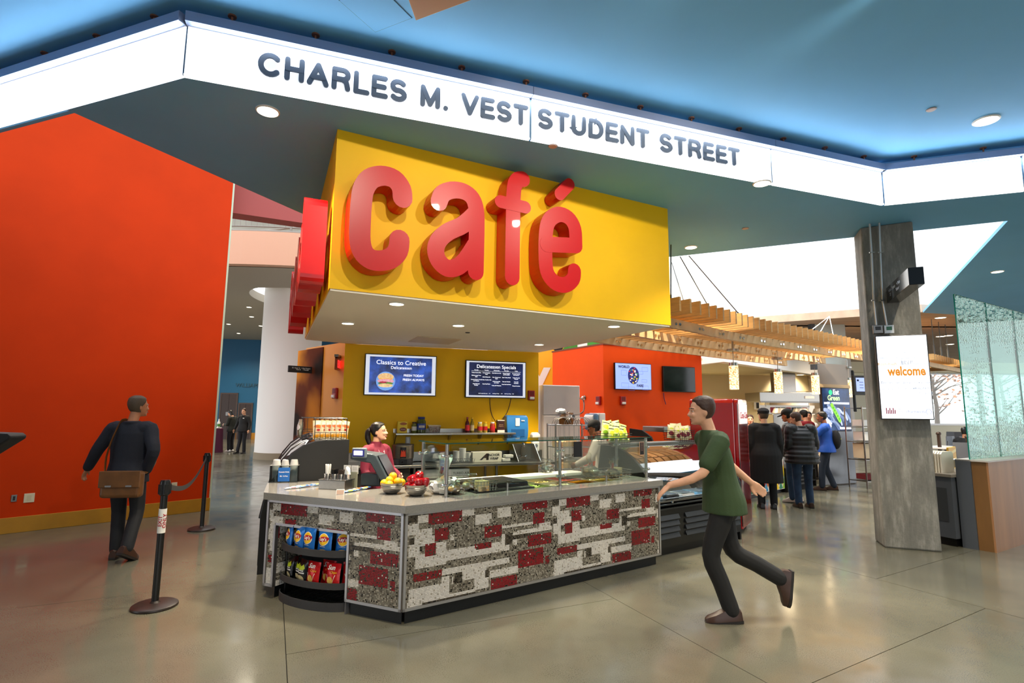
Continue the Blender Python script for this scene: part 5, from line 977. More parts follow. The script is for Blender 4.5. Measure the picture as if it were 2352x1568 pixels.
ob('carton', B().box(-wl_, wl_, -.06, .06, 0, .155), mat('carton_white', 'e7e2d2', .6), t, bev=.002); ob('logo', B().prism([(-.13, -.0615, .03), (-.02, -.0615, .13), (.02, -.0615, .13), (.02, -.0615, .03), (-.02, -.0615, .03), (-.02, -.0615, .06), (-.06, -.0615, .06), (-.09, -.0615, .03)], (0, .001, 0)), BLACK, t); text('lettering', 'NCHOR\nWRAP', .05, BLACK, t, bas((.11, -.062, .09), (1, 0, 0), (0, 0, 1)), off=.001, lsp=1.1)
p = bpt(1163, 1060, .45); t = thing('clear_box', 'small clear lidded plastic box between the wrap carton and the sink', 'plastic box', tuple(p), YA)
for k in range(2): ob('box', B().box(-.09+.05*k, .05+.05*k, -.06, .06, .055*k, .055*k+.05), mat('frosted_box', 'd9d9d4', .3), t, bev=.008)
sk = thing('hand_sink', 'stainless hand sink with sloping splash guards and a swan neck tap', 'sink', tuple(bpt(1205, 1060, .38)), YA)
ob('basin', B().box(-.19, .19, -.24, .2, .0, .012), DSTEEL, sk); ob('bowl', B().box(-.13, .13, -.18, .1, .012, .016), mat('sink_dark', '3f3f3d', .3, 1), sk)
for x in (-.195, .185): ob('splash_guard', B().prism([(x, -.24, 0), (x, .2, 0), (x, .2, .26), (x, .05, .26)], (.01, 0, 0)), STEEL, sk)
ob('splash_back', B().box(-.19, .19, .2, .21, 0, .26), STEEL, sk); ob('tap', B().tube(smooth([(0, .15, .012), (0, .15, .2), (0, .1, .27), (0, .03, .25), (0, .02, .21)], 5), .011, 10), CHROME, sk, smooth=True); ob('tap_base', B().box(-.07, .07, .12, .17, .012, .05), CHROME, sk, bev=.006)
for x in (-.06, .06): ob('tap_lever', B().cyl((x, .14, .05), (x, .06, .075), .008, n=8), CHROME, sk)
# white counter table at the back, stainless fridge, bread rack
sf = thing('stainless_fridge', 'tall stainless fridge with a split door right of the yellow wall', 'fridge', (.52+.33, 9.78, 0), YA)
ob('body', B().box(-.36, .36, -.1, .65, .12, 2.12), mat('fridge_steel', 'ddd4d2', .35, .35, var=.04, vs=3), sf, bev=.008); ob('door', B().box(-.355, .345, -.13, -.1, 1.83-.23, 2.11), mat('fridge_steel', 'ddd4d2', .35, .35), sf, bev=.006); ob('door', B().box(-.355, .345, -.13, -.1, .16, 1.585), mat('fridge_steel', 'ddd4d2', .35, .35), sf, bev=.006)
ob('handle', B().tube(smooth([(.345, -.13, 1.9), (.41, -.15, 1.85), (.41, -.15, 1.68), (.345, -.13, 1.62)], 4), .012, 8), CHROME, sf, smooth=True)
for x in (-.3, .3):
    for y in (0, .58): ob('foot', B().cyl((x, y, 0), (x, y, .12), .025, n=10), BLACK, sf)
br0 = Yd(1308, 1085, 8.55); brk = thing('bread_rack', 'chrome wire bread rack with hooped top standing before the stainless fridge', 'wire rack', (br0.x, 8.55, 0), .25)
for x in (-.29, .29):
    for y in (-.2, .2): ob('post', B().cyl((x, y, 0), (x, y, 1.47), .013, n=10), STEEL, brk, smooth=True)
for z in (.45, .8, 1.12, 1.45): ob('shelf_frame', B().tube([(-.29, -.2, z), (.29, -.2, z), (.29, .2, z), (-.29, .2, z)], .006, 6, closed=True), STEEL, brk)
for k, z in enumerate((.45, .8, 1.12, 1.45)):
    for i in range(10): x = -.26+.058*i; ob('shelf_wire', B().cyl((x, -.2, z), (x, .2, z), .003, n=5), STEEL, brk)
for y in (-.2, .2):
    for i in range(7): x = -.24+.08*i; ob('upright_wire', B().cyl((x, y, .45), (x, y, 1.45), .0028, n=5), STEEL, brk)
for x in (-.29, .29):
    for i in range(4): y = -.12+.08*i; ob('upright_wire', B().cyl((x, y, .45), (x, y, 1.45), .0028, n=5), STEEL, brk)
for cx in (-.16, 0, .17):
    for k in range(3): ob('hoop', B().tube([(cx+.12*math.cos(math.pi*i/12), -.2+.1*k, 1.45+.12*math.sin(math.pi*i/12)) for i in range(13)], .004, 6), STEEL, brk)
Mr = Matrix.Translation(brk.location) @ Matrix.Rotation(.25, 4, 'Z')
def loaf(label, x, y, z, ln, m, film=True):
    t = thing('bread_loaf', label, 'bread', tuple(Mr @ V((x, y, z))), .5)
    ob('loaf', B().rings([[V((a, b*k, c*k2)) for b, c in ((-.05, 0), (.05, 0), (.055, .07), (.03, .1), (-.03, .1), (-.055, .07))] for a, k, k2 in ((-ln/2, .9, .95), (-ln/2+.02, 1, 1), (ln/2-.02, 1, 1), (ln/2, .9, .95))]), m, t, smooth=True)
    if film: ob('bag', crumple(B(), (.02, 0, .1), ln*.6, .08, .09, int(ln*100)), CLEAR, t, smooth=True); ob('bag_end', crumple(B(), (-ln*.5, 0, .2), .09, .05, .04, 4), WFILM, t, smooth=True)
BRW = mat('brown_crust', '8a5a2a', .7, var=.2, vs=20)
loaf('brown loaf in a clear bag on top of the bread rack', -.05, 0, 1.46, .2, BRW); loaf('pale rolls tray loaf on the upper middle rack shelf', -.08, 0, 1.125, .4, mat('pale_crust', 'd9b987', .7, var=.15, vs=20), False); loaf('loaf in a clear bag on the lower middle rack shelf', .02, 0, .805, .44, mat('pale_crust', 'd9b987', .7, var=.15, vs=20))
# chamfer wall: lava print, exit sign, alarm
cd2_ = (c0-c1).normalized(); CAng = math.atan2(cd2_.y, cd2_.x); 
def lava():
    M = mat('lava_print', '1c0c06', .8, spec=.15); nt = M.node_tree; N = nt.nodes; L = nt.links; p = N['Principled BSDF']; tc = N.new('ShaderNodeTexCoord')
    v = N.new('ShaderNodeTexVoronoi'); v.feature = 'SMOOTH_F1'; v.inputs['Scale'].default_value = 1.9; n = N.new('ShaderNodeTexNoise'); n.inputs['Scale'].default_value = 2
    mx = N.new('ShaderNodeMix'); mx.data_type = 'RGBA'; mx.inputs[0].default_value = .25; L.new(tc.outputs['Object'], n.inputs[0]); L.new(tc.outputs['Object'], mx.inputs[6]); L.new(n.outputs['Color'], mx.inputs[7]); L.new(mx.outputs[2], v.inputs['Vector'])
    r = N.new('ShaderNodeValToRGB'); e = r.color_ramp.elements; e[0].position = .27; e[0].color = (*hx('241408'), 1); e[1].position = .62; e[1].color = (*hx('f29a2a'), 1); k = e.new(.42); k.color = (*hx('6e3010'), 1)
    L.new(v.outputs['Distance'], r.inputs[0]); L.new(r.outputs[0], p.inputs['Base Color']); return M
pl = VP(697, 900, c0, c1); pr2 = VP(739, 900, c0, c1); pc = (pl+pr2)/2; pw = (pr2-pl).to_2d().length/2
lvp = thing('lava_print', 'tall orange and black lava photo print on the wall behind the crisp racks', 'wall print', (pc.x-cn.x*.02, pc.y-cn.y*.02, 0), CAng)
ob('print', B().box(-pw-.25, pw, 0, .018, .1, 2.69), lava(), lvp)
ex = VP(784, 822, c0, c1); es = thing('exit_sign', 'red glowing exit sign at the edge of the yellow wall', 'exit sign', (ex.x-cn.x*.05, ex.y-cn.y*.05, ex.z-.1), math.radians(97))
ob('housing', B().box(-.16, .16, -.02, .02, -.1, .1), glass('sign_acrylic', 'f6d9d4'), es); text('lettering', 'EXIT', .16, mat('exit_red', 'ff2a2a', .4, e=1.5), es, bas((0, -.024, -.06), (1, 0, 0), (0, 0, 1)), off=.004); ob('mount', B().box(-.17, .17, -.03, .03, .1, .14), STEEL, es)
p = VP(773, 903, c0, c1); alarm('red fire alarm on the apricot wall left of the yellow wall', p, CAng, True)
p = VP(718, 850, c0, c1); bs_ = thing('blade_sign', 'small black direction blade sign projecting from the lava print wall', 'direction sign', (p.x, p.y, p.z), CAng)
ob('panel', B().box(-.02, .02, -.42, 0, -.055, .055), MATTE, bs_, bev=.003); text('lettering', '32  Vassar St   > East Campus\n      Main St     > Kendall', .026, PW2, bs_, bas((.022, -.21, .012), (0, 1, 0), (0, 0, 1)))
# hall: doors, name letters, table
def hall(x, y, off=.0): a = hb0-hn*off; return VP(x, y, a, a+hd)
HA = math.atan2(hd.y, hd.x)
DOORM = mat('elevator_bronze', '33251f', .35, .3)
for k, (tl, br, nm) in enumerate((((510, 905), (537, 1003), 'elevator'), ((551, 928), (573, 1003), 'door'))):
    p, q = hall(*tl, .03), hall(*br, .03); c_ = (p+q)/2; dw_ = (q-p).to_2d().dot(hd)/2
    t = thing('door_%d' % (k+1), None, None, (c_.x, c_.y, 0), HA, kind='structure'); ob('door_leaf', B().box(-dw_, -.006, -.01, .03, 0, p.z), DOORM, t); ob('door_leaf', B().box(.006, dw_, -.01, .03, 0, p.z), DOORM, t)
    ob('door_frame', B().box(-dw_-.08, -dw_, -.03, .03, 0, p.z+.08).box(dw_, dw_+.08, -.03, .03, 0, p.z+.08).box(-dw_, dw_, -.03, .03, p.z, p.z+.08), mat('bronze_frame', '4a3a32', .4, .3), t); ob('door_plate', B().box(-.12, .0, -.02, -.01, 1.3, 1.5), DSTEEL, t)
p = hall(541, 884, .03); t = thing('hall_lettering', 'row of dim metal letters on the blue hall wall above the doors', 'wall lettering', tuple(p), HA); text('letters', 'WILLIAM H. GATES BUILDING', .30, mat('dark_letter', '3a5a6c', .4, .5), t, bas((0, 0, -.1), (1, 0, 0), (0, 0, 1)), align='LEFT', ext=.015)
p = hall(577, 955, .02); t = thing('wall_notice', 'red and white notice on the blue wall beside the white column', 'notice', tuple(p), HA); ob('upper_sheet', B().box(-.06, .06, -.01, 0, .05, .32), LBR, t); ob('lower_sheet', B().box(-.06, .06, -.01, 0, -.28, .03), PW2, t)
p = Z(497, 1040); t = thing('purple_table', 'high table under a dark purple cloth at the orange wall end', 'table', (p.x-.75, p.y+.3, 0)); ob('cloth', B().rings([[V((.75*k*math.cos(a_*2*math.pi/24)*(1+.03*(a_ % 2)), .42*k*math.sin(a_*2*math.pi/24)*(1+.03*(a_ % 2)), z)) for a_ in range(24)] for k, z in ((1.05, .005), (1, .5), (.98, .9), (.96, .92))]), mat('purple_cloth', '4a0a32', .8), t); ob('white_top', B().disc((0, 0, .92), (.7, 0, 0), (0, .4, 0), (0, 0, .02)), PW2, t)
q = thing('bottle', 'white bottle on the purple cloth table in the hall', 'bottle', (p.x-.1, p.y+.2, .94)); ob('body', B().lathe([(.05, 0), (.055, .2), (.02, .28), (.02, .34)], n=12), WHITEP, q, smooth=True); ob('label', B().lathe([(.056, .05), (.057, .15)], n=12), mat('label_green', '4f8a3a', .5), q)
# =================== KIOSK wall things ===================
kA, kB, kC = V((.9, 12)), V((1.768, 10.5)), V((3.981, 11.4)); kd = (kC-kB).normalized(); KA = math.atan2(kd.y, kd.x); ld = (kB-kA).normalized(); LA = math.atan2(ld.y, ld.x)
t, w_, h_ = screen('menu_screen', 'lit screen on the orange wall with a globe of flags on pale blue', kB, kC, (1412, 832), (1497, 896))
ob('display', rect(-w_+.012, w_-.012, -h_+.012, h_-.012, -.002), mat('lit_pale_blue', '8fa8f0', .3, e=.8), t)
ob('globe', B().prism([(x, -.0035, z) for x, z in ell(-.0, .02, .13, .17, 28)], (0, .001, 0)), mat('lit_navy', '2a2f7c', .3, e=.4), t)
rnd = random.Random(4); FC = ['c82a2a', 'f2f2f2', '2f8a4a', '2a55c8', 'f0c21c', 'e8e8e8', '111111']
for i in range(44):
    a_ = rnd.uniform(0, 6.28); r = math.sqrt(rnd.random())*.88; x, z = .13*r*math.cos(a_), .02+.17*r*math.sin(a_); c = FC[i % 7]; ob('flag', rect(x-.016, x+.016, z-.011, z+.011, -.0045-.00002*i), mat('lit_flag_'+c, c, .4, e=.5), t)
DKT = mat('lit_dark_text', '141a3c', .5)
text('lettering', 'WORLD', .07, DKT, t, bas((-.22, -.005, .16), (1, 0, 0), (0, 0, 1)), off=.002); text('lettering', 'FARE', .07, DKT, t, bas((.15, -.005, -.2), (1, 0, 0), (0, 0, 1)), off=.002)
for x, z, a_, b_ in ((.27, .15, .07, .04), (.16, .08, .06, .03), (-.22, .07, .06, .05), (-.2, -.17, .08, .04), (-.05, -.24, .07, .035), (.27, -.22, .07, .04), (.25, -.08, .06, .025)):
    ob('outline_drawing', B().tube([(x-a_, -.004, z-b_), (x+a_, -.004, z-b_), (x+a_, -.004, z+b_), (x-a_, -.004, z+b_)], .002, 4, closed=True), mat('lit_line_blue', '4f66c0', .5, e=.3), t)
t, w_, h_ = screen('blank_screen', 'switched off black screen on the orange wall right of the lit one', kB, kC, (1523, 840), (1598, 901)); ob('display', rect(-w_+.012, w_-.012, -h_+.012, h_-.012, -.002), mat('screen_off', '0c0f10', .08), t)
p = VP(1524, 902, kB, kC); tag(ob('screen_cable', B().tube(smooth([(p.x-.01, p.y-.04, p.z), (p.x, p.y-.04, p.z-.12), (p.x+.03, p.y-.04, p.z-.23)], 5), .008, 6), mat('cable_violet', '4a2a5a', .5)), 'short violet cable hanging below the black screen on the orange wall', 'cable')
alarm('red fire alarm on the right face of the orange block', VP(1429, 920, kB, kC), KA); alarm('red fire alarm on the left face of the orange block', VP(1377, 920, kA, kB), LA)
p = VP(1343, 913, kA, kB); t = thing('door_knob', 'round steel knob on the left face of the orange block', 'knob', tuple(p), LA); ob('rose', B().cyl((0, -.012, 0), (0, 0, 0), .045, n=18), STEEL, t); ob('knob', B().sph((0, -.05, 0), .035, .03, .035, 14, 10), CHROME, t, smooth=True)
p, q = VP(1345, 948, kA-V((.16, .1)), kB-V((.16, .1))), VP(1381, 990, kA-V((.16, .1)), kB-V((.16, .1))); c_ = (p+q)/2
t = thing('towel_dispenser', 'clear blue paper towel dispenser with a white back on the orange block', 'towel dispenser', tuple(c_), LA); dw_, dh_ = .16, abs(p.z-q.z)/2
ob('back', B().box(-dw_+.0, dw_, .02, .17, -dh_, dh_), WHITEP, t, bev=.015); ob('cover', B().box(-dw_, dw_, -.1, .02, -dh_*.95, dh_*.95), mat('smoky_blue', '5d84a6', .2, coat=.5), t, bev=.04); ob('roll', B().cyl((-dw_*.8, -.03, dh_*.35), (dw_*.8, -.03, dh_*.35), .1, n=20), PW2, t)
# counters in front of the orange block
t = thing('rear_case', 'black ended steel food case standing before the orange wall', 'display case', (2.33, 8.95, 0), ANG-.1)
ob('end_panel', B().prism([(0, y, z) for y, z in ((0, .2), (0, 1.1), (.1, 1.26), (.3, 1.36), (.6, 1.38), (.6, .2))], (.03, 0, 0)), MATTE, t); ob('body', B().box(.03, 1.6, .0, .6, 0, 1.0), DGREY, t); ob('top_tray', B().box(.3, 1.3, .1, .6, 1.33, 1.42), STEEL, t, bev=.01)
# =================== RED DRINKS FRIDGE ===================
fx = V((.54, .84)).normalized(); RA = math.atan2(fx.y, fx.x)-math.pi/2
fr = thing('drinks_fridge', 'tall red glossy drinks fridge with a lit glass door', 'drinks fridge', (3.2, 7.8, 0), math.atan2(fx.y, fx.x))
# local x runs along the door side, local y = away from the door (left in view)
RG = mat('fridge_red', 'a00c10', .15, coat=.8)
prof = [(0, .06), (0, 1.80), (.02, 1.845), (.06, 1.86), (.64, 1.86), (.68, 1.845), (.70, 1.80), (.70, .06)]
ob('cabinet', B().prism([(x, .04, z) for x, z in prof], (0, .62, 0)), RG, fr, bev=.015); ob('plinth', B().box(.02, .68, .06, .64, 0, .06), BLACK, fr)
ob('door_frame', B().prism([(x, -.02, z) for x, z in prof], (0, .06, 0)), RG, fr, bev=.012)
ob('header', B().box(.06, .64, -.03, -.02, 1.5, 1.78), mat('header_white', 'f3ece8', .3, e=.5), fr); text('lettering', 'Coca-Cola', .13, mat('script_red', 'd2101c', .4), fr, bas((.35, -.032, 1.58), (1, 0, 0), (0, 0, 1)), shear=.3, off=.002)
ob('lit_interior', B().box(.07, .63, .03, .04, .16, 1.46), mat('fridge_light', 'd3d6ff', .4, e=1.4), fr); ob('glass_door', B().box(.06, .64, -.03, -.022, .12, 1.48), glass('fridge_glass', 'f6fcfa', .12), fr)
for z in (.45, .75, 1.05, 1.3): ob('shelf_edge', B().box(.08, .62, .0, .028, z, z+.012), WHITEP, fr)
ob('edge_strip', B().box(-.006, .0, -.022, -.01, .1, 1.78).box(.7, .706, -.022, -.01, .1, 1.78), mat('edge_highlight', 'e6dcd8', .15, 1), fr)  # thin bright strips shaped to show the highlights along the door edges
# =================== PERGOLA over the serving hall ===================
WOOD = mat('pergola_ply', 'c49659', .6, var=.12, vs=6, stretch=(1, 1, 6)); WOODL = mat('pergola_beam_wood', 'd6b88a', .6, var=.1, vs=5)
def pl3(px, z): return [Z(x, y, z).to_2d() for x, y in px]
bm1 = pl3(((1400, 733), (1543, 752), (1680, 780), (1786, 796.5), (1883, 812), (1958, 824), (1990, 829)), 2.83)
def resample(P, st):
    out = [P[0]]; acc = 0
    for a, b in zip(P[:-1], P[1:]):
        L_ = (b-a).length; s = st-acc
        while s <= L_: out.append(a.lerp(b, s/L_)); s += st
        acc = L_-(s-st)
    return out
sm1 = [V(p) for p in smooth([tuple(p) for p in bm1], 8)]
def offs(P, d):
    out = []
    for i, p in enumerate(P): t = (P[min(i+1, len(P)-1)]-P[max(i-1, 0)]).normalized(); out.append(p+V((-t.y, t.x))*d)
    return out
pg = thing('pergola', 'curved slatted wooden pergola hung on cables over the serving hall', 'pergola', (*sm1[len(sm1)//2], 2.83)); gi = inv(pg)
for k, d in enumerate((0, .85, 1.75)):
    c_ = offs(sm1, d); i_ = offs(sm1, d+.06); q = B(gi)
    R = [[V((*a, 2.83)), V((*b, 2.83)), V((*b, 2.96)), V((*a, 2.96))] for a, b in zip(c_, i_)]; q.rings(R); ob('beam', q, WOODL, pg)
    for j, p in enumerate(resample(c_, .66)[1:]):
        n = V((0, 0)); o_ = offs([p, p+V((.01, .007))], -.004)[0]
        t_ = V((.82, .57))
        for s in (-.045, .045): w_ = p+t_*s; ob('bolt', B(gi).cyl((w_.x+.006, w_.y-.012, 2.895), (w_.x+.0, w_.y-.0, 2.895), .022, n=12), CHROME, pg)
fr1, bk1 = offs(sm1, -.42), offs(sm1, 2.0); fa_, fb_ = resample(sm1, .175), None
def at_len(P, Q, st):
    out = []; acc = 0; nxt = 0
    for i in range(len(P)-1):
        L_ = (P[i+1]-P[i]).length
        while nxt <= acc+L_: t = (nxt-acc)/L_; out.append((Q[0][i].lerp(Q[0][i+1], t), Q[1][i].lerp(Q[1][i+1], t), (P[i+1]-P[i]).normalized())); nxt += st
        acc += L_
    return out
for a, b, t_ in at_len(sm1, (fr1, bk1), .205):
    h = t_*.018
    ob('slat', B(gi).prism([(*(a-h), 2.96), (*(a+h), 2.96), (*(a+h), 3.15), (*(a-h), 3.15)], (*(b-a), 0)), WOOD, pg)
CAB = mat('steel_cable', '5a5a58', .4, .8)
for (x0, y0), (x1, y1) in (((1541, 556), (1541, 712)), ((1543, 603), (1580, 722)), ((1562, 589), (1645, 735)), ((1582, 587), (1724, 752))):
    a = Z(x0, y0, SZ) if y0 > 560 else Z(1541, 562, SZ); b = Z(x1, y1, 3.09); q = B(gi).tube([a, b], .010, 6); m_ = a.lerp(b, .78); q.tube([m_, a.lerp(b, .86)], .014, 6); ob('hanging_cable', q, CAB, pg)
for x, y in ((1840, 776), (1870, 786), (1919, 796)):
    b = Z(x, y, 3.05); a = Yd(1905, 726, 13.5); ob('hanging_cable', B(gi).tube([a, b], .009, 6), WHITEP, pg)
SHADE = mat('pendant_shade', 'e0962c', .4, e=1.0, vs=34, col2='fff2d0', var=.3, detail=1)
for k, (px, yc, yt, yb) in enumerate(((1683, 804, 840, 894), (1785, 823, 854, 903), (1870, 834, 862, 905), (1945, 844, 873, 912))):
    c_ = Z(px, yc, 2.80); D = c_.y; zt, zb = Yd(px, yt, D).z, Yd(px+2, yb, D).z
    t = thing('pendant_lamp', ORD[k]+' amber glass pendant lamp from the left under the pergola', 'pendant lamp', (c_.x, c_.y, 2.82), 0, 'pendants under the pergola')
    ob('mount_stem', B().cyl((0, 0, 0), (0, 0, .16), .02, n=8), STEEL, t)
    r = .082; ob('canopy', B().lathe([(.11, 0), (.11, -.04), (.02, -.045)], n=20), STEEL, t, smooth=True); ob('cord', B().cyl((0, 0, -.04), (0, 0, zt-2.82+.06), .006, n=6), mat('cord_grey', '77726a', .5), t)
    ob('cap', B().lathe([(r*.9, zt-2.82), (r*.9, zt-2.82+.06)], n=20), STEEL, t, smooth=True); ob('shade', B().lathe([(r, zt-2.82), (r, zb-2.82), (r*.9, zb-2.82)], n=24), SHADE, t, smooth=True)
    l = bpy.data.lights.new('pendant_glow', 'POINT'); l.energy = 5; l.color = (1, .8, .5); l.shadow_soft_size = .1; lo = bpy.data.objects.new('pendant_glow', l); COL.objects.link(lo); lo.location = (c_.x-.12, c_.y-.15, zb-.12)
# second pergola far right
q0, q1 = Z(2120, 838, 2.9), Z(2222, 858, 2.9); d2 = (q1-q0).to_2d().normalized(); n2_ = V((-d2.y, d2.x))
p2 = thing('pergola', 'small distant slatted pergola hanging right of the concrete column', 'pergola', (q0.x, q0.y, 2.9)); gi2 = inv(p2); L_ = (q1-q0).to_2d().length
for o_ in (0, .9): a = q0.to_2d()+n2_*o_; b = q1.to_2d()+n2_*o_; ob('beam', B(gi2).pxy([a, b, b+n2_*.07, a+n2_*.07], 2.9, 3.02), WOODL, p2)
for i in range(int(L_/.2)+1):
    a = q0.to_2d()+d2*(i*.2)-n2_*.25; b = a+n2_*1.5; ob('slat', B(gi2).prism([(*(a-d2*.02), 3.02), (*(a+d2*.02), 3.02), (*(a+d2*.02), 3.17), (*(a-d2*.02), 3.17)], (*(b-a), 0)), WOOD, p2)
for f_ in (.25, .4, .55, .9): a = q0.to_2d().lerp(q1.to_2d(), f_); ob('hanging_cable', B(gi2).cyl((a.x, a.y, 3.1), (a.x, a.y, 4.2), .01, n=6).cyl((a.x, a.y, 3.15), (a.x, a.y, 3.5), .022, n=6), CAB, p2)
# grey glass panel and inner ceilings right of the header
g0, g1 = Yd(1868, 728, 15.4), Yd(1944, 795, 15.4)
ob('wall_grey_glass', B().box(g0.x, g1.x, 15.4, 15.5, 2.9, 4.2), mat('grey_green_glass', 'b4bcb4', .15), kind='structure'); ob('wall_grey_end', B().box(g0.x-.12, g0.x, 15.35, 15.5, 2.9, 4.2), DGREY, kind='structure')
# =================== KITCHEN behind the counters ===================
kit = thing('extractor_hood', 'long steel extractor hood over the kitchen line', 'hood', (7.9, 18.2, 2.1)); p, q = Yd(1745, 913, 17.5), Yd(1885, 927, 17.5)
ob('canopy', B(inv(kit)).box(p.x, q.x+.3, 17.5, 18.6, 2.03, 2.33), STEEL, kit, bev=.01); ob('duct', B(inv(kit)).box(p.x+.8, q.x-.6, 17.8, 18.4, 2.33, 3.0), STEEL, kit); ob('badge', B(inv(kit)).box(q.x-.5, q.x-.2, 17.48, 17.5, 2.14, 2.22), PW2, kit); ob('lower_lip', B(inv(kit)).box(p.x, q.x+.3, 17.46, 17.5, 2.0, 2.05), DSTEEL, kit)
t = thing('menu_board', 'long white lit menu board with small dark print under the hood', 'menu board', (8.0, 18.6, 1.8)); p, q = Yd(1745, 930, 18.6), Yd(1872, 952, 18.6); ti = inv(t)
[ob('hanger', B(ti).cyl((x, 18.58, p.z-.05), (x, 18.58, 2.1), .012, n=6), STEEL, t) for x in (p.x+.2, q.x-.2)]
ob('board', B(ti).box(p.x, q.x, 18.6, 18.64, q.z, p.z), mat('board_white', 'f2efe8', .5, e=.25), t)
for i in range(7): x = p.x+.35+i*(q.x-p.x-.6)/7; ob('print', B(ti).box(x, x+.16, 18.585, 18.6, q.z+.06, p.z-.07), [LBR, DGREY, mat('print_teal', '3a6a6a', .5)][i % 3], t)
ovn = thing('oven', 'wide steel pizza oven behind the serving line', 'oven', (8.2, 17.2, 0)); oi = inv(ovn); p, q = Yd(1775, 950, 16.6), Yd(1865, 1010, 16.6)
ob('body', B(oi).box(p.x, q.x, 16.6, 17.6, .8, p.z), STEEL, ovn, bev=.02); ob('control_panel', B(oi).box(p.x+.3, q.x-.05, 16.57, 16.6, p.z-.22, p.z-.05), DGREY, ovn); ob('slot', B(oi).box(p.x+.3, q.x-.1, 16.58, 16.6, p.z-.6, p.z-.32), BLACK, ovn); ob('stand', B(oi).box(p.x+.05, q.x-.05, 16.7, 17.5, 0, .8), DSTEEL, ovn)
for i in range(3):
    t = thing('steel_pan', ['left', 'middle', 'right'][i]+' pale steel pan lying upside down on the pizza oven', 'pan', (p.x+.45+.62*i, 17.0, p.z+.01), .3*i); ob('pan', B().lathe([(.26, 0), (.2, .16), (.02, .17)], n=20), mat('pan_pale', 'cfc3ae', .4, .4), t, smooth=True); ob('rim', B().lathe([(.28, 0), (.28, .02), (.26, .02)], n=20), STEEL, t)
for i, (x, y) in enumerate(((1738, 931), (1762, 955))):
    p = Yd(x, y, 19.38) if i == 0 else None
    if p: t = thing('wall_switch', 'small black and white switch on the beige kitchen wall', 'switch', tuple(p)); ob('plate', B().box(-.1, .1, -.02, 0, -.14, .14), PW2, t); ob('button', B().box(-.02, .07, -.035, -.02, -.1, .1), BLACK, t)
# tiles of the kitchen side wall: a patch of glossy white wall tiles above the fridge
tw = ob('wall_tiled', B().box(4.75, 5.95, 18.9, 18.95, 0, 2.9), mat('tile_joint', 'b3aa94', .8), kind='structure')
tme = None
for r in range(14):
    for c in range(9):
        q = B().box(0, .122, -.008, 0, 0, .072)
        if tme is None: tme = ob('tile', q, mat('beige_tile', 'd9cdb0', .2), tw); tme.location = (4.78, 18.9, 1.6)
        else: o = tme.copy(); COL.objects.link(o); o.parent = tw; o.location = (4.78+.128*c+.06*(r % 2), 18.9, 1.6+.078*r)
# colourful front of the serving counter
s0, s1 = Z(1755, 1140).to_2d(), Z(1805, 1130).to_2d(); sd_ = (s1-s0).normalized(); SA = math.atan2(sd_.y, sd_.x)
sc = thing('serving_counter', 'serving counter with a bright diagonal diamond pattern front before the cooks', 'counter', (*s0, 0), SA); sl0, sl1 = -1.3, .95
ob('front_board', B().box(sl0, sl1, 0, .06, .08, .84), PW2, sc); ob('kick', B().box(sl0, sl1, .05, .1, 0, .08), BLACK, sc); ob('worktop', B().box(sl0, sl1, -.03, .8, .86, .92), GREYM, sc, bev=.006); ob('back_panel', B().box(sl0, sl1, .7, .75, 0, .86), DGREY, sc)
pc_ = ['3fa6d8', 'f4d21c', 'c8232c', 'f2f2ee', '3f8f72', 'e0701c', '7a1c24', '9fcf3a']; rnd = random.Random(12)
for i in range(14):
    for j in range(5):
        x, z = sl0+.09+.165*i+.08*(j % 2), .1+.16*j; w_, h_ = .085, .17
        po = [(x, max(.085, z-h_*.55)), (x+w_, z), (x, min(.835, z+h_)), (x-w_, z)]
        po = [(min(sl1, max(sl0, a)), b) for a, b in po]
        ob('diamond', B().prism([(a, -.002-.0004*((i+j) % 3), b) for a, b in po], (0, .002, 0)), mat('diamond_'+pc_[(i*3+j*5) % 8], pc_[(i*3+j*5) % 8], .5), sc)
gd = thing('glass_guard', 'glass food guard over the colourful serving counter', 'sneeze guard', tuple(Matrix.Translation(sc.location) @ Matrix.Rotation(SA, 4, 'Z') @ V((0, .2, .92))), SA)
ob('pane', B().box(sl0, .93, 0, .01, .05, .42), GLASS, gd); ob('shelf_pane', B().box(sl0, .93, 0, .4, .44, .45), GGLASS, gd)
for x in (sl0+.05, -.2, .88): ob('post', B().cyl((x, .03, 0), (x, .03, .46), .018, n=10), STEEL, gd, smooth=True)
Ms = Matrix.Translation(sc.location) @ Matrix.Rotation(SA, 4, 'Z')
lc = thing('low_cooler', 'low black cooler with a curved glass top beside the colourful counter', 'cooler', tuple(Ms @ V((.98, -.05, 0))), SA)
ob('body', B().box(0, .98, 0, .7, 0, .5), MATTE, lc); ob('front_band', B().box(.0, .98, -.02, 0, .5, .7), mat('pale_grey_panel', 'b9b7b3', .4), lc)
for k in range(4): ob('louvre', B().box(.1, .85, -.02, 0, .12+.08*k, .15+.08*k), DGREY, lc)
ob('glass_top', B().rings([[V((.02, y, z)), V((.96, y, z)), V((.96, y+.006, z-.004)), V((.02, y+.006, z-.004))] for y, z in ((0, .7), (.05, .85), (.15, .98), (.3, 1.05))], cap=False), GLASS, lc, smooth=True)
for x in (0, .95): ob('end_rib', B().tube([(x+.015, y, z) for y, z in ((0, .7), (.05, .85), (.15, .98), (.3, 1.05), (.5, 1.06))], .014, 6), BLACK, lc)
ssh = thing('snack_shelf', 'small black snack shelf beside the stainless pillar', 'snack shelf', (6.66, 12.72, 0), .5)
for z in (.12, .38, .64, .9): ob('shelf', B().box(0, .5, 0, .4, z, z+.03), MATTE, ssh)
for x in (0, .48): ob('side', B().box(x, x+.02, 0, .4, 0, .95), MATTE, ssh)
Mh = Matrix.Translation(ssh.location) @ Matrix.Rotation(.5, 4, 'Z')
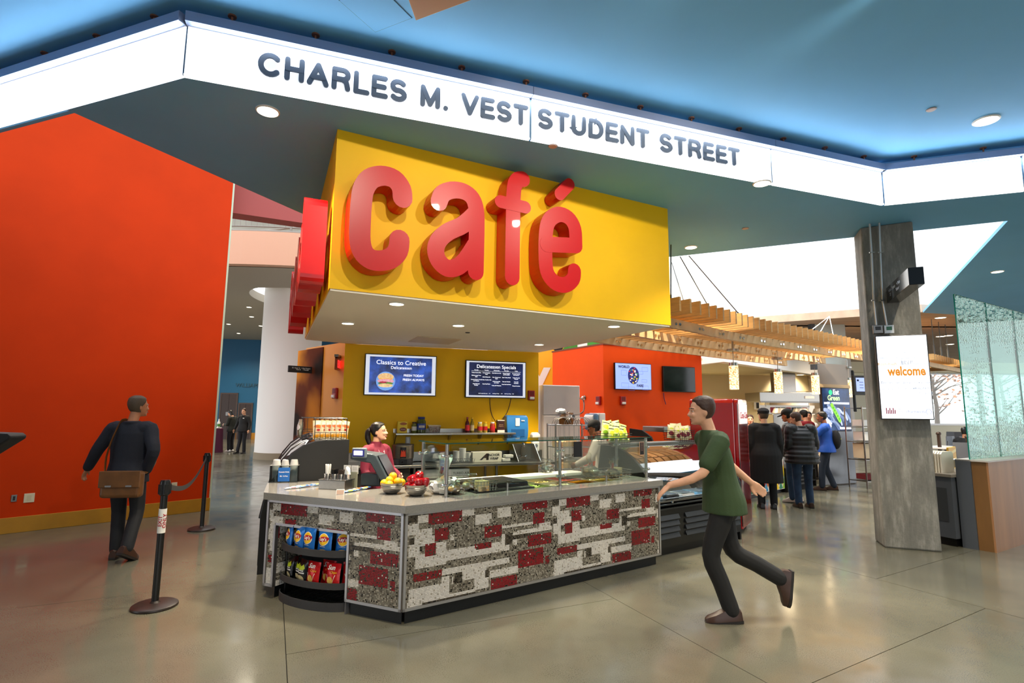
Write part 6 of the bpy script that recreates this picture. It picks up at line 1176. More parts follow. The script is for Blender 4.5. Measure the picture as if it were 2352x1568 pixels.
for r in range(2):
    for i in range(5):
        t = thing('snack_packet', ['lower', 'upper'][r]+' row of the small black snack shelf, '+ORD[i]+' packet from the left', 'snack packet', tuple(Mh @ V((.07+.09*i, .08, .15+.26*r))), .55, 'packets on the small snack shelf'); q, _ = bag_mesh(.085, .13, .04, i); ob('packet', q, [PG, PW2, mat('packet_olive', '6a7a3a', .4)][(i+r) % 3], t, smooth=True); ob('print', B().box(-.025, .025, -.024, -.018, .04, .08), [PR2, PGR, PY][i % 3], t)
# stainless pillar with the lit poster
e0, e1 = V((7.31, 12.99)), V((8.3, 13.44)); ed = (e1-e0).normalized(); en = V((-ed.y, ed.x)); EA = math.atan2(ed.y, ed.x)
pil = ob('wall_pillar', B().pxy([e0, e1, e1+V((.66, 1.0)), e0+V((.66, 1.0))], 0, 2.86), mat('pillar_taupe', '9a8d80', .6), kind='structure')
stp = thing('stainless_cladding', 'brushed stainless cladding around the foot of the pillar with the green poster', 'cladding', (*e0, 0), EA); ob('sheet', B().box(-.01, (e1-e0).length+.01, -.02, 0, .02, 1.3), mat('pillar_steel', '8d8f92', .3, .9, var=.15, vs=1.5), stp); ob('top_trim', B().box(-.02, (e1-e0).length+.02, -.03, 0, 2.28, 2.36), mat('wood_trim', 'c9a878', .5), stp)
t, w_, h_ = screen('poster_screen', 'tall lit poster of grey pea pods with one green pod on the pillar', e0-en*.03, e1-en*.03, (1886, 889), (1957, 990))
ob('display', rect(-w_+.02, w_-.02, -h_+.02, h_-.02, -.002), mat('lit_poster_navy', '14203a', .3, e=.5, vs=3, col2='2c4a7c'), t)
rnd = random.Random(8)
for i in range(26):
    x, z, a_ = rnd.uniform(-w_*.8, w_*.8), rnd.uniform(-h_*.85, h_*.2), rnd.uniform(-.9, -.2); L_ = rnd.uniform(.18, .34)
    pts = [(x+L_*(k/8-.5)*math.cos(a_), z+L_*(k/8-.5)*math.sin(a_)+.05*math.sin(math.pi*k/8)) for k in range(9)]; pts = [(min(w_-.05, max(-w_+.05, a)), min(h_*.3, max(-h_+.05, b))) for a, b in pts]
    ob('pod', B().ribbon(pts, .028, (0, .0006, 0), bas((0, -.004-.0003*i, 0), (1, 0, 0), (0, 0, 1))), mat('lit_pod_%d' % (i % 3), ['8a9cc0', 'c3cde6', '5f72a0'][i % 3], .4, e=.7), t)
ob('green_pod', B().ribbon(smooth([(-.18, .1), (-.1, -.02), (-.0, -.16), (.07, -.26)], 4), .05, (0, .001, 0), bas((0, -.013, 0), (1, 0, 0), (0, 0, 1))), mat('lit_green_pod', '8fdc3a', .4, e=.8), t)
for k in range(5): ob('pea', B().prism([(x, -.015, z) for x, z in ell(-.14+.048*k, .04-.065*k, .026, .03, 14)], (0, .001, 0)), mat('lit_pea', '4fae1c', .4, e=.7), t)
ob('leaf_dot', B().prism([(x, -.006, z) for x, z in ell(-.19, .40, .062, .062, 20)], (0, .001, 0)), mat('lit_mint', '2fd08a', .4, e=.9), t)
text('lettering', 'Eat', .17, EMT, t, bas((.0, -.006, .355), (1, 0, 0), (0, 0, 1)), off=.004); text('lettering', 'Green', .17, mat('lit_lime_text', 'c8f0a8', .4, e=.9), t, bas((-.09, -.006, .215), (1, 0, 0), (0, 0, 1)), off=.004)
ob('caption_bar', rect(-w_+.06, w_-.04, .155, .17, -.005), EMT, t); ob('caption_bar', rect(-w_+.06, w_-.04, .125, .145, -.005), EMT, t); ob('footer', rect(.05, w_-.05, -h_+.05, -h_+.1, -.018), EMT, t)
# thin black screens right of it
p = Yd(1957, 850, 12.4); q = Yd(1962, 945, 12.4); tag(ob('edge_on_screen', B().pxy([(p.x-.03, p.y), (p.x+.03, p.y), (p.x+.36, p.y+.5), (p.x+.30, p.y+.5)], q.z, p.z), MATTE, bev=.008), 'thin black screen seen edge on beside the lit poster', 'screen')
t, w_, h_ = screen('wall_screen', 'small dark framed screen with a pale blue page left of the concrete column', (7.6, 12.3), (8.6, 12.35), (1960, 862), (1999, 907), th=.08); ob('display', rect(-w_+.05, w_-.09, -h_+.08, h_-.05, -.002), mat('lit_page_blue', '9fb2ee', .3, e=.7), t)
ob('page_mark', rect(-w_*.6, -w_*.35, h_*.4, h_*.6, -.004), DKT, t); ob('page_lines', B().box(-w_*.3, w_*.2, -.004, -.003, -.06, -.05).box(-w_*.3, w_*.2, -.004, -.003, 0, .01).box(-w_*.3, w_*.2, -.004, -.003, .06, .07), DKT, t)
# wire shelving with boxes behind the column
wr = thing('shelving_unit', 'chrome wire shelving unit with cartons left of the concrete column', 'shelving', (7.95, 12.45, 0), .3)
for x in (0, .9):
    for y in (0, .45): ob('post', B().cyl((x, y, 0), (x, y, 1.83), .016, n=8), STEEL, wr, smooth=True)
for z in (.15, .62, 1.02, 1.35, 1.78): ob('shelf', B().box(0, .9, 0, .45, z, z+.02), STEEL, wr)
Mw = Matrix.Translation(wr.location) @ Matrix.Rotation(.3, 4, 'Z')
for i, (x, z, w_, h_, m, lab) in enumerate(((.06, .64, .3, .34, mat('kraft_pale', 'd6c6a8', .7), 'tall pale carton on the middle shelf of the shelving unit'), (.42, .64, .3, .34, mat('kraft_pale', 'd6c6a8', .7), 'second pale carton on the middle shelf of the shelving unit'), (.1, 1.04, .5, .2, WHITEP, 'white tray box on the upper shelf of the shelving unit'), (.1, .17, .5, .12, mat('maroon_bundle', '6a1a22', .7), 'dark red bundle on the bottom shelf of the shelving unit'), (.1, 1.37, .6, .14, PW2, 'flat white box on the fourth shelf of the shelving unit'))):
    t = thing('carton', lab, 'carton', tuple(Mw @ V((x, .05, z+.02))), .3); ob('box', B().box(0, w_, 0, .3, 0, h_), m, t, bev=.004); ob('tape', B().box(w_*.45, w_*.55, -.002, .302, 0, h_+.002), mat('tape_tan', 'b89a6a', .5), t)
# =================== COLUMN fittings, welcome screen ===================
cdv = (cC_-cB).normalized()
def colp(x, y, off=0.): n = V((-cdv.y, cdv.x)); a = cB-n*off; return VP(x, y, a, a+cdv)
CAn = math.atan2(cdv.y, cdv.x)
t, w_, h_ = screen('welcome_screen', 'portrait screen on the concrete column reading welcome in many languages', cB, cC_, (2009, 771), (2147, 964), th=.06, off=.03)
ob('display', rect(-w_+.012, w_-.012, -h_+.012, h_-.012, -.002), SCRW, t)
text('lettering', 'welcome', .16, mat('lit_amber', 'e08c00', .4, e=.32), t, bas((.03, -.005, .02), (1, 0, 0), (0, 0, 1)), off=.005, xs=.68)
LG = mat('lit_pale_grey', '8d96a6', .5, e=.3)
for s, sz_, x, z, m in (('Rosh-bash', .05, -.17, .15, mat('lit_amber_pale', 'c99a34', .4, e=.35)), ('歓迎', .065, .04, .155, LG), ('benvenuto', .04, .2, .15, LG), ('Degemer mat', .038, .04, .225, LG), ('swaagat', .04, -.18, .235, LG), ('Bienvenue', .05, -.15, -.085, LG), ('Добро пожаловать', .034, .14, -.085, mat('lit_mid_grey', '6d7585', .5, e=.25)), ('ようこそ', .04, .29, .02, LG), ('huan ying', .04, -.2, -.16, LG), ('bine ati venit', .036, .02, -.155, LG), ('swagatam', .045, .17, -.155, LG), ('hos geldin', .036, .22, -.215, LG), ('tervetuloa', .036, -.15, -.21, LG), ('velkommen', .036, .1, .3, LG)):
    text('lettering', s, sz_, m, t, bas((x, -.005, z), (1, 0, 0), (0, 0, 1)))
for i, (x, h) in enumerate(((0, .075), (.018, .05), (.036, .075), (.054, .05), (.072, .075), (.09, .05))): ob('emblem_bar', rect(-w_+.06+x, -w_+.071+x, -h_+.07+(.0 if i != 4 else 0), -h_+.07+h, -.004), mat('lit_maroon', '7c1236', .4, e=.3), t)
text('lettering', 'Massachusetts\nInstitute of\nTechnology', .014, DKT, t, bas((-w_+.175, -.005, -h_+.125), (1, 0, 0), (0, 0, 1)), align='LEFT'); text('lettering', 'chartwells', .05, mat('lit_slate', '7d88b0', .4, e=.5), t, bas((w_-.19, -.005, -h_+.085), (1, 0, 0), (0, 0, 1))); text('lettering', 'eat  learn  live', .02, LG, t, bas((w_-.2, -.005, -h_+.055), (1, 0, 0), (0, 0, 1)))
ob('ring_emblem', B().tube([(w_-.055+.03*math.cos(2*math.pi*i/6), -.006, -h_+.1+.035*math.sin(2*math.pi*i/6)) for i in range(6)], .003, 5, closed=True), mat('lit_slate', '7d88b0', .4), t)
for k, (pts, bx_) in enumerate(((((1998, 519), (2002, 580), (2007, 690), (2013, 748)), (2015, 757)), (((2020, 517), (2022, 580), (2027, 690), (2037, 748)), (2040, 757)))):
    w = [colp(x, y, .03) for x, y in pts]; w[0].z = SZ
    t = thing('conduit', ['left', 'right'][k]+' galvanised conduit with its socket box on the concrete column', 'conduit', tuple(colp(*bx_, .02)), CAn); ci_ = inv(t)
    ob('pipe', B(ci_).tube(w, .013, 8), mat('galvanised', 'c3c6c8', .35, .8), t, smooth=True); ob('clip', B(ci_).tube([w[1]-V((.03, .0, 0)), w[1]+V((.03, -.01, 0))], .01, 6).tube([w[2]-V((.03, 0, 0)), w[2]+V((.03, -.01, 0))], .01, 6), STEEL, t)
    ob('box', B().box(-.055, .055, -.05, .0, -.055, .055), [DSTEEL, mat('box_pale', 'd3d6d8', .4, .3)][k], t, bev=.006); ob('socket', B().box(-.03, .03, -.055, -.05, -.012, .035), [BLACK, mat('socket_green', '3a7a5a', .4)][k], t)
# blade sign from the column
n0, n1 = V((4.47, 6.0)), V((4.92, 7.02)); sdv = (n1-n0).normalized(); snv = V((sdv.y, -sdv.x))
bl = thing('blade_sign', 'long black box direction sign projecting from the top of the concrete column', 'direction sign', (*n0, 3.1), math.atan2(sdv.y, sdv.x)); Lb = (n1-n0).length
ob('box', B().box(0, Lb, -.145, 0, 0, .2), mat('sign_black_gloss', '0c0d10', .12), bl, bev=.004); text('lettering', '> East Campus     < Main\n32                Vassar', .06, mat('sign_print', '9aa2ac', .4), bl, bas((Lb*.62, .002, .115), (-1, 0, 0), (0, 0, 1)), ext=.0005)
# =================== RIGHT PARTITION with frosted glass ===================
K0 = V((5.885, 6.852)); KR = (V((6.641, 7.313))-K0).normalized(); KN = V((-KR.y, KR.x)); KAn = math.atan2(KR.y, KR.x); PH = 1.095
pt = thing('wood_partition', 'low wood veneer partition with a dark grey end at the right edge', 'partition', (*K0, 0), KAn)
VEN = mat('oak_veneer', 'a8764c', .45, var=.16, vs=5, stretch=(1, 1, .12), detail=7); 
ob('veneer_face', B().box(0, 2.6, 0, .02, .0, PH-.02), VEN, pt); ob('edge_board', B().box(0, .02, .02, .17, 0, PH-.02), mat('oak_edge', '7a5428', .5, var=.15, vs=4, stretch=(1, 1, .3)), pt); ob('core', B().box(.02, 2.6, .02, .17, 0, PH-.02), mat('oak_edge', '7a5428', .5), pt)
ob('cap', B().box(-.02, 2.6, -.01, .32, PH-.02, PH), mat('pale_cap', 'c9c3ba', .4), pt); ob('grey_end', B().box(-.02, .5, .17, .33, 0, PH-.005), mat('slate_laminate', '4a4e54', .5), pt)
def frit():
    M = glass('frit_glass', 'd6f1ea', .5); nt = M.node_tree; N = nt.nodes; L = nt.links; out = [n for n in N if n.type == 'OUTPUT_MATERIAL'][0]; src = out.inputs[0].links[0].from_socket
    tc = N.new('ShaderNodeTexCoord'); sn_ = N.new('ShaderNodeVectorMath'); sn_.operation = 'SNAP'; sn_.inputs[1].default_value = (.018, .5, .018); wn_ = N.new('ShaderNodeTexWhiteNoise'); ns = N.new('ShaderNodeTexNoise'); ns.inputs['Scale'].default_value = 1.1
    of_ = N.new('ShaderNodeVectorMath'); of_.inputs[1].default_value = (.004, .25, .004); L.new(tc.outputs['Object'], of_.inputs[0]); L.new(of_.outputs[0], sn_.inputs[0]); L.new(sn_.outputs[0], wn_.inputs['Vector']); L.new(tc.outputs['Object'], ns.inputs[0])
    sp = N.new('ShaderNodeSeparateXYZ'); L.new(tc.outputs['Object'], sp.inputs[0])
    # dense towards the foot and the head of the sheets
    a = N.new('ShaderNodeMath'); a.operation = 'ABSOLUTE'; b = N.new('ShaderNodeMath'); b.operation = 'SUBTRACT'; L.new(sp.outputs[2], b.inputs[0]); b.inputs[1].default_value = 1.0; L.new(b.outputs[0], a.inputs[0])
    mr = N.new('ShaderNodeMapRange'); L.new(a.outputs[0], mr.inputs[0]); mr.inputs[1].default_value = .2; mr.inputs[2].default_value = 1.0; mr.inputs[3].default_value = -.08; mr.inputs[4].default_value = .3
    ad = N.new('ShaderNodeMath'); ad.operation = 'ADD'; L.new(ns.outputs[0], ad.inputs[0]); L.new(mr.outputs[0], ad.inputs[1])
    lt = N.new('ShaderNodeMath'); lt.operation = 'LESS_THAN'; sub = N.new('ShaderNodeMath'); sub.operation = 'SUBTRACT'; L.new(ad.outputs[0], sub.inputs[0]); sub.inputs[1].default_value = .40; L.new(wn_.outputs[0], lt.inputs[0]); L.new(sub.outputs[0], lt.inputs[1])
    df = N.new('ShaderNodeBsdfDiffuse'); df.inputs[0].default_value = (.72, .85, .83, 1); tr_ = N.new('ShaderNodeBsdfTranslucent'); tr_.inputs[0].default_value = (.72, .85, .83, 1); m1 = N.new('ShaderNodeMixShader'); L.new(df.outputs[0], m1.inputs[1]); L.new(tr_.outputs[0], m1.inputs[2]); m1.inputs[0].default_value = .5
    m2 = N.new('ShaderNodeMixShader'); L.new(lt.outputs[0], m2.inputs[0]); L.new(src, m2.inputs[1]); L.new(m1.outputs[0], m2.inputs[2]); L.new(m2.outputs[0], out.inputs[0]); return M
gs = thing('glass_screen', 'tall glass screen with a white square frit pattern on the wood partition', 'glass screen', (*(K0+KN*.18+KR*.02), PH), KAn); TEALE = mat('glass_edge_teal', '1f8f7c', .15)
FRT = frit()
for i in range(3):
    x0, x1 = -.0+1.02*i, 1.0+1.02*i; ob('glass_sheet', B().box(x0, x1, 0, .012, 0, 2.13), FRT, gs); ob('sheet_edge', B().box(x0-.004, x0, -.001, .013, 0, 2.13).box(x1, x1+.004, -.001, .013, 0, 2.13).box(x0, x1, -.001, .013, 2.13, 2.134), TEALE, gs)
# grey service desk between column and partition
dk_ = thing('service_desk', 'dark grey service desk between the concrete column and the wood partition', 'desk', (5.62, 7.12, 0), math.radians(112)); 
ob('front_panel', B().box(0, .5, -.8, -.0, .1, .86), mat('slate_desk', '54585e', .5), dk_); ob('recess_panel', B().box(.06, .42, 0, .004, .3, .72), DGREY, dk_); ob('kick', B().box(.02, .48, -.75, -.04, 0, .1), BLACK, dk_); ob('top', B().box(-.02, .5, -.82, .02, .86, .90), mat('desk_top', '8d8478', .3), dk_, bev=.004)
Mk = Matrix.Translation(dk_.location) @ Matrix.Rotation(math.radians(112), 4, 'Z')
p = Z(2178, 1086, .9)
t = thing('container_stack', 'stack of translucent clamshell food containers on the grey desk', 'container stack', (p.x, p.y+.2, .9), .5); FRO = mat('frosted_clear', 'e9e2d0', .3)
for i in range(9): ob('container', B().rings([[V((x*k, y, z)) for x, z in ((-.16, 0), (.16, 0), (.16, .24), (.12, .27), (-.12, .27), (-.16, .24))] for y, k in ((-.14+.03*i, 1), (-.125+.03*i, 1.02), (-.118+.03*i, .97))]), FRO, t)
for k, (x, y) in enumerate(((2150, 1062), (2205, 1062))):
    p = Z(x, 1078, .9); t = thing('tray_box', ['left', 'right'][k]+' low wooden tray beside the clear container stack', 'tray', (p.x+.1, p.y+.45, .9), .5); ob('tray', B().box(-.2, .2, -.15, .15, 0, .1), mat('pale_box', 'd9c9a8', .6), t, bev=.004); ob('rim', B().box(-.21, .21, -.16, .16, .1, .112), PW2, t)
# cafeteria furniture beyond
def stan(label, p, h=1.0, rz=0):
    t = thing('rail_post', label, 'post', (p[0], p[1], 0), rz); ob('post', B().cyl((0, 0, 0), (0, 0, h), .035, n=12), mat('bronze_post', '4a3a30', .4, .5), t, smooth=True); ob('cap', B().sph((0, 0, h), .05, .05, .04), mat('bronze_post', '4a3a30', .4, .5), t, smooth=True); ob('foot', B().lathe([(.1, 0), (.1, .015), (.04, .03)], n=16), mat('bronze_post', '4a3a30', .4, .5), t); return t
stan('bronze rail post seen just right of the concrete column', Yd(2156, 1000, 12.0).to_2d(), 1.25); stan('bronze rail post seen left of the frosted glass screen', Yd(2222, 1000, 11.0).to_2d(), 1.22)
for k, (x, y) in enumerate(((2172, 12.2), (2242, 16.5))):
    p = Yd(x, 1000, y); t = thing('cafe_table', ['left', 'right'][k]+' pale cafeteria table by the bright windows', 'table', (p.x, p.y, 0), .4); ob('top', B().box(-.5, .5, -.4, .4, .92, .96), mat('pale_table', 'd9d6d0', .3), t, bev=.01); ob('leg', B().cyl((0, 0, 0), (0, 0, .92), .05, n=10), STEEL, t); ob('foot', B().lathe([(.3, 0), (.28, .02), (.05, .05)], n=16), STEEL, t)
def chair(label, x, Y, rz, m):
    p = Yd(x, 1000, Y); t = thing('cafe_chair', label, 'chair', (p.x, p.y, 0), rz, 'cafeteria chairs')
    ob('seat', B().box(-.22, .22, -.22, .22, .6, .63), m, t, bev=.02); ob('backrest', B().rings([[V((x_*k, -.22-dy, z)) for x_, dy in ((-.2, 0), (0, .03), (.2, 0), (.2, -.02), (0, .01), (-.2, -.02))] for z, k in ((.72, 1.05), (.9, 1.1), (1.12, 1))]), m, t)
    for sx_ in (-.18, .18):
        for sy in (-.18, .18): ob('leg', B().cyl((sx_*1.15, sy*1.15, 0), (sx_, sy, .61), .014, n=8), STEEL, t)
        ob('back_post', B().cyl((sx_, -.2, .6), (sx_, -.23, 1.0), .012, n=8), STEEL, t)
for k, (x, Y, rz) in enumerate(((2160, 14.2, .5), (2200, 14.2, .2), (2214, 11.0, -.6), (2262, 11.6, .9), (2195, 17.6, 2.6), (2290, 14.6, 2.9))):
    chair(ORD[k]+' grey cafeteria chair counted from the column towards the right edge', x, Y, rz, mat('chair_grey', '6d7076', .5))
p = Yd(2188, 1040, 9.6); t = thing('sign_board', 'yellow patterned board standing behind the clear container stack', 'board', (p.x, p.y, .6), .7); ob('board', B().box(-.25, .25, 0, .03, 0, .5), mat('board_yellow', 'e0a92a', .5), t)
for i in range(3): ob('stripe', B().prism([(-.24, -.003, .06+.15*i), (.24, -.003, .12+.15*i), (.24, -.003, .17+.15*i), (-.24, -.003, .11+.15*i)], (0, .003, 0)), mat('stripe_cream', 'f0d890', .5), t)
ob('stand', B().cyl((0, .02, -.6), (0, .02, 0), .02, n=8), STEEL, t)
ct = thing('cafeteria_counter', 'low dark red cafeteria counter behind the container stack', 'counter', (Yd(2155, 1040, 10.6).x, 10.6, 0), .5); ob('front', B().box(-.2, .9, 0, .5, 0, .8), mat('maroon_panel', '6a1c2c', .5), ct); ob('top', B().box(-.22, .92, -.02, .52, .8, .86), STEEL, ct)
# autumn trees outside the windows
def tree(label, x, y, h, seed, c):
    t = thing('autumn_tree', label, 'tree', (x, y, -.05), 0, 'trees outside'); rnd = random.Random(seed); q = B()
    q.tube([(0, 0, 0), (.1, 0, h*.4), (0, .1, h*.75)], [.16, .11, .05], 8)
    tips = []
    for i in range(14):
        a_ = rnd.uniform(0, 6.28); z0 = h*rnd.uniform(.3, .7); r = rnd.uniform(1.0, 2.2); e = (r*math.cos(a_), r*math.sin(a_), z0+rnd.uniform(.5, 1.6)); q.tube([(.05, 0, z0), (e[0]*.5, e[1]*.5, z0+.5), e], [.05, .03, .012], 5); tips.append(e)
    ob('trunk', q, mat('bark', '6a5040', .9), t); l = B()
    for e in tips:
        for i in range(34):
            p_ = V(e)+V((rnd.gauss(0, .45), rnd.gauss(0, .45), rnd.gauss(0, .4))); a_ = rnd.uniform(0, 6.28); u = V((math.cos(a_), math.sin(a_), rnd.uniform(-.6, .6)))*.09; v_ = V((-u.y, u.x, .05)); l.quad(p_-u, p_+v_, p_+u, p_-v_)
    ob('leaves', l, mat('leaf_'+c, c, .7), t, kind='stuff')
tree('orange leaved autumn tree outside the left cafeteria window', 25.5, 33, 5.5, 1, 'd9824a'); tree('russet autumn tree outside the right cafeteria window', 30.5, 34, 6, 2, 'c9602a')
# =================== STANCHIONS, wall plates ===================
RUB = mat('stanchion_black', '121110', .45); BASEM = mat('stanchion_base', '2a211d', .4)
def stanchion(label, px, h=1.03, sign=False):
    p = Z(*px); t = thing('stanchion', label, 'stanchion', (p.x, p.y, 0), .52)
    ob('base', B().lathe([(.17, 0), (.175, .008), (.172, .02), (.155, .03), (.04, .036), (.03, .05)], n=40), BASEM, t, smooth=True); ob('post', B().cyl((0, 0, .03), (0, 0, h-.12), .0275, n=24), RUB, t, smooth=True)
    ob('head', B().lathe([(.032, h-.13), (.041, h-.12), (.041, h-.02), (.034, h)], n=24), BLACK, t, smooth=True)
    for a_ in (0, 1.57, 3.14, 4.71): ob('belt_slot', B(Matrix.Rotation(a_+.4, 4, 'Z')).box(-.018, .018, .036, .046, h-.115, h-.035), MATTE, t)
    if sign:
        ob('sign_sleeve', B().lathe([(.031, .60), (.031, .80)], n=64), PW2, t, smooth=True)
        wr = lambda p_: V((.0345*math.sin(p_.x/.0345), -.0345*math.cos(p_.x/.0345), p_.y))
        M = Matrix(((0, -1, 0, 0), (1, 0, 0, 0), (0, 0, 1, 0), (0, 0, 0, 1)))
        text('lettering', 'EXIT\nONLY', .044, LBR, t, Matrix(), warp=lambda p_: wr(V((-p_.y-.001, p_.x+.70, 0))), off=.001, lsp=.85)
    return p, t
s1, t1 = stanchion('near black belt stanchion with a white and red exit only sleeve', (355, 1393), 1.04, True); s2, t2 = stanchion('far black belt stanchion beside the end of the orange wall', (463, 1216), 1.04)
d = (s2-s1); bel = B()
R = []
for i in range(17):
    f = i/16; q = s1.lerp(s2, .013+f*.974); z = .985-.25*math.sin(math.pi*f)*(.7)+.0*f; n = V((d.y, -d.x, 0)).normalized()*.0008; R.append([q+n+V((0, 0, z+.024)), q-n+V((0, 0, z+.024)), q-n+V((0, 0, z-.024)), q+n+V((0, 0, z-.024))])
tag(ob('queue_belt', bel.rings(R), mat('belt_grey', '2b2724', .7)), 'dark retractable belt sagging between the two stanchions', 'belt')
WA = math.atan2(wd.y, wd.x)
for k, (px, sz_, m, lab) in enumerate((((67, 1143), (.055, .06), WHITEP, 'white wall plate low on the orange wall at the left'), ((32, 1144), (.03, .045), DSTEEL, 'small grey socket low on the orange wall at far left'), ((376, 1117), (.04, .05), WHITEP, 'left one of two cream wall plates behind the near stanchion'), ((400, 1115), (.04, .05), WHITEP, 'right one of two cream wall plates behind the near stanchion'))):
    p = VP(*px, w0, w1); t = thing('wall_plate', lab, 'wall plate', tuple(p), WA); ob('plate', B().box(-sz_[0], sz_[0], -.008, 0, -sz_[1], sz_[1]), m if m is DSTEEL else mat('cream_plate', 'd9cba8', .5), t, bev=.003); ob('insert', B().box(-sz_[0]*.4, sz_[0]*.4, -.01, -.008, -sz_[1]*.6, sz_[1]*.6), BLACK if m is DSTEEL else mat('cream_insert', 'cdbd98', .5), t)
# dark tip of a lamp arm or cap at the left edge
tag(ob('desk_lamp_head', B().prism([Yd(x, y, 3.4) for x, y in ((-160, 985), (-40, 993), (16, 995), (24, 1001), (21, 1009), (-10, 1028), (-160, 1120))], (0, .12, 0)), MATTE, bev=.01), 'dark tapered object tip entering at the left edge over the orange wall', 'lamp head')
# =================== PEOPLE ===================
def limb(q, pts, rad, n=12, up=None):
    P = [tuple(p) for p in pts]; q.tube(smooth(P, 3), [r for r in np.interp(np.linspace(0, len(P)-1, (len(P)-1)*3+1), range(len(P)), rad)], n, up=up); q.sph(P[0], rad[0]*.99, n=12, m=8); q.sph(P[-1], rad[-1]*.99, n=12, m=8); return q
def remesh(name, q, m, parent, vox, smooth_it=4):
    o = ob(name, q, m); md = o.modifiers.new('r', 'REMESH'); md.mode = 'VOXEL'; md.voxel_size = vox; sm_ = o.modifiers.new('s', 'SMOOTH'); sm_.iterations = smooth_it; sm_.factor = .5
    dg = bpy.context.evaluated_depsgraph_get(); me = bpy.data.meshes.new_from_object(o.evaluated_get(dg)); bpy.data.objects.remove(o)
    me.materials.clear(); return ob(name, me, m, parent, smooth=True, ang=180)
def hand(q, w, dr, pn, th, curl=.5, sc=1.):
    """palm + five fingers: w wrist, dr pointing direction, pn palm normal (fingers curl towards it), th thumb side"""
    w, dr, pn, th = V(w), V(dr).normalized(), V(pn).normalized(), V(th).normalized(); R = []
    for t, a, b in ((0, .024, .02), (.03, .034, .017), (.07, .041, .014), (.092, .038, .011)):
        c = w+dr*t*sc; R.append([c+th*(a*sc*math.cos(2*math.pi*j/12))+pn*(b*sc*math.sin(2*math.pi*j/12)) for j in range(12)])
    q.rings(R)
    for i, (x, ln) in enumerate(((.03, .072), (.011, .08), (-.009, .075), (-.028, .058))):
        p = w+(dr*.082+th*x)*sc; pts = [p]; d_ = dr+th*x*2
        for k in range(3):
            a_ = curl*(.5+.35*k); d_ = (d_*math.cos(a_)+pn*math.sin(a_)).normalized(); p = p+d_*ln*sc/3*(1.15-.15*k); pts.append(p)
        q.tube(pts, [.0098*sc, .0092*sc, .0086*sc, .0072*sc], 8); q.sph(pts[-1], .0072*sc, n=8, m=6)
    p = w+(dr*.025+th*.026)*sc; pts = [p, p+(dr*.03+th*.025+pn*.006)*sc, p+(dr*.058+th*.032+pn*.018)*sc, p+(dr*.076+th*.028+pn*.026)*sc]
    q.tube(pts, [.0135*sc, .012*sc, .0105*sc, .008*sc], 8); q.sph(pts[-1], .008*sc, n=8, m=6)
HEADR = [(0, .03, .078, .02), (.02, .047, .09, -.005), (.045, .057, .094, -.05), (.075, .064, .094, -.078), (.105, .069, .088, -.092), (.135, .073, .09, -.1), (.165, .073, .087, -.1), (.195, .064, .066, -.088), (.217, .044, .036, -.062), (.229, .018, .004, -.03)]
def headM(c, yaw, pitch, roll=0): return Matrix.Translation(V(c)) @ Matrix.Rotation(yaw, 4, 'Z') @ Matrix.Rotation(pitch, 4, 'X') @ Matrix.Rotation(roll, 4, 'Y') @ Matrix.Translation((0, 0, -.02))
def add_head(q, M, grow=0., zmin=-1, n=20):
    R = []
    for z, w_, yf, yb in HEADR:
        if z < zmin: continue
        c = (yf+yb)/2; ry = (yf-yb)/2+grow; R.append([M @ V(((w_+grow)*math.cos(2*math.pi*j/n), c+ry*math.sin(2*math.pi*j/n), z+(grow if z > .2 else 0))) for j in range(n)])
    q.rings(R)
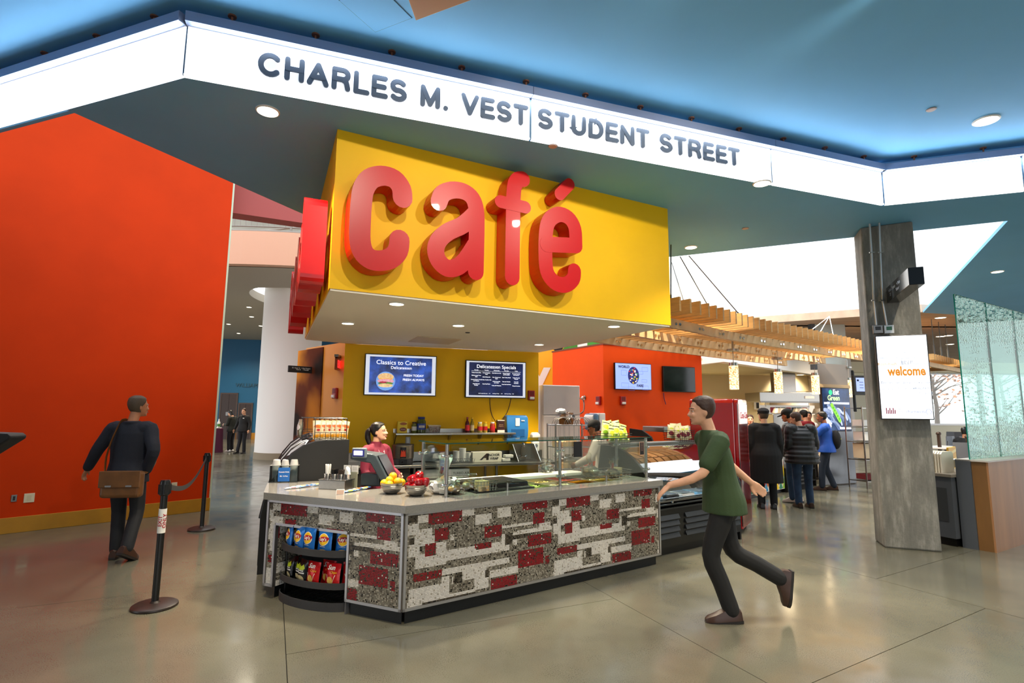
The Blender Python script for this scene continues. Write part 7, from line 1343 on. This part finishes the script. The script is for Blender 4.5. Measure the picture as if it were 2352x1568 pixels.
def person(label, loc, rz, sc, J, top, trou, shoe, skin, hair, vox=.009, head=(0, 0, 0), hairk='short', hairm=None, topk='shirt', belly=1., puff=0, sleeve='long', hem=.84, extra=None, wide=1., hands=None, seated=False, collar=None):
    D = dict(hip=(0, 0, .93), chest=(0, 0, 1.24), neck=(0, -.01, 1.45), head=(0, .025, 1.53), shR=(.185, 0, 1.40), elR=(.23, -.02, 1.12), wrR=(.24, .06, .87), shL=(-.185, 0, 1.40), elL=(-.23, -.02, 1.12), wrL=(-.24, .06, .87),
             hpR=(.095, 0, .92), knR=(.10, .03, .50), anR=(.10, 0, .09), toR=(.11, .17, .03), hpL=(-.095, 0, .92), knL=(-.10, .03, .50), anL=(-.10, 0, .09), toL=(-.11, .17, .03))
    D.update(J); D = {k: V(v) for k, v in D.items()}
    t = thing('person', label, 'person', loc, rz); t.scale = (sc,)*3
    HM = headM(D['head'], *head)
    q = B(); add_head(q, HM)
    # face: nose, brow, cheeks, ears
    f = lambda x, y, z: HM @ V((x, y, z))
    q.tube([f(0, .088, .125), f(0, .104, .1), f(0, .116, .083), f(0, .1, .074)], [.008*1, .0105, .0135, .012], 8); q.sph(f(.011, .1, .078), .009, n=8, m=6); q.sph(f(-.011, .1, .078), .009, n=8, m=6)
    for s in (-1, 1): q.sph(f(s*.03, .083, .082), .022, .016, .022, 10, 8); q.tube([f(s*.052, .07, .126), f(s*.03, .092, .131), f(s*.012, .09, .127)], [.008, .009, .008], 6); q.sph(f(s*.073, -.008, .1), .009, .02, .032, 10, 8); 
    q.sph(f(0, .093, .046), .022, .012, .012, 10, 8); q.sph(f(0, .087, .014), .022, .014, .014, 10, 8)
    limb(q, [f(0, -.015, .05), D['neck'], D['neck']-V((0, 0, .07))], [.052, .053, .06])
    limb(q, [D['neck']-V((0, 0, .04)), D['chest'], D['hip']], [.08, .125, .12])
    for s in 'RL':
        limb(q, [D['sh'+s], D['el'+s], D['wr'+s]], [.046, .038, .027]); limb(q, [D['neck']-V((0, 0, .04)), D['sh'+s]], [.07, .048])
        limb(q, [D['hp'+s], D['kn'+s], D['an'+s]], [.08, .052, .036]); limb(q, [D['an'+s], D['an'+s].lerp(D['to'+s], .28)-(D['kn'+s]-D['an'+s]).normalized()*.035], [.034, .024])
        dr = (D['wr'+s]-D['el'+s]).normalized(); sg_ = 1 if s == 'R' else -1; hh = (hands or {}).get(s, {})
        pn = V(hh.get('pn', (-sg_, 0, 0))); pn = (pn-dr*pn.dot(dr)).normalized(); th = V(hh.get('th', (0, 1, 0))); th = th-dr*th.dot(dr)-pn*th.dot(pn); th = th.normalized() if th.length > .1 else dr.cross(pn)*1
        hand(q, D['wr'+s], V(hh.get('dr', dr)), pn, th, hh.get('curl', .45), 1.02)
    remesh('body', q, skin, t, vox, 3)
    # eyes and mouth
    for s in (-1, 1):
        ob('eye', B().sph(f(s*.031, .0805, .113), .0115, .0085, .007, 10, 8), mat('eye_white', 'e9e4dc', .3), t, smooth=True); ob('iris', B().sph(f(s*.031, .0872, .113), .0055, .003, .006, 8, 6), mat('iris_dark', '1c110c', .2), t, smooth=True); ob('eyebrow', B().tube([f(s*.05, .075, .133), f(s*.032, .094, .138), f(s*.014, .094, .134)], [.003, .0045, .0035], 6), hair, t)
    ob('lips', B().sph(f(0, .1, .047), .021, .007, .0075, 12, 8), mat('lip_rose', '9c5048', .5), t, smooth=True)
    # top
    q = B(); hipw = D['hip']; ch = D['chest']; nk = D['neck']; ax = lambda z: (hipw.lerp(ch, (z-hipw.z)/(ch.z-hipw.z)) if z < ch.z else ch.lerp(nk, (z-ch.z)/(nk.z-ch.z)))
    shd = (D['shR']-D['shL']); shd.z = 0; shd = shd.normalized(); fw = V((-shd.y, shd.x, 0)); R = []
    prof = [(hem, .2*belly, .155*belly), (.95, .19*belly, .148*belly), (1.05, .172*belly, .125*belly), (1.15, .178, .125), (1.25, .188, .124), (1.34, .186, .115), (1.40, .168, .095), (1.445, .115, .078), (1.475, .07, .068)]
    zz = np.linspace(hem, 1.475, 30 if puff else 16)
    for i, z in enumerate(zz):
        rx = np.interp(z, [p[0] for p in prof], [p[1] for p in prof])*wide; ry = np.interp(z, [p[0] for p in prof], [p[2] for p in prof])*wide
        if puff and z < 1.42: k = 1+puff*abs(math.sin(math.pi*(z-hem)/.085)); rx *= k; ry *= k
        zq = hipw.z+(z-.93)*(nk.z-hipw.z)/.52; c = ax(zq) if z >= .93 else hipw+V((0, 0, zq-hipw.z)); hs = min(1, max(0, (z-.93)/.35)); sh = (V((1, 0, 0)).lerp(shd, hs)).normalized(); fv = V((-sh.y, sh.x, 0))
        R.append([c+sh*rx*math.cos(2*math.pi*j/24)+fv*ry*math.sin(2*math.pi*j/24) for j in range(24)])
    q.rings(R)
    for s in 'RL':
        a, e, w_ = D['sh'+s], D['el'+s], D['wr'+s]; k = wide*(1.12 if topk != 'shirt' else 1)
        pts = [a.lerp(nk, .35)-V((0, 0, .03)), a-V((0, 0, .012)), a.lerp(e, .5), e, e.lerp(w_, .5), w_.lerp(e, .06)]; rad = [.075*k, .07*k, .06*k, .053*k, .048*k, .042*k]
        if sleeve == 'short': pts = pts[:3]+[a.lerp(e, .72)]; rad = [.075*k, .068*k, .062*k, .06*k]
        if puff and sleeve == 'long':
            m = 22; P2 = smooth([tuple(p) for p in pts], 5); rr = np.interp(np.linspace(0, 5, len(P2)), range(6), rad); L_ = 0; r2 = []
            for i, p in enumerate(P2): L_ += (V(p)-V(P2[max(0, i-1)])).length; r2.append(rr[i]*(1+puff*abs(math.sin(math.pi*L_/.085))))
            q.tube(P2, r2, 14)
        else: limb(q, pts, rad, 14)
    if collar: q.lathe([(.075*collar, 0), (.085*collar, .05), (.07*collar, .06)], tuple(nk-V((0, 0, .03))), 20)
    remesh(topk, q, top, t, vox*.9 if puff else vox, 2)
    # trousers, shoes
    q = B(); limb(q, [hipw+V((0, 0, .06)), hipw-V((0, 0, .06))], [.115, .12])
    for s in 'RL': limb(q, [D['hp'+s]+V((0, 0, .02)), D['hp'+s].lerp(D['kn'+s], .4), D['kn'+s], D['kn'+s].lerp(D['an'+s], .5), D['an'+s]-(D['an'+s]-D['kn'+s]).normalized()*.005], [.09, .088, .07, .066, .064])
    remesh('trousers', q, trou, t, vox, 3)
    for s in 'RL':
        a, o_ = D['an'+s], D['to'+s]; dv = (o_-a); fwd = V((dv.x, dv.y, dv.z+.045)).normalized(); sd = fwd.cross(V((0, 0, 1))).normalized(); upv = sd.cross(fwd); hb = a-upv*.07-fwd*.07; R = []
        for u, w_, h in ((0, .034, .07), (.03, .042, .105), (.08, .044, .112), (.14, .045, .088), (.2, .047, .06), (.25, .04, .045), (.275, .02, .03)):
            c = hb+fwd*u; R.append([c+sd*w_*x+upv*h*y for x, y in ((-1, 0), (-1, .35), (-.75, .8), (0, 1), (.75, .8), (1, .35), (1, 0))])
        so = ob('shoe', B().rings(R), shoe, t, smooth=True); ob('sole', B().rings([[c_ for c_ in (hb+fwd*u+sd*w_, hb+fwd*u-sd*w_, hb+fwd*u-sd*w_-upv*.022, hb+fwd*u+sd*w_-upv*.022)] for u, w_ in ((-.005, .032), (.05, .04), (.14, .044), (.2, .049), (.25, .043), (.28, .022))]), mat('sole_dark', '1a1512', .6), so)
    # hair
    if hairk:
        q = B(); n = 24; R = []
        for i, (z, w_, yf, yb) in enumerate(HEADR):
            if z < .03: continue
            g = .011; c = (yf+yb)/2; ry = (yf-yb)/2+g; ring = []
            for j in range(n):
                a_ = 2*math.pi*j/n; x, y = (w_+g)*math.cos(a_), c+ry*math.sin(a_)
                lim = {'short': .055, 'bob': -.03, 'pony': .05, 'long': -.1}[hairk]
                front = math.sin(a_)
                if front > 0 and z < .19: yl = max(-.01, .08-(.19-z)*.95); x *= (.9 if y > yl else 1); y = min(y, yl)
                if front > -.1 and z < .09 and hairk in ('short', 'pony'): y = min(y, c-.01); x *= .9
                ring.append(f(x, y, z+(g*.8 if z > .19 else 0)-(max(0, .11-z)*.0)))
            R.append(ring)
        q.rings(R)
        if hairk in ('bob', 'long'): q.rings([[f((.078+.004*k)*math.cos(2*math.pi*j/20), -.035+(.07)*math.sin(2*math.pi*j/20)*(1 if math.sin(2*math.pi*j/20) < 0 else .5), z) for j in range(20)] for k, z in enumerate((.12, .06, .01, -.04 if hairk == 'long' else 0))])
        if hairk == 'pony': limb(q, [f(0, -.105, .14), f(0, -.145, .11), f(-.01, -.15, .03), f(-.015, -.125, -.05), f(-.01, -.115, -.09)], [.03, .036, .038, .03, .012]); q.sph(f(0, -.10, .15), .035, .03, .035)
        hr = remesh('hair', q, hair, t, min(vox, .008), 2)
        if hairk == 'pony': ob('hair_tie', B().tube([f(.03*math.cos(a_), -.118, .135+.03*math.sin(a_)) for a_ in np.linspace(0, 6.0, 12)], .005, 6, closed=True), mat('hair_tie_grey', '8a8480', .5), hr)
    if extra: extra(t, D, f)
    return t, D, f
def cap(m, brim=.085, flat=1.):
    def g(t, D, f):
        R = []
        for z, w_, yf, yb in ((.14, .083, .098, -.112), (.16, .09, .105, -.118), (.19, .088*flat, .096*flat, -.112*flat), (.225, .068*flat, .07, -.09), (.245, .03, .03, -.045)):
            c = (yf+yb)/2; R.append([f(w_*math.cos(2*math.pi*j/24), c+(yf-yb)/2*math.sin(2*math.pi*j/24), z) for j in range(24)])
        c_ = ob('cap', B().rings(R), m, t, smooth=True); q = B(); P = [f(.075*math.cos(a_), .04+(.06+brim)*math.sin(a_), .142-.018*math.sin(a_)) for a_ in np.linspace(.15, math.pi-.15, 12)]
        q.prism(P, tuple((f(0, 0, 1)-f(0, 0, 0))*.006)); ob('brim', q, m, c_)
    return g
SK = mat('skin_light', 'd9a585', .5, var=.06, vs=20); SK2 = mat('skin_tan', 'b77a56', .5, var=.06, vs=20); SK3 = mat('skin_brown', '8a5638', .5)
HB = mat('hair_black', '0e0a09', .4, bump=.3, bs=90); HBR = mat('hair_brown', '3a2216', .5, bump=.3, bs=90); HG = mat('hair_grey_brown', '4f4030', .6, bump=.3, bs=90)
JEANS = mat('blue_jeans', '26405f', .8, var=.25, vs=9, bump=.2, bs=120); DJ = mat('dark_trousers', '12141a', .8); NAVY = mat('navy_wool', '0f1422', .8, bump=.2, bs=120); BLKC = mat('black_cloth', '0f0f11', .8, bump=.15, bs=120); PUFM = mat('black_down', '17181b', .5)
BSH = mat('shoe_brown', '3a241a', .4); KSH = mat('shoe_black', '0f0d0d', .4); CAPM = mat('cap_black', '0c0c0e', .8)
def gpos(x, y): p = Z(x, y); return (p.x, p.y, 0)
# man walking away with a messenger bag
def mbag(t, D, f):
    LE = mat('bag_leather', '6a4420', .45, var=.2, vs=8)
    c = V((.06, -.20, .80)); b = ob('messenger_bag', B().box(c.x-.2, c.x+.2, c.y-.065, c.y+.05, c.z-.13, c.z+.15), LE, t, bev=.035, seg=3); ob('flap', B().box(c.x-.205, c.x+.205, c.y-.078, c.y-.06, c.z-.02, c.z+.155), LE, b, bev=.012)
    for x in (-.1, .1): ob('buckle', B().box(c.x+x-.03, c.x+x+.03, c.y-.088, c.y-.078, c.z-.01, c.z+.008), CHROME, b)
    ob('strap', B().tube(smooth([(-.15, -.15, .9), (-.16, -.14, 1.1), (-.1, -.13, 1.36), (-.08, .0, 1.49), (.08, .14, 1.3), (.2, .14, 1.05), (.22, -.05, .93), (.22, -.18, .92)], 4), [(.003, .02)]*29, 8), LE, b, smooth=True)
person('man in a dark jacket walking away past the orange wall with a brown messenger bag', gpos(275, 1281), math.radians(8), 1.02, dict(knR=(.12, .02, .5), anR=(.16, -.2, .15), toR=(.19, -.08, .04), knL=(-.07, .03, .5), anL=(-.04, -.01, .09), toL=(-.05, .16, .03), hip=(0, 0, .92), elL=(-.31, -.03, 1.17), wrL=(-.43, .03, .96), elR=(.29, -.1, 1.16), wrR=(.2, -.02, .93), head=(.02, .04, 1.55)), NAVY, DJ, BSH, SK2, HG, .009, (math.radians(-35), 0, 0), 'short', topk='jacket', wide=1.08, extra=mbag, hem=.82, collar=1.1)
# man striding past in front
person('man in a dark green t-shirt striding left in front of the drinks fridge', gpos(1668, 1420), math.radians(84), 1.03, dict(hip=(0, -.02, .91), chest=(0, .03, 1.22), neck=(0, .07, 1.44), head=(0, .12, 1.53), shR=(.185, .08, 1.39), shL=(-.185, .04, 1.39), hpR=(.095, 0, .9), hpL=(-.095, 0, .9),
       knL=(-.09, .12, .5), anL=(-.08, -.02, .09), toL=(-.09, .16, .03), knR=(.1, -.1, .5), anR=(.11, -.46, .29), toR=(.11, -.44, .11), elR=(.25, -.14, 1.17), wrR=(.28, -.32, 1.02), elL=(-.25, .2, 1.14), wrL=(-.2, .44, 1.04)), mat('green_tshirt', '2f4424', .8, bump=.15, bs=120), mat('black_trousers', '111214', .8), BSH, SK, HBR, .009, (0, math.radians(-4), 0), 'short', sleeve='short', topk='t_shirt', hem=.84, belly=1.1, hands={'L': dict(dr=(.02, .6, -.55), pn=(.2, -.55, -.8), th=(1, 0, 0), curl=.35)})
# cashier
MAR = mat('maroon_shirt', '6e0a2a', .75, bump=.15, bs=120)
def cash(t, D, f):
    q = B().lathe([(.06, 0), (.078, .0), (.07, .045), (.058, .05)], tuple(D['neck']-V((0, 0, .005))), 20); ob('collar', q, MAR, t, smooth=True)
    ob('lanyard', B().tube(smooth([(-.055, .04, 1.47), (-.04, .115, 1.36), (-.005, .15, 1.2), (.02, .155, 1.08)], 4), .004, 6).tube(smooth([(.055, .04, 1.47), (.05, .115, 1.36), (.03, .15, 1.2), (.02, .155, 1.08)], 4), .004, 6), mat('lanyard_pale', 'c9a0a8', .6), t)
    for k in range(4): ob('button', B().sph((-.01, .128+.007*k, 1.38-.075*k), .007, .004, .007, 8, 6), PW2, t)
person('cashier in a maroon shirt with a black ponytail behind the register', (-1.53, 6.27, 0), math.radians(-118), .865, dict(head=(.0, .04, 1.545), neck=(0, 0, 1.46), elL=(-.24, .06, 1.14), wrL=(-.12, .3, 1.07), elR=(.24, .05, 1.13), wrR=(.17, .28, 1.0)), MAR, DJ, KSH, SK, HB, .0065, (math.radians(22), math.radians(2), 0), 'pony', topk='shirt', extra=cash, wide=1.03)
# hall
def badge(t, D, f): ob('name_badge', B().obox((-.09, .135, 1.36), (.035, 0, 0), (0, .004, 0), (0, 0, .014)), PW2, t)
person('woman in a black uniform with a name badge walking in the blue hall', gpos(555, 1041), math.radians(165), .97, dict(elR=(.3, -.02, 1.16), wrR=(.37, .04, .93), elL=(-.29, 0, 1.15), wrL=(-.33, .08, .92), anR=(.1, .12, .1), toR=(.11, .28, .04)), BLKC, DJ, KSH, SK, HBR, .014, (0, 0, 0), 'short', belly=1.15, wide=1.1, extra=badge)
p = gpos(505, 1037); person('woman with dark hair bending over a phone beside the purple table', (p[0]+.4, p[1], 0), math.radians(80), .93, dict(head=(0, .08, 1.52), elR=(.22, .05, 1.15), wrR=(.12, .28, 1.12), elL=(-.22, .05, 1.15), wrL=(-.12, .28, 1.12)), mat('olive_black_jacket', '1c201a', .8), DJ, WHITEP, SK, HB, .014, (0, math.radians(-22), 0), 'bob', topk='jacket', wide=1.08)
# worker in white behind the sneeze guard
person('worker in a white coat and black cap behind the food counter', (1.38, 8.05, 0), math.radians(70), .90, dict(chest=(0, .05, 1.23), neck=(0, .1, 1.42), head=(0, .17, 1.49), shR=(.185, .1, 1.37), shL=(-.185, .1, 1.37), elR=(.23, .2, 1.12), wrR=(.15, .42, 1.0), elL=(-.23, .22, 1.12), wrL=(-.15, .44, 1.0)), mat('white_coat', 'dcd3c6', .8), DJ, KSH, SK3, HB, .011, (0, math.radians(-12), 0), 'short', topk='coat', extra=cap(CAPM, .1), belly=1.1, wide=1.08)
# queue at the serving counter
person('man in a long black coat and flat cap seen from behind beside the drinks fridge', (4.52, 9.85, 0), math.radians(-14), 1.0, {}, BLKC, DJ, KSH, SK, HG, .011, (math.radians(20), 0, 0), 'short', topk='coat', hem=.45, extra=cap(CAPM, .03, 1.1), wide=1.2, belly=1.15, collar=1.25)
person('woman in a plum top behind the counter, half hidden by the flat cap man', (5.62, 12.95, 0), math.radians(160), .93, {}, mat('plum_top', '5a2a3a', .8), DJ, KSH, SK, HBR, .014, (0, 0, 0), 'bob')
person('person in a black down jacket and black cap facing the serving counter', (5.36, 10.52, 0), math.radians(35), 1.0, dict(head=(0, .06, 1.53), elL=(-.25, .05, 1.14), wrL=(-.15, .28, 1.1)), PUFM, JEANS, mat('shoe_pale', 'c9b8ae', .5), SK2, HB, .011, (0, math.radians(-14), 0), 'short', topk='jacket', puff=.06, wide=1.12, extra=cap(CAPM, .1))
person('person in a black quilted down jacket and blue jeans seen from behind', (5.22, 9.95, 0), math.radians(-4), .985, dict(head=(-.015, .06, 1.50), neck=(0, .02, 1.43), wrR=(.22, .12, .93), wrL=(-.22, .12, .93)), PUFM, JEANS, BSH, SK, HBR, .010, (math.radians(38), math.radians(-20), 0), 'short', topk='jacket', puff=.09, wide=1.26, belly=1.12, hem=.78, collar=1.2)
person('cook in a dark red shirt behind the black down jackets', (7.36, 13.75, 0), math.radians(20), 1.0, {}, mat('cook_red', '8c1220', .8), DJ, KSH, SK, HB, .014, (0, math.radians(-15), 0), 'short', extra=cap(CAPM, .07), wide=1.1)
person('cook in a white shirt reaching out beside the lit poster', (7.75, 14.3, 0), math.radians(110), .98, dict(elR=(.22, .18, 1.3), wrR=(.1, .4, 1.35), elL=(-.22, .18, 1.2), wrL=(-.1, .42, 1.1)), mat('cook_white', 'e3dcd0', .8), DJ, KSH, SK2, HB, .014, (math.radians(40), 0, 0), 'short')
def bpack(t, D, f): b = ob('backpack', B().sph((.02, -.21, 1.12), .15, .1, .21, 16, 12), BLKC, t, smooth=True); ob('lime_band', B().obox((.02, -.30, 1.14), (.06, 0, 0), (0, .012, 0), (0, 0, .008)), PGR, b)
person('person in a bright blue jacket with a black backpack reaching to the counter', gpos(1903, 1126), math.radians(62), .98, dict(elL=(-.22, .2, 1.22), wrL=(-.14, .45, 1.15), elR=(.24, .12, 1.15), wrR=(.18, .36, 1.12), knR=(.1, .02, .5), anR=(.1, -.12, .09), toR=(.1, .05, .03), knL=(-.1, .1, .5), anL=(-.1, .12, .09), toL=(-.1, .3, .03)), mat('blue_shell', '0f4fb4', .6), mat('dark_blue_jeans', '142236', .8), BSH, SK3, HB, .011, (0, math.radians(-8), 0), 'short', topk='jacket', wide=1.2, belly=1.1, extra=bpack)
# seated guests behind the glass screen
sit = dict(hip=(0, 0, .62+.3), hpR=(.1, .05, .9), hpL=(-.1, .05, .9), knR=(.12, .45, .9), knL=(-.12, .45, .9), anR=(.12, .45, .45), anL=(-.12, .45, .45), toR=(.12, .6, .39), toL=(-.12, .6, .39), wrR=(.12, .32, 1.12), wrL=(-.12, .32, 1.12), elR=(.24, .05, 1.12), elL=(-.24, .05, 1.12))
for lab, x, y, rz, tm, sk_, hm, sg_ in (('seated guest in a dark jacket behind the left sheet of frosted glass', 2216, 12.6, -1.2, BLKC, SK2, HB, .92), ('seated guest in a blue top behind the right sheet of frosted glass', 2345, 12.8, 1.0, mat('blue_top', '24456e', .8), SK, HBR, .92)):
    p = Yd(x, 1000, y); person(lab, (p.x, p.y, -.22), rz, sg_, sit, tm, DJ, KSH, sk_, hm, .014, (0, math.radians(-8), 0), 'short', wide=1.12, topk='jacket')
    t = thing('bar_stool', 'bar stool under the '+lab.split(' behind')[0], 'stool', (p.x, p.y, 0), rz, 'stools behind the glass screen'); ob('seat', B().lathe([(.2, .5), (.21, .53), (.2, .56)], n=20), MATTE, t, smooth=True); ob('post', B().cyl((0, 0, .02), (0, 0, .52), .03, n=12), STEEL, t); ob('foot', B().lathe([(.2, 0), (.19, .02), (.04, .03)], n=20), STEEL, t)
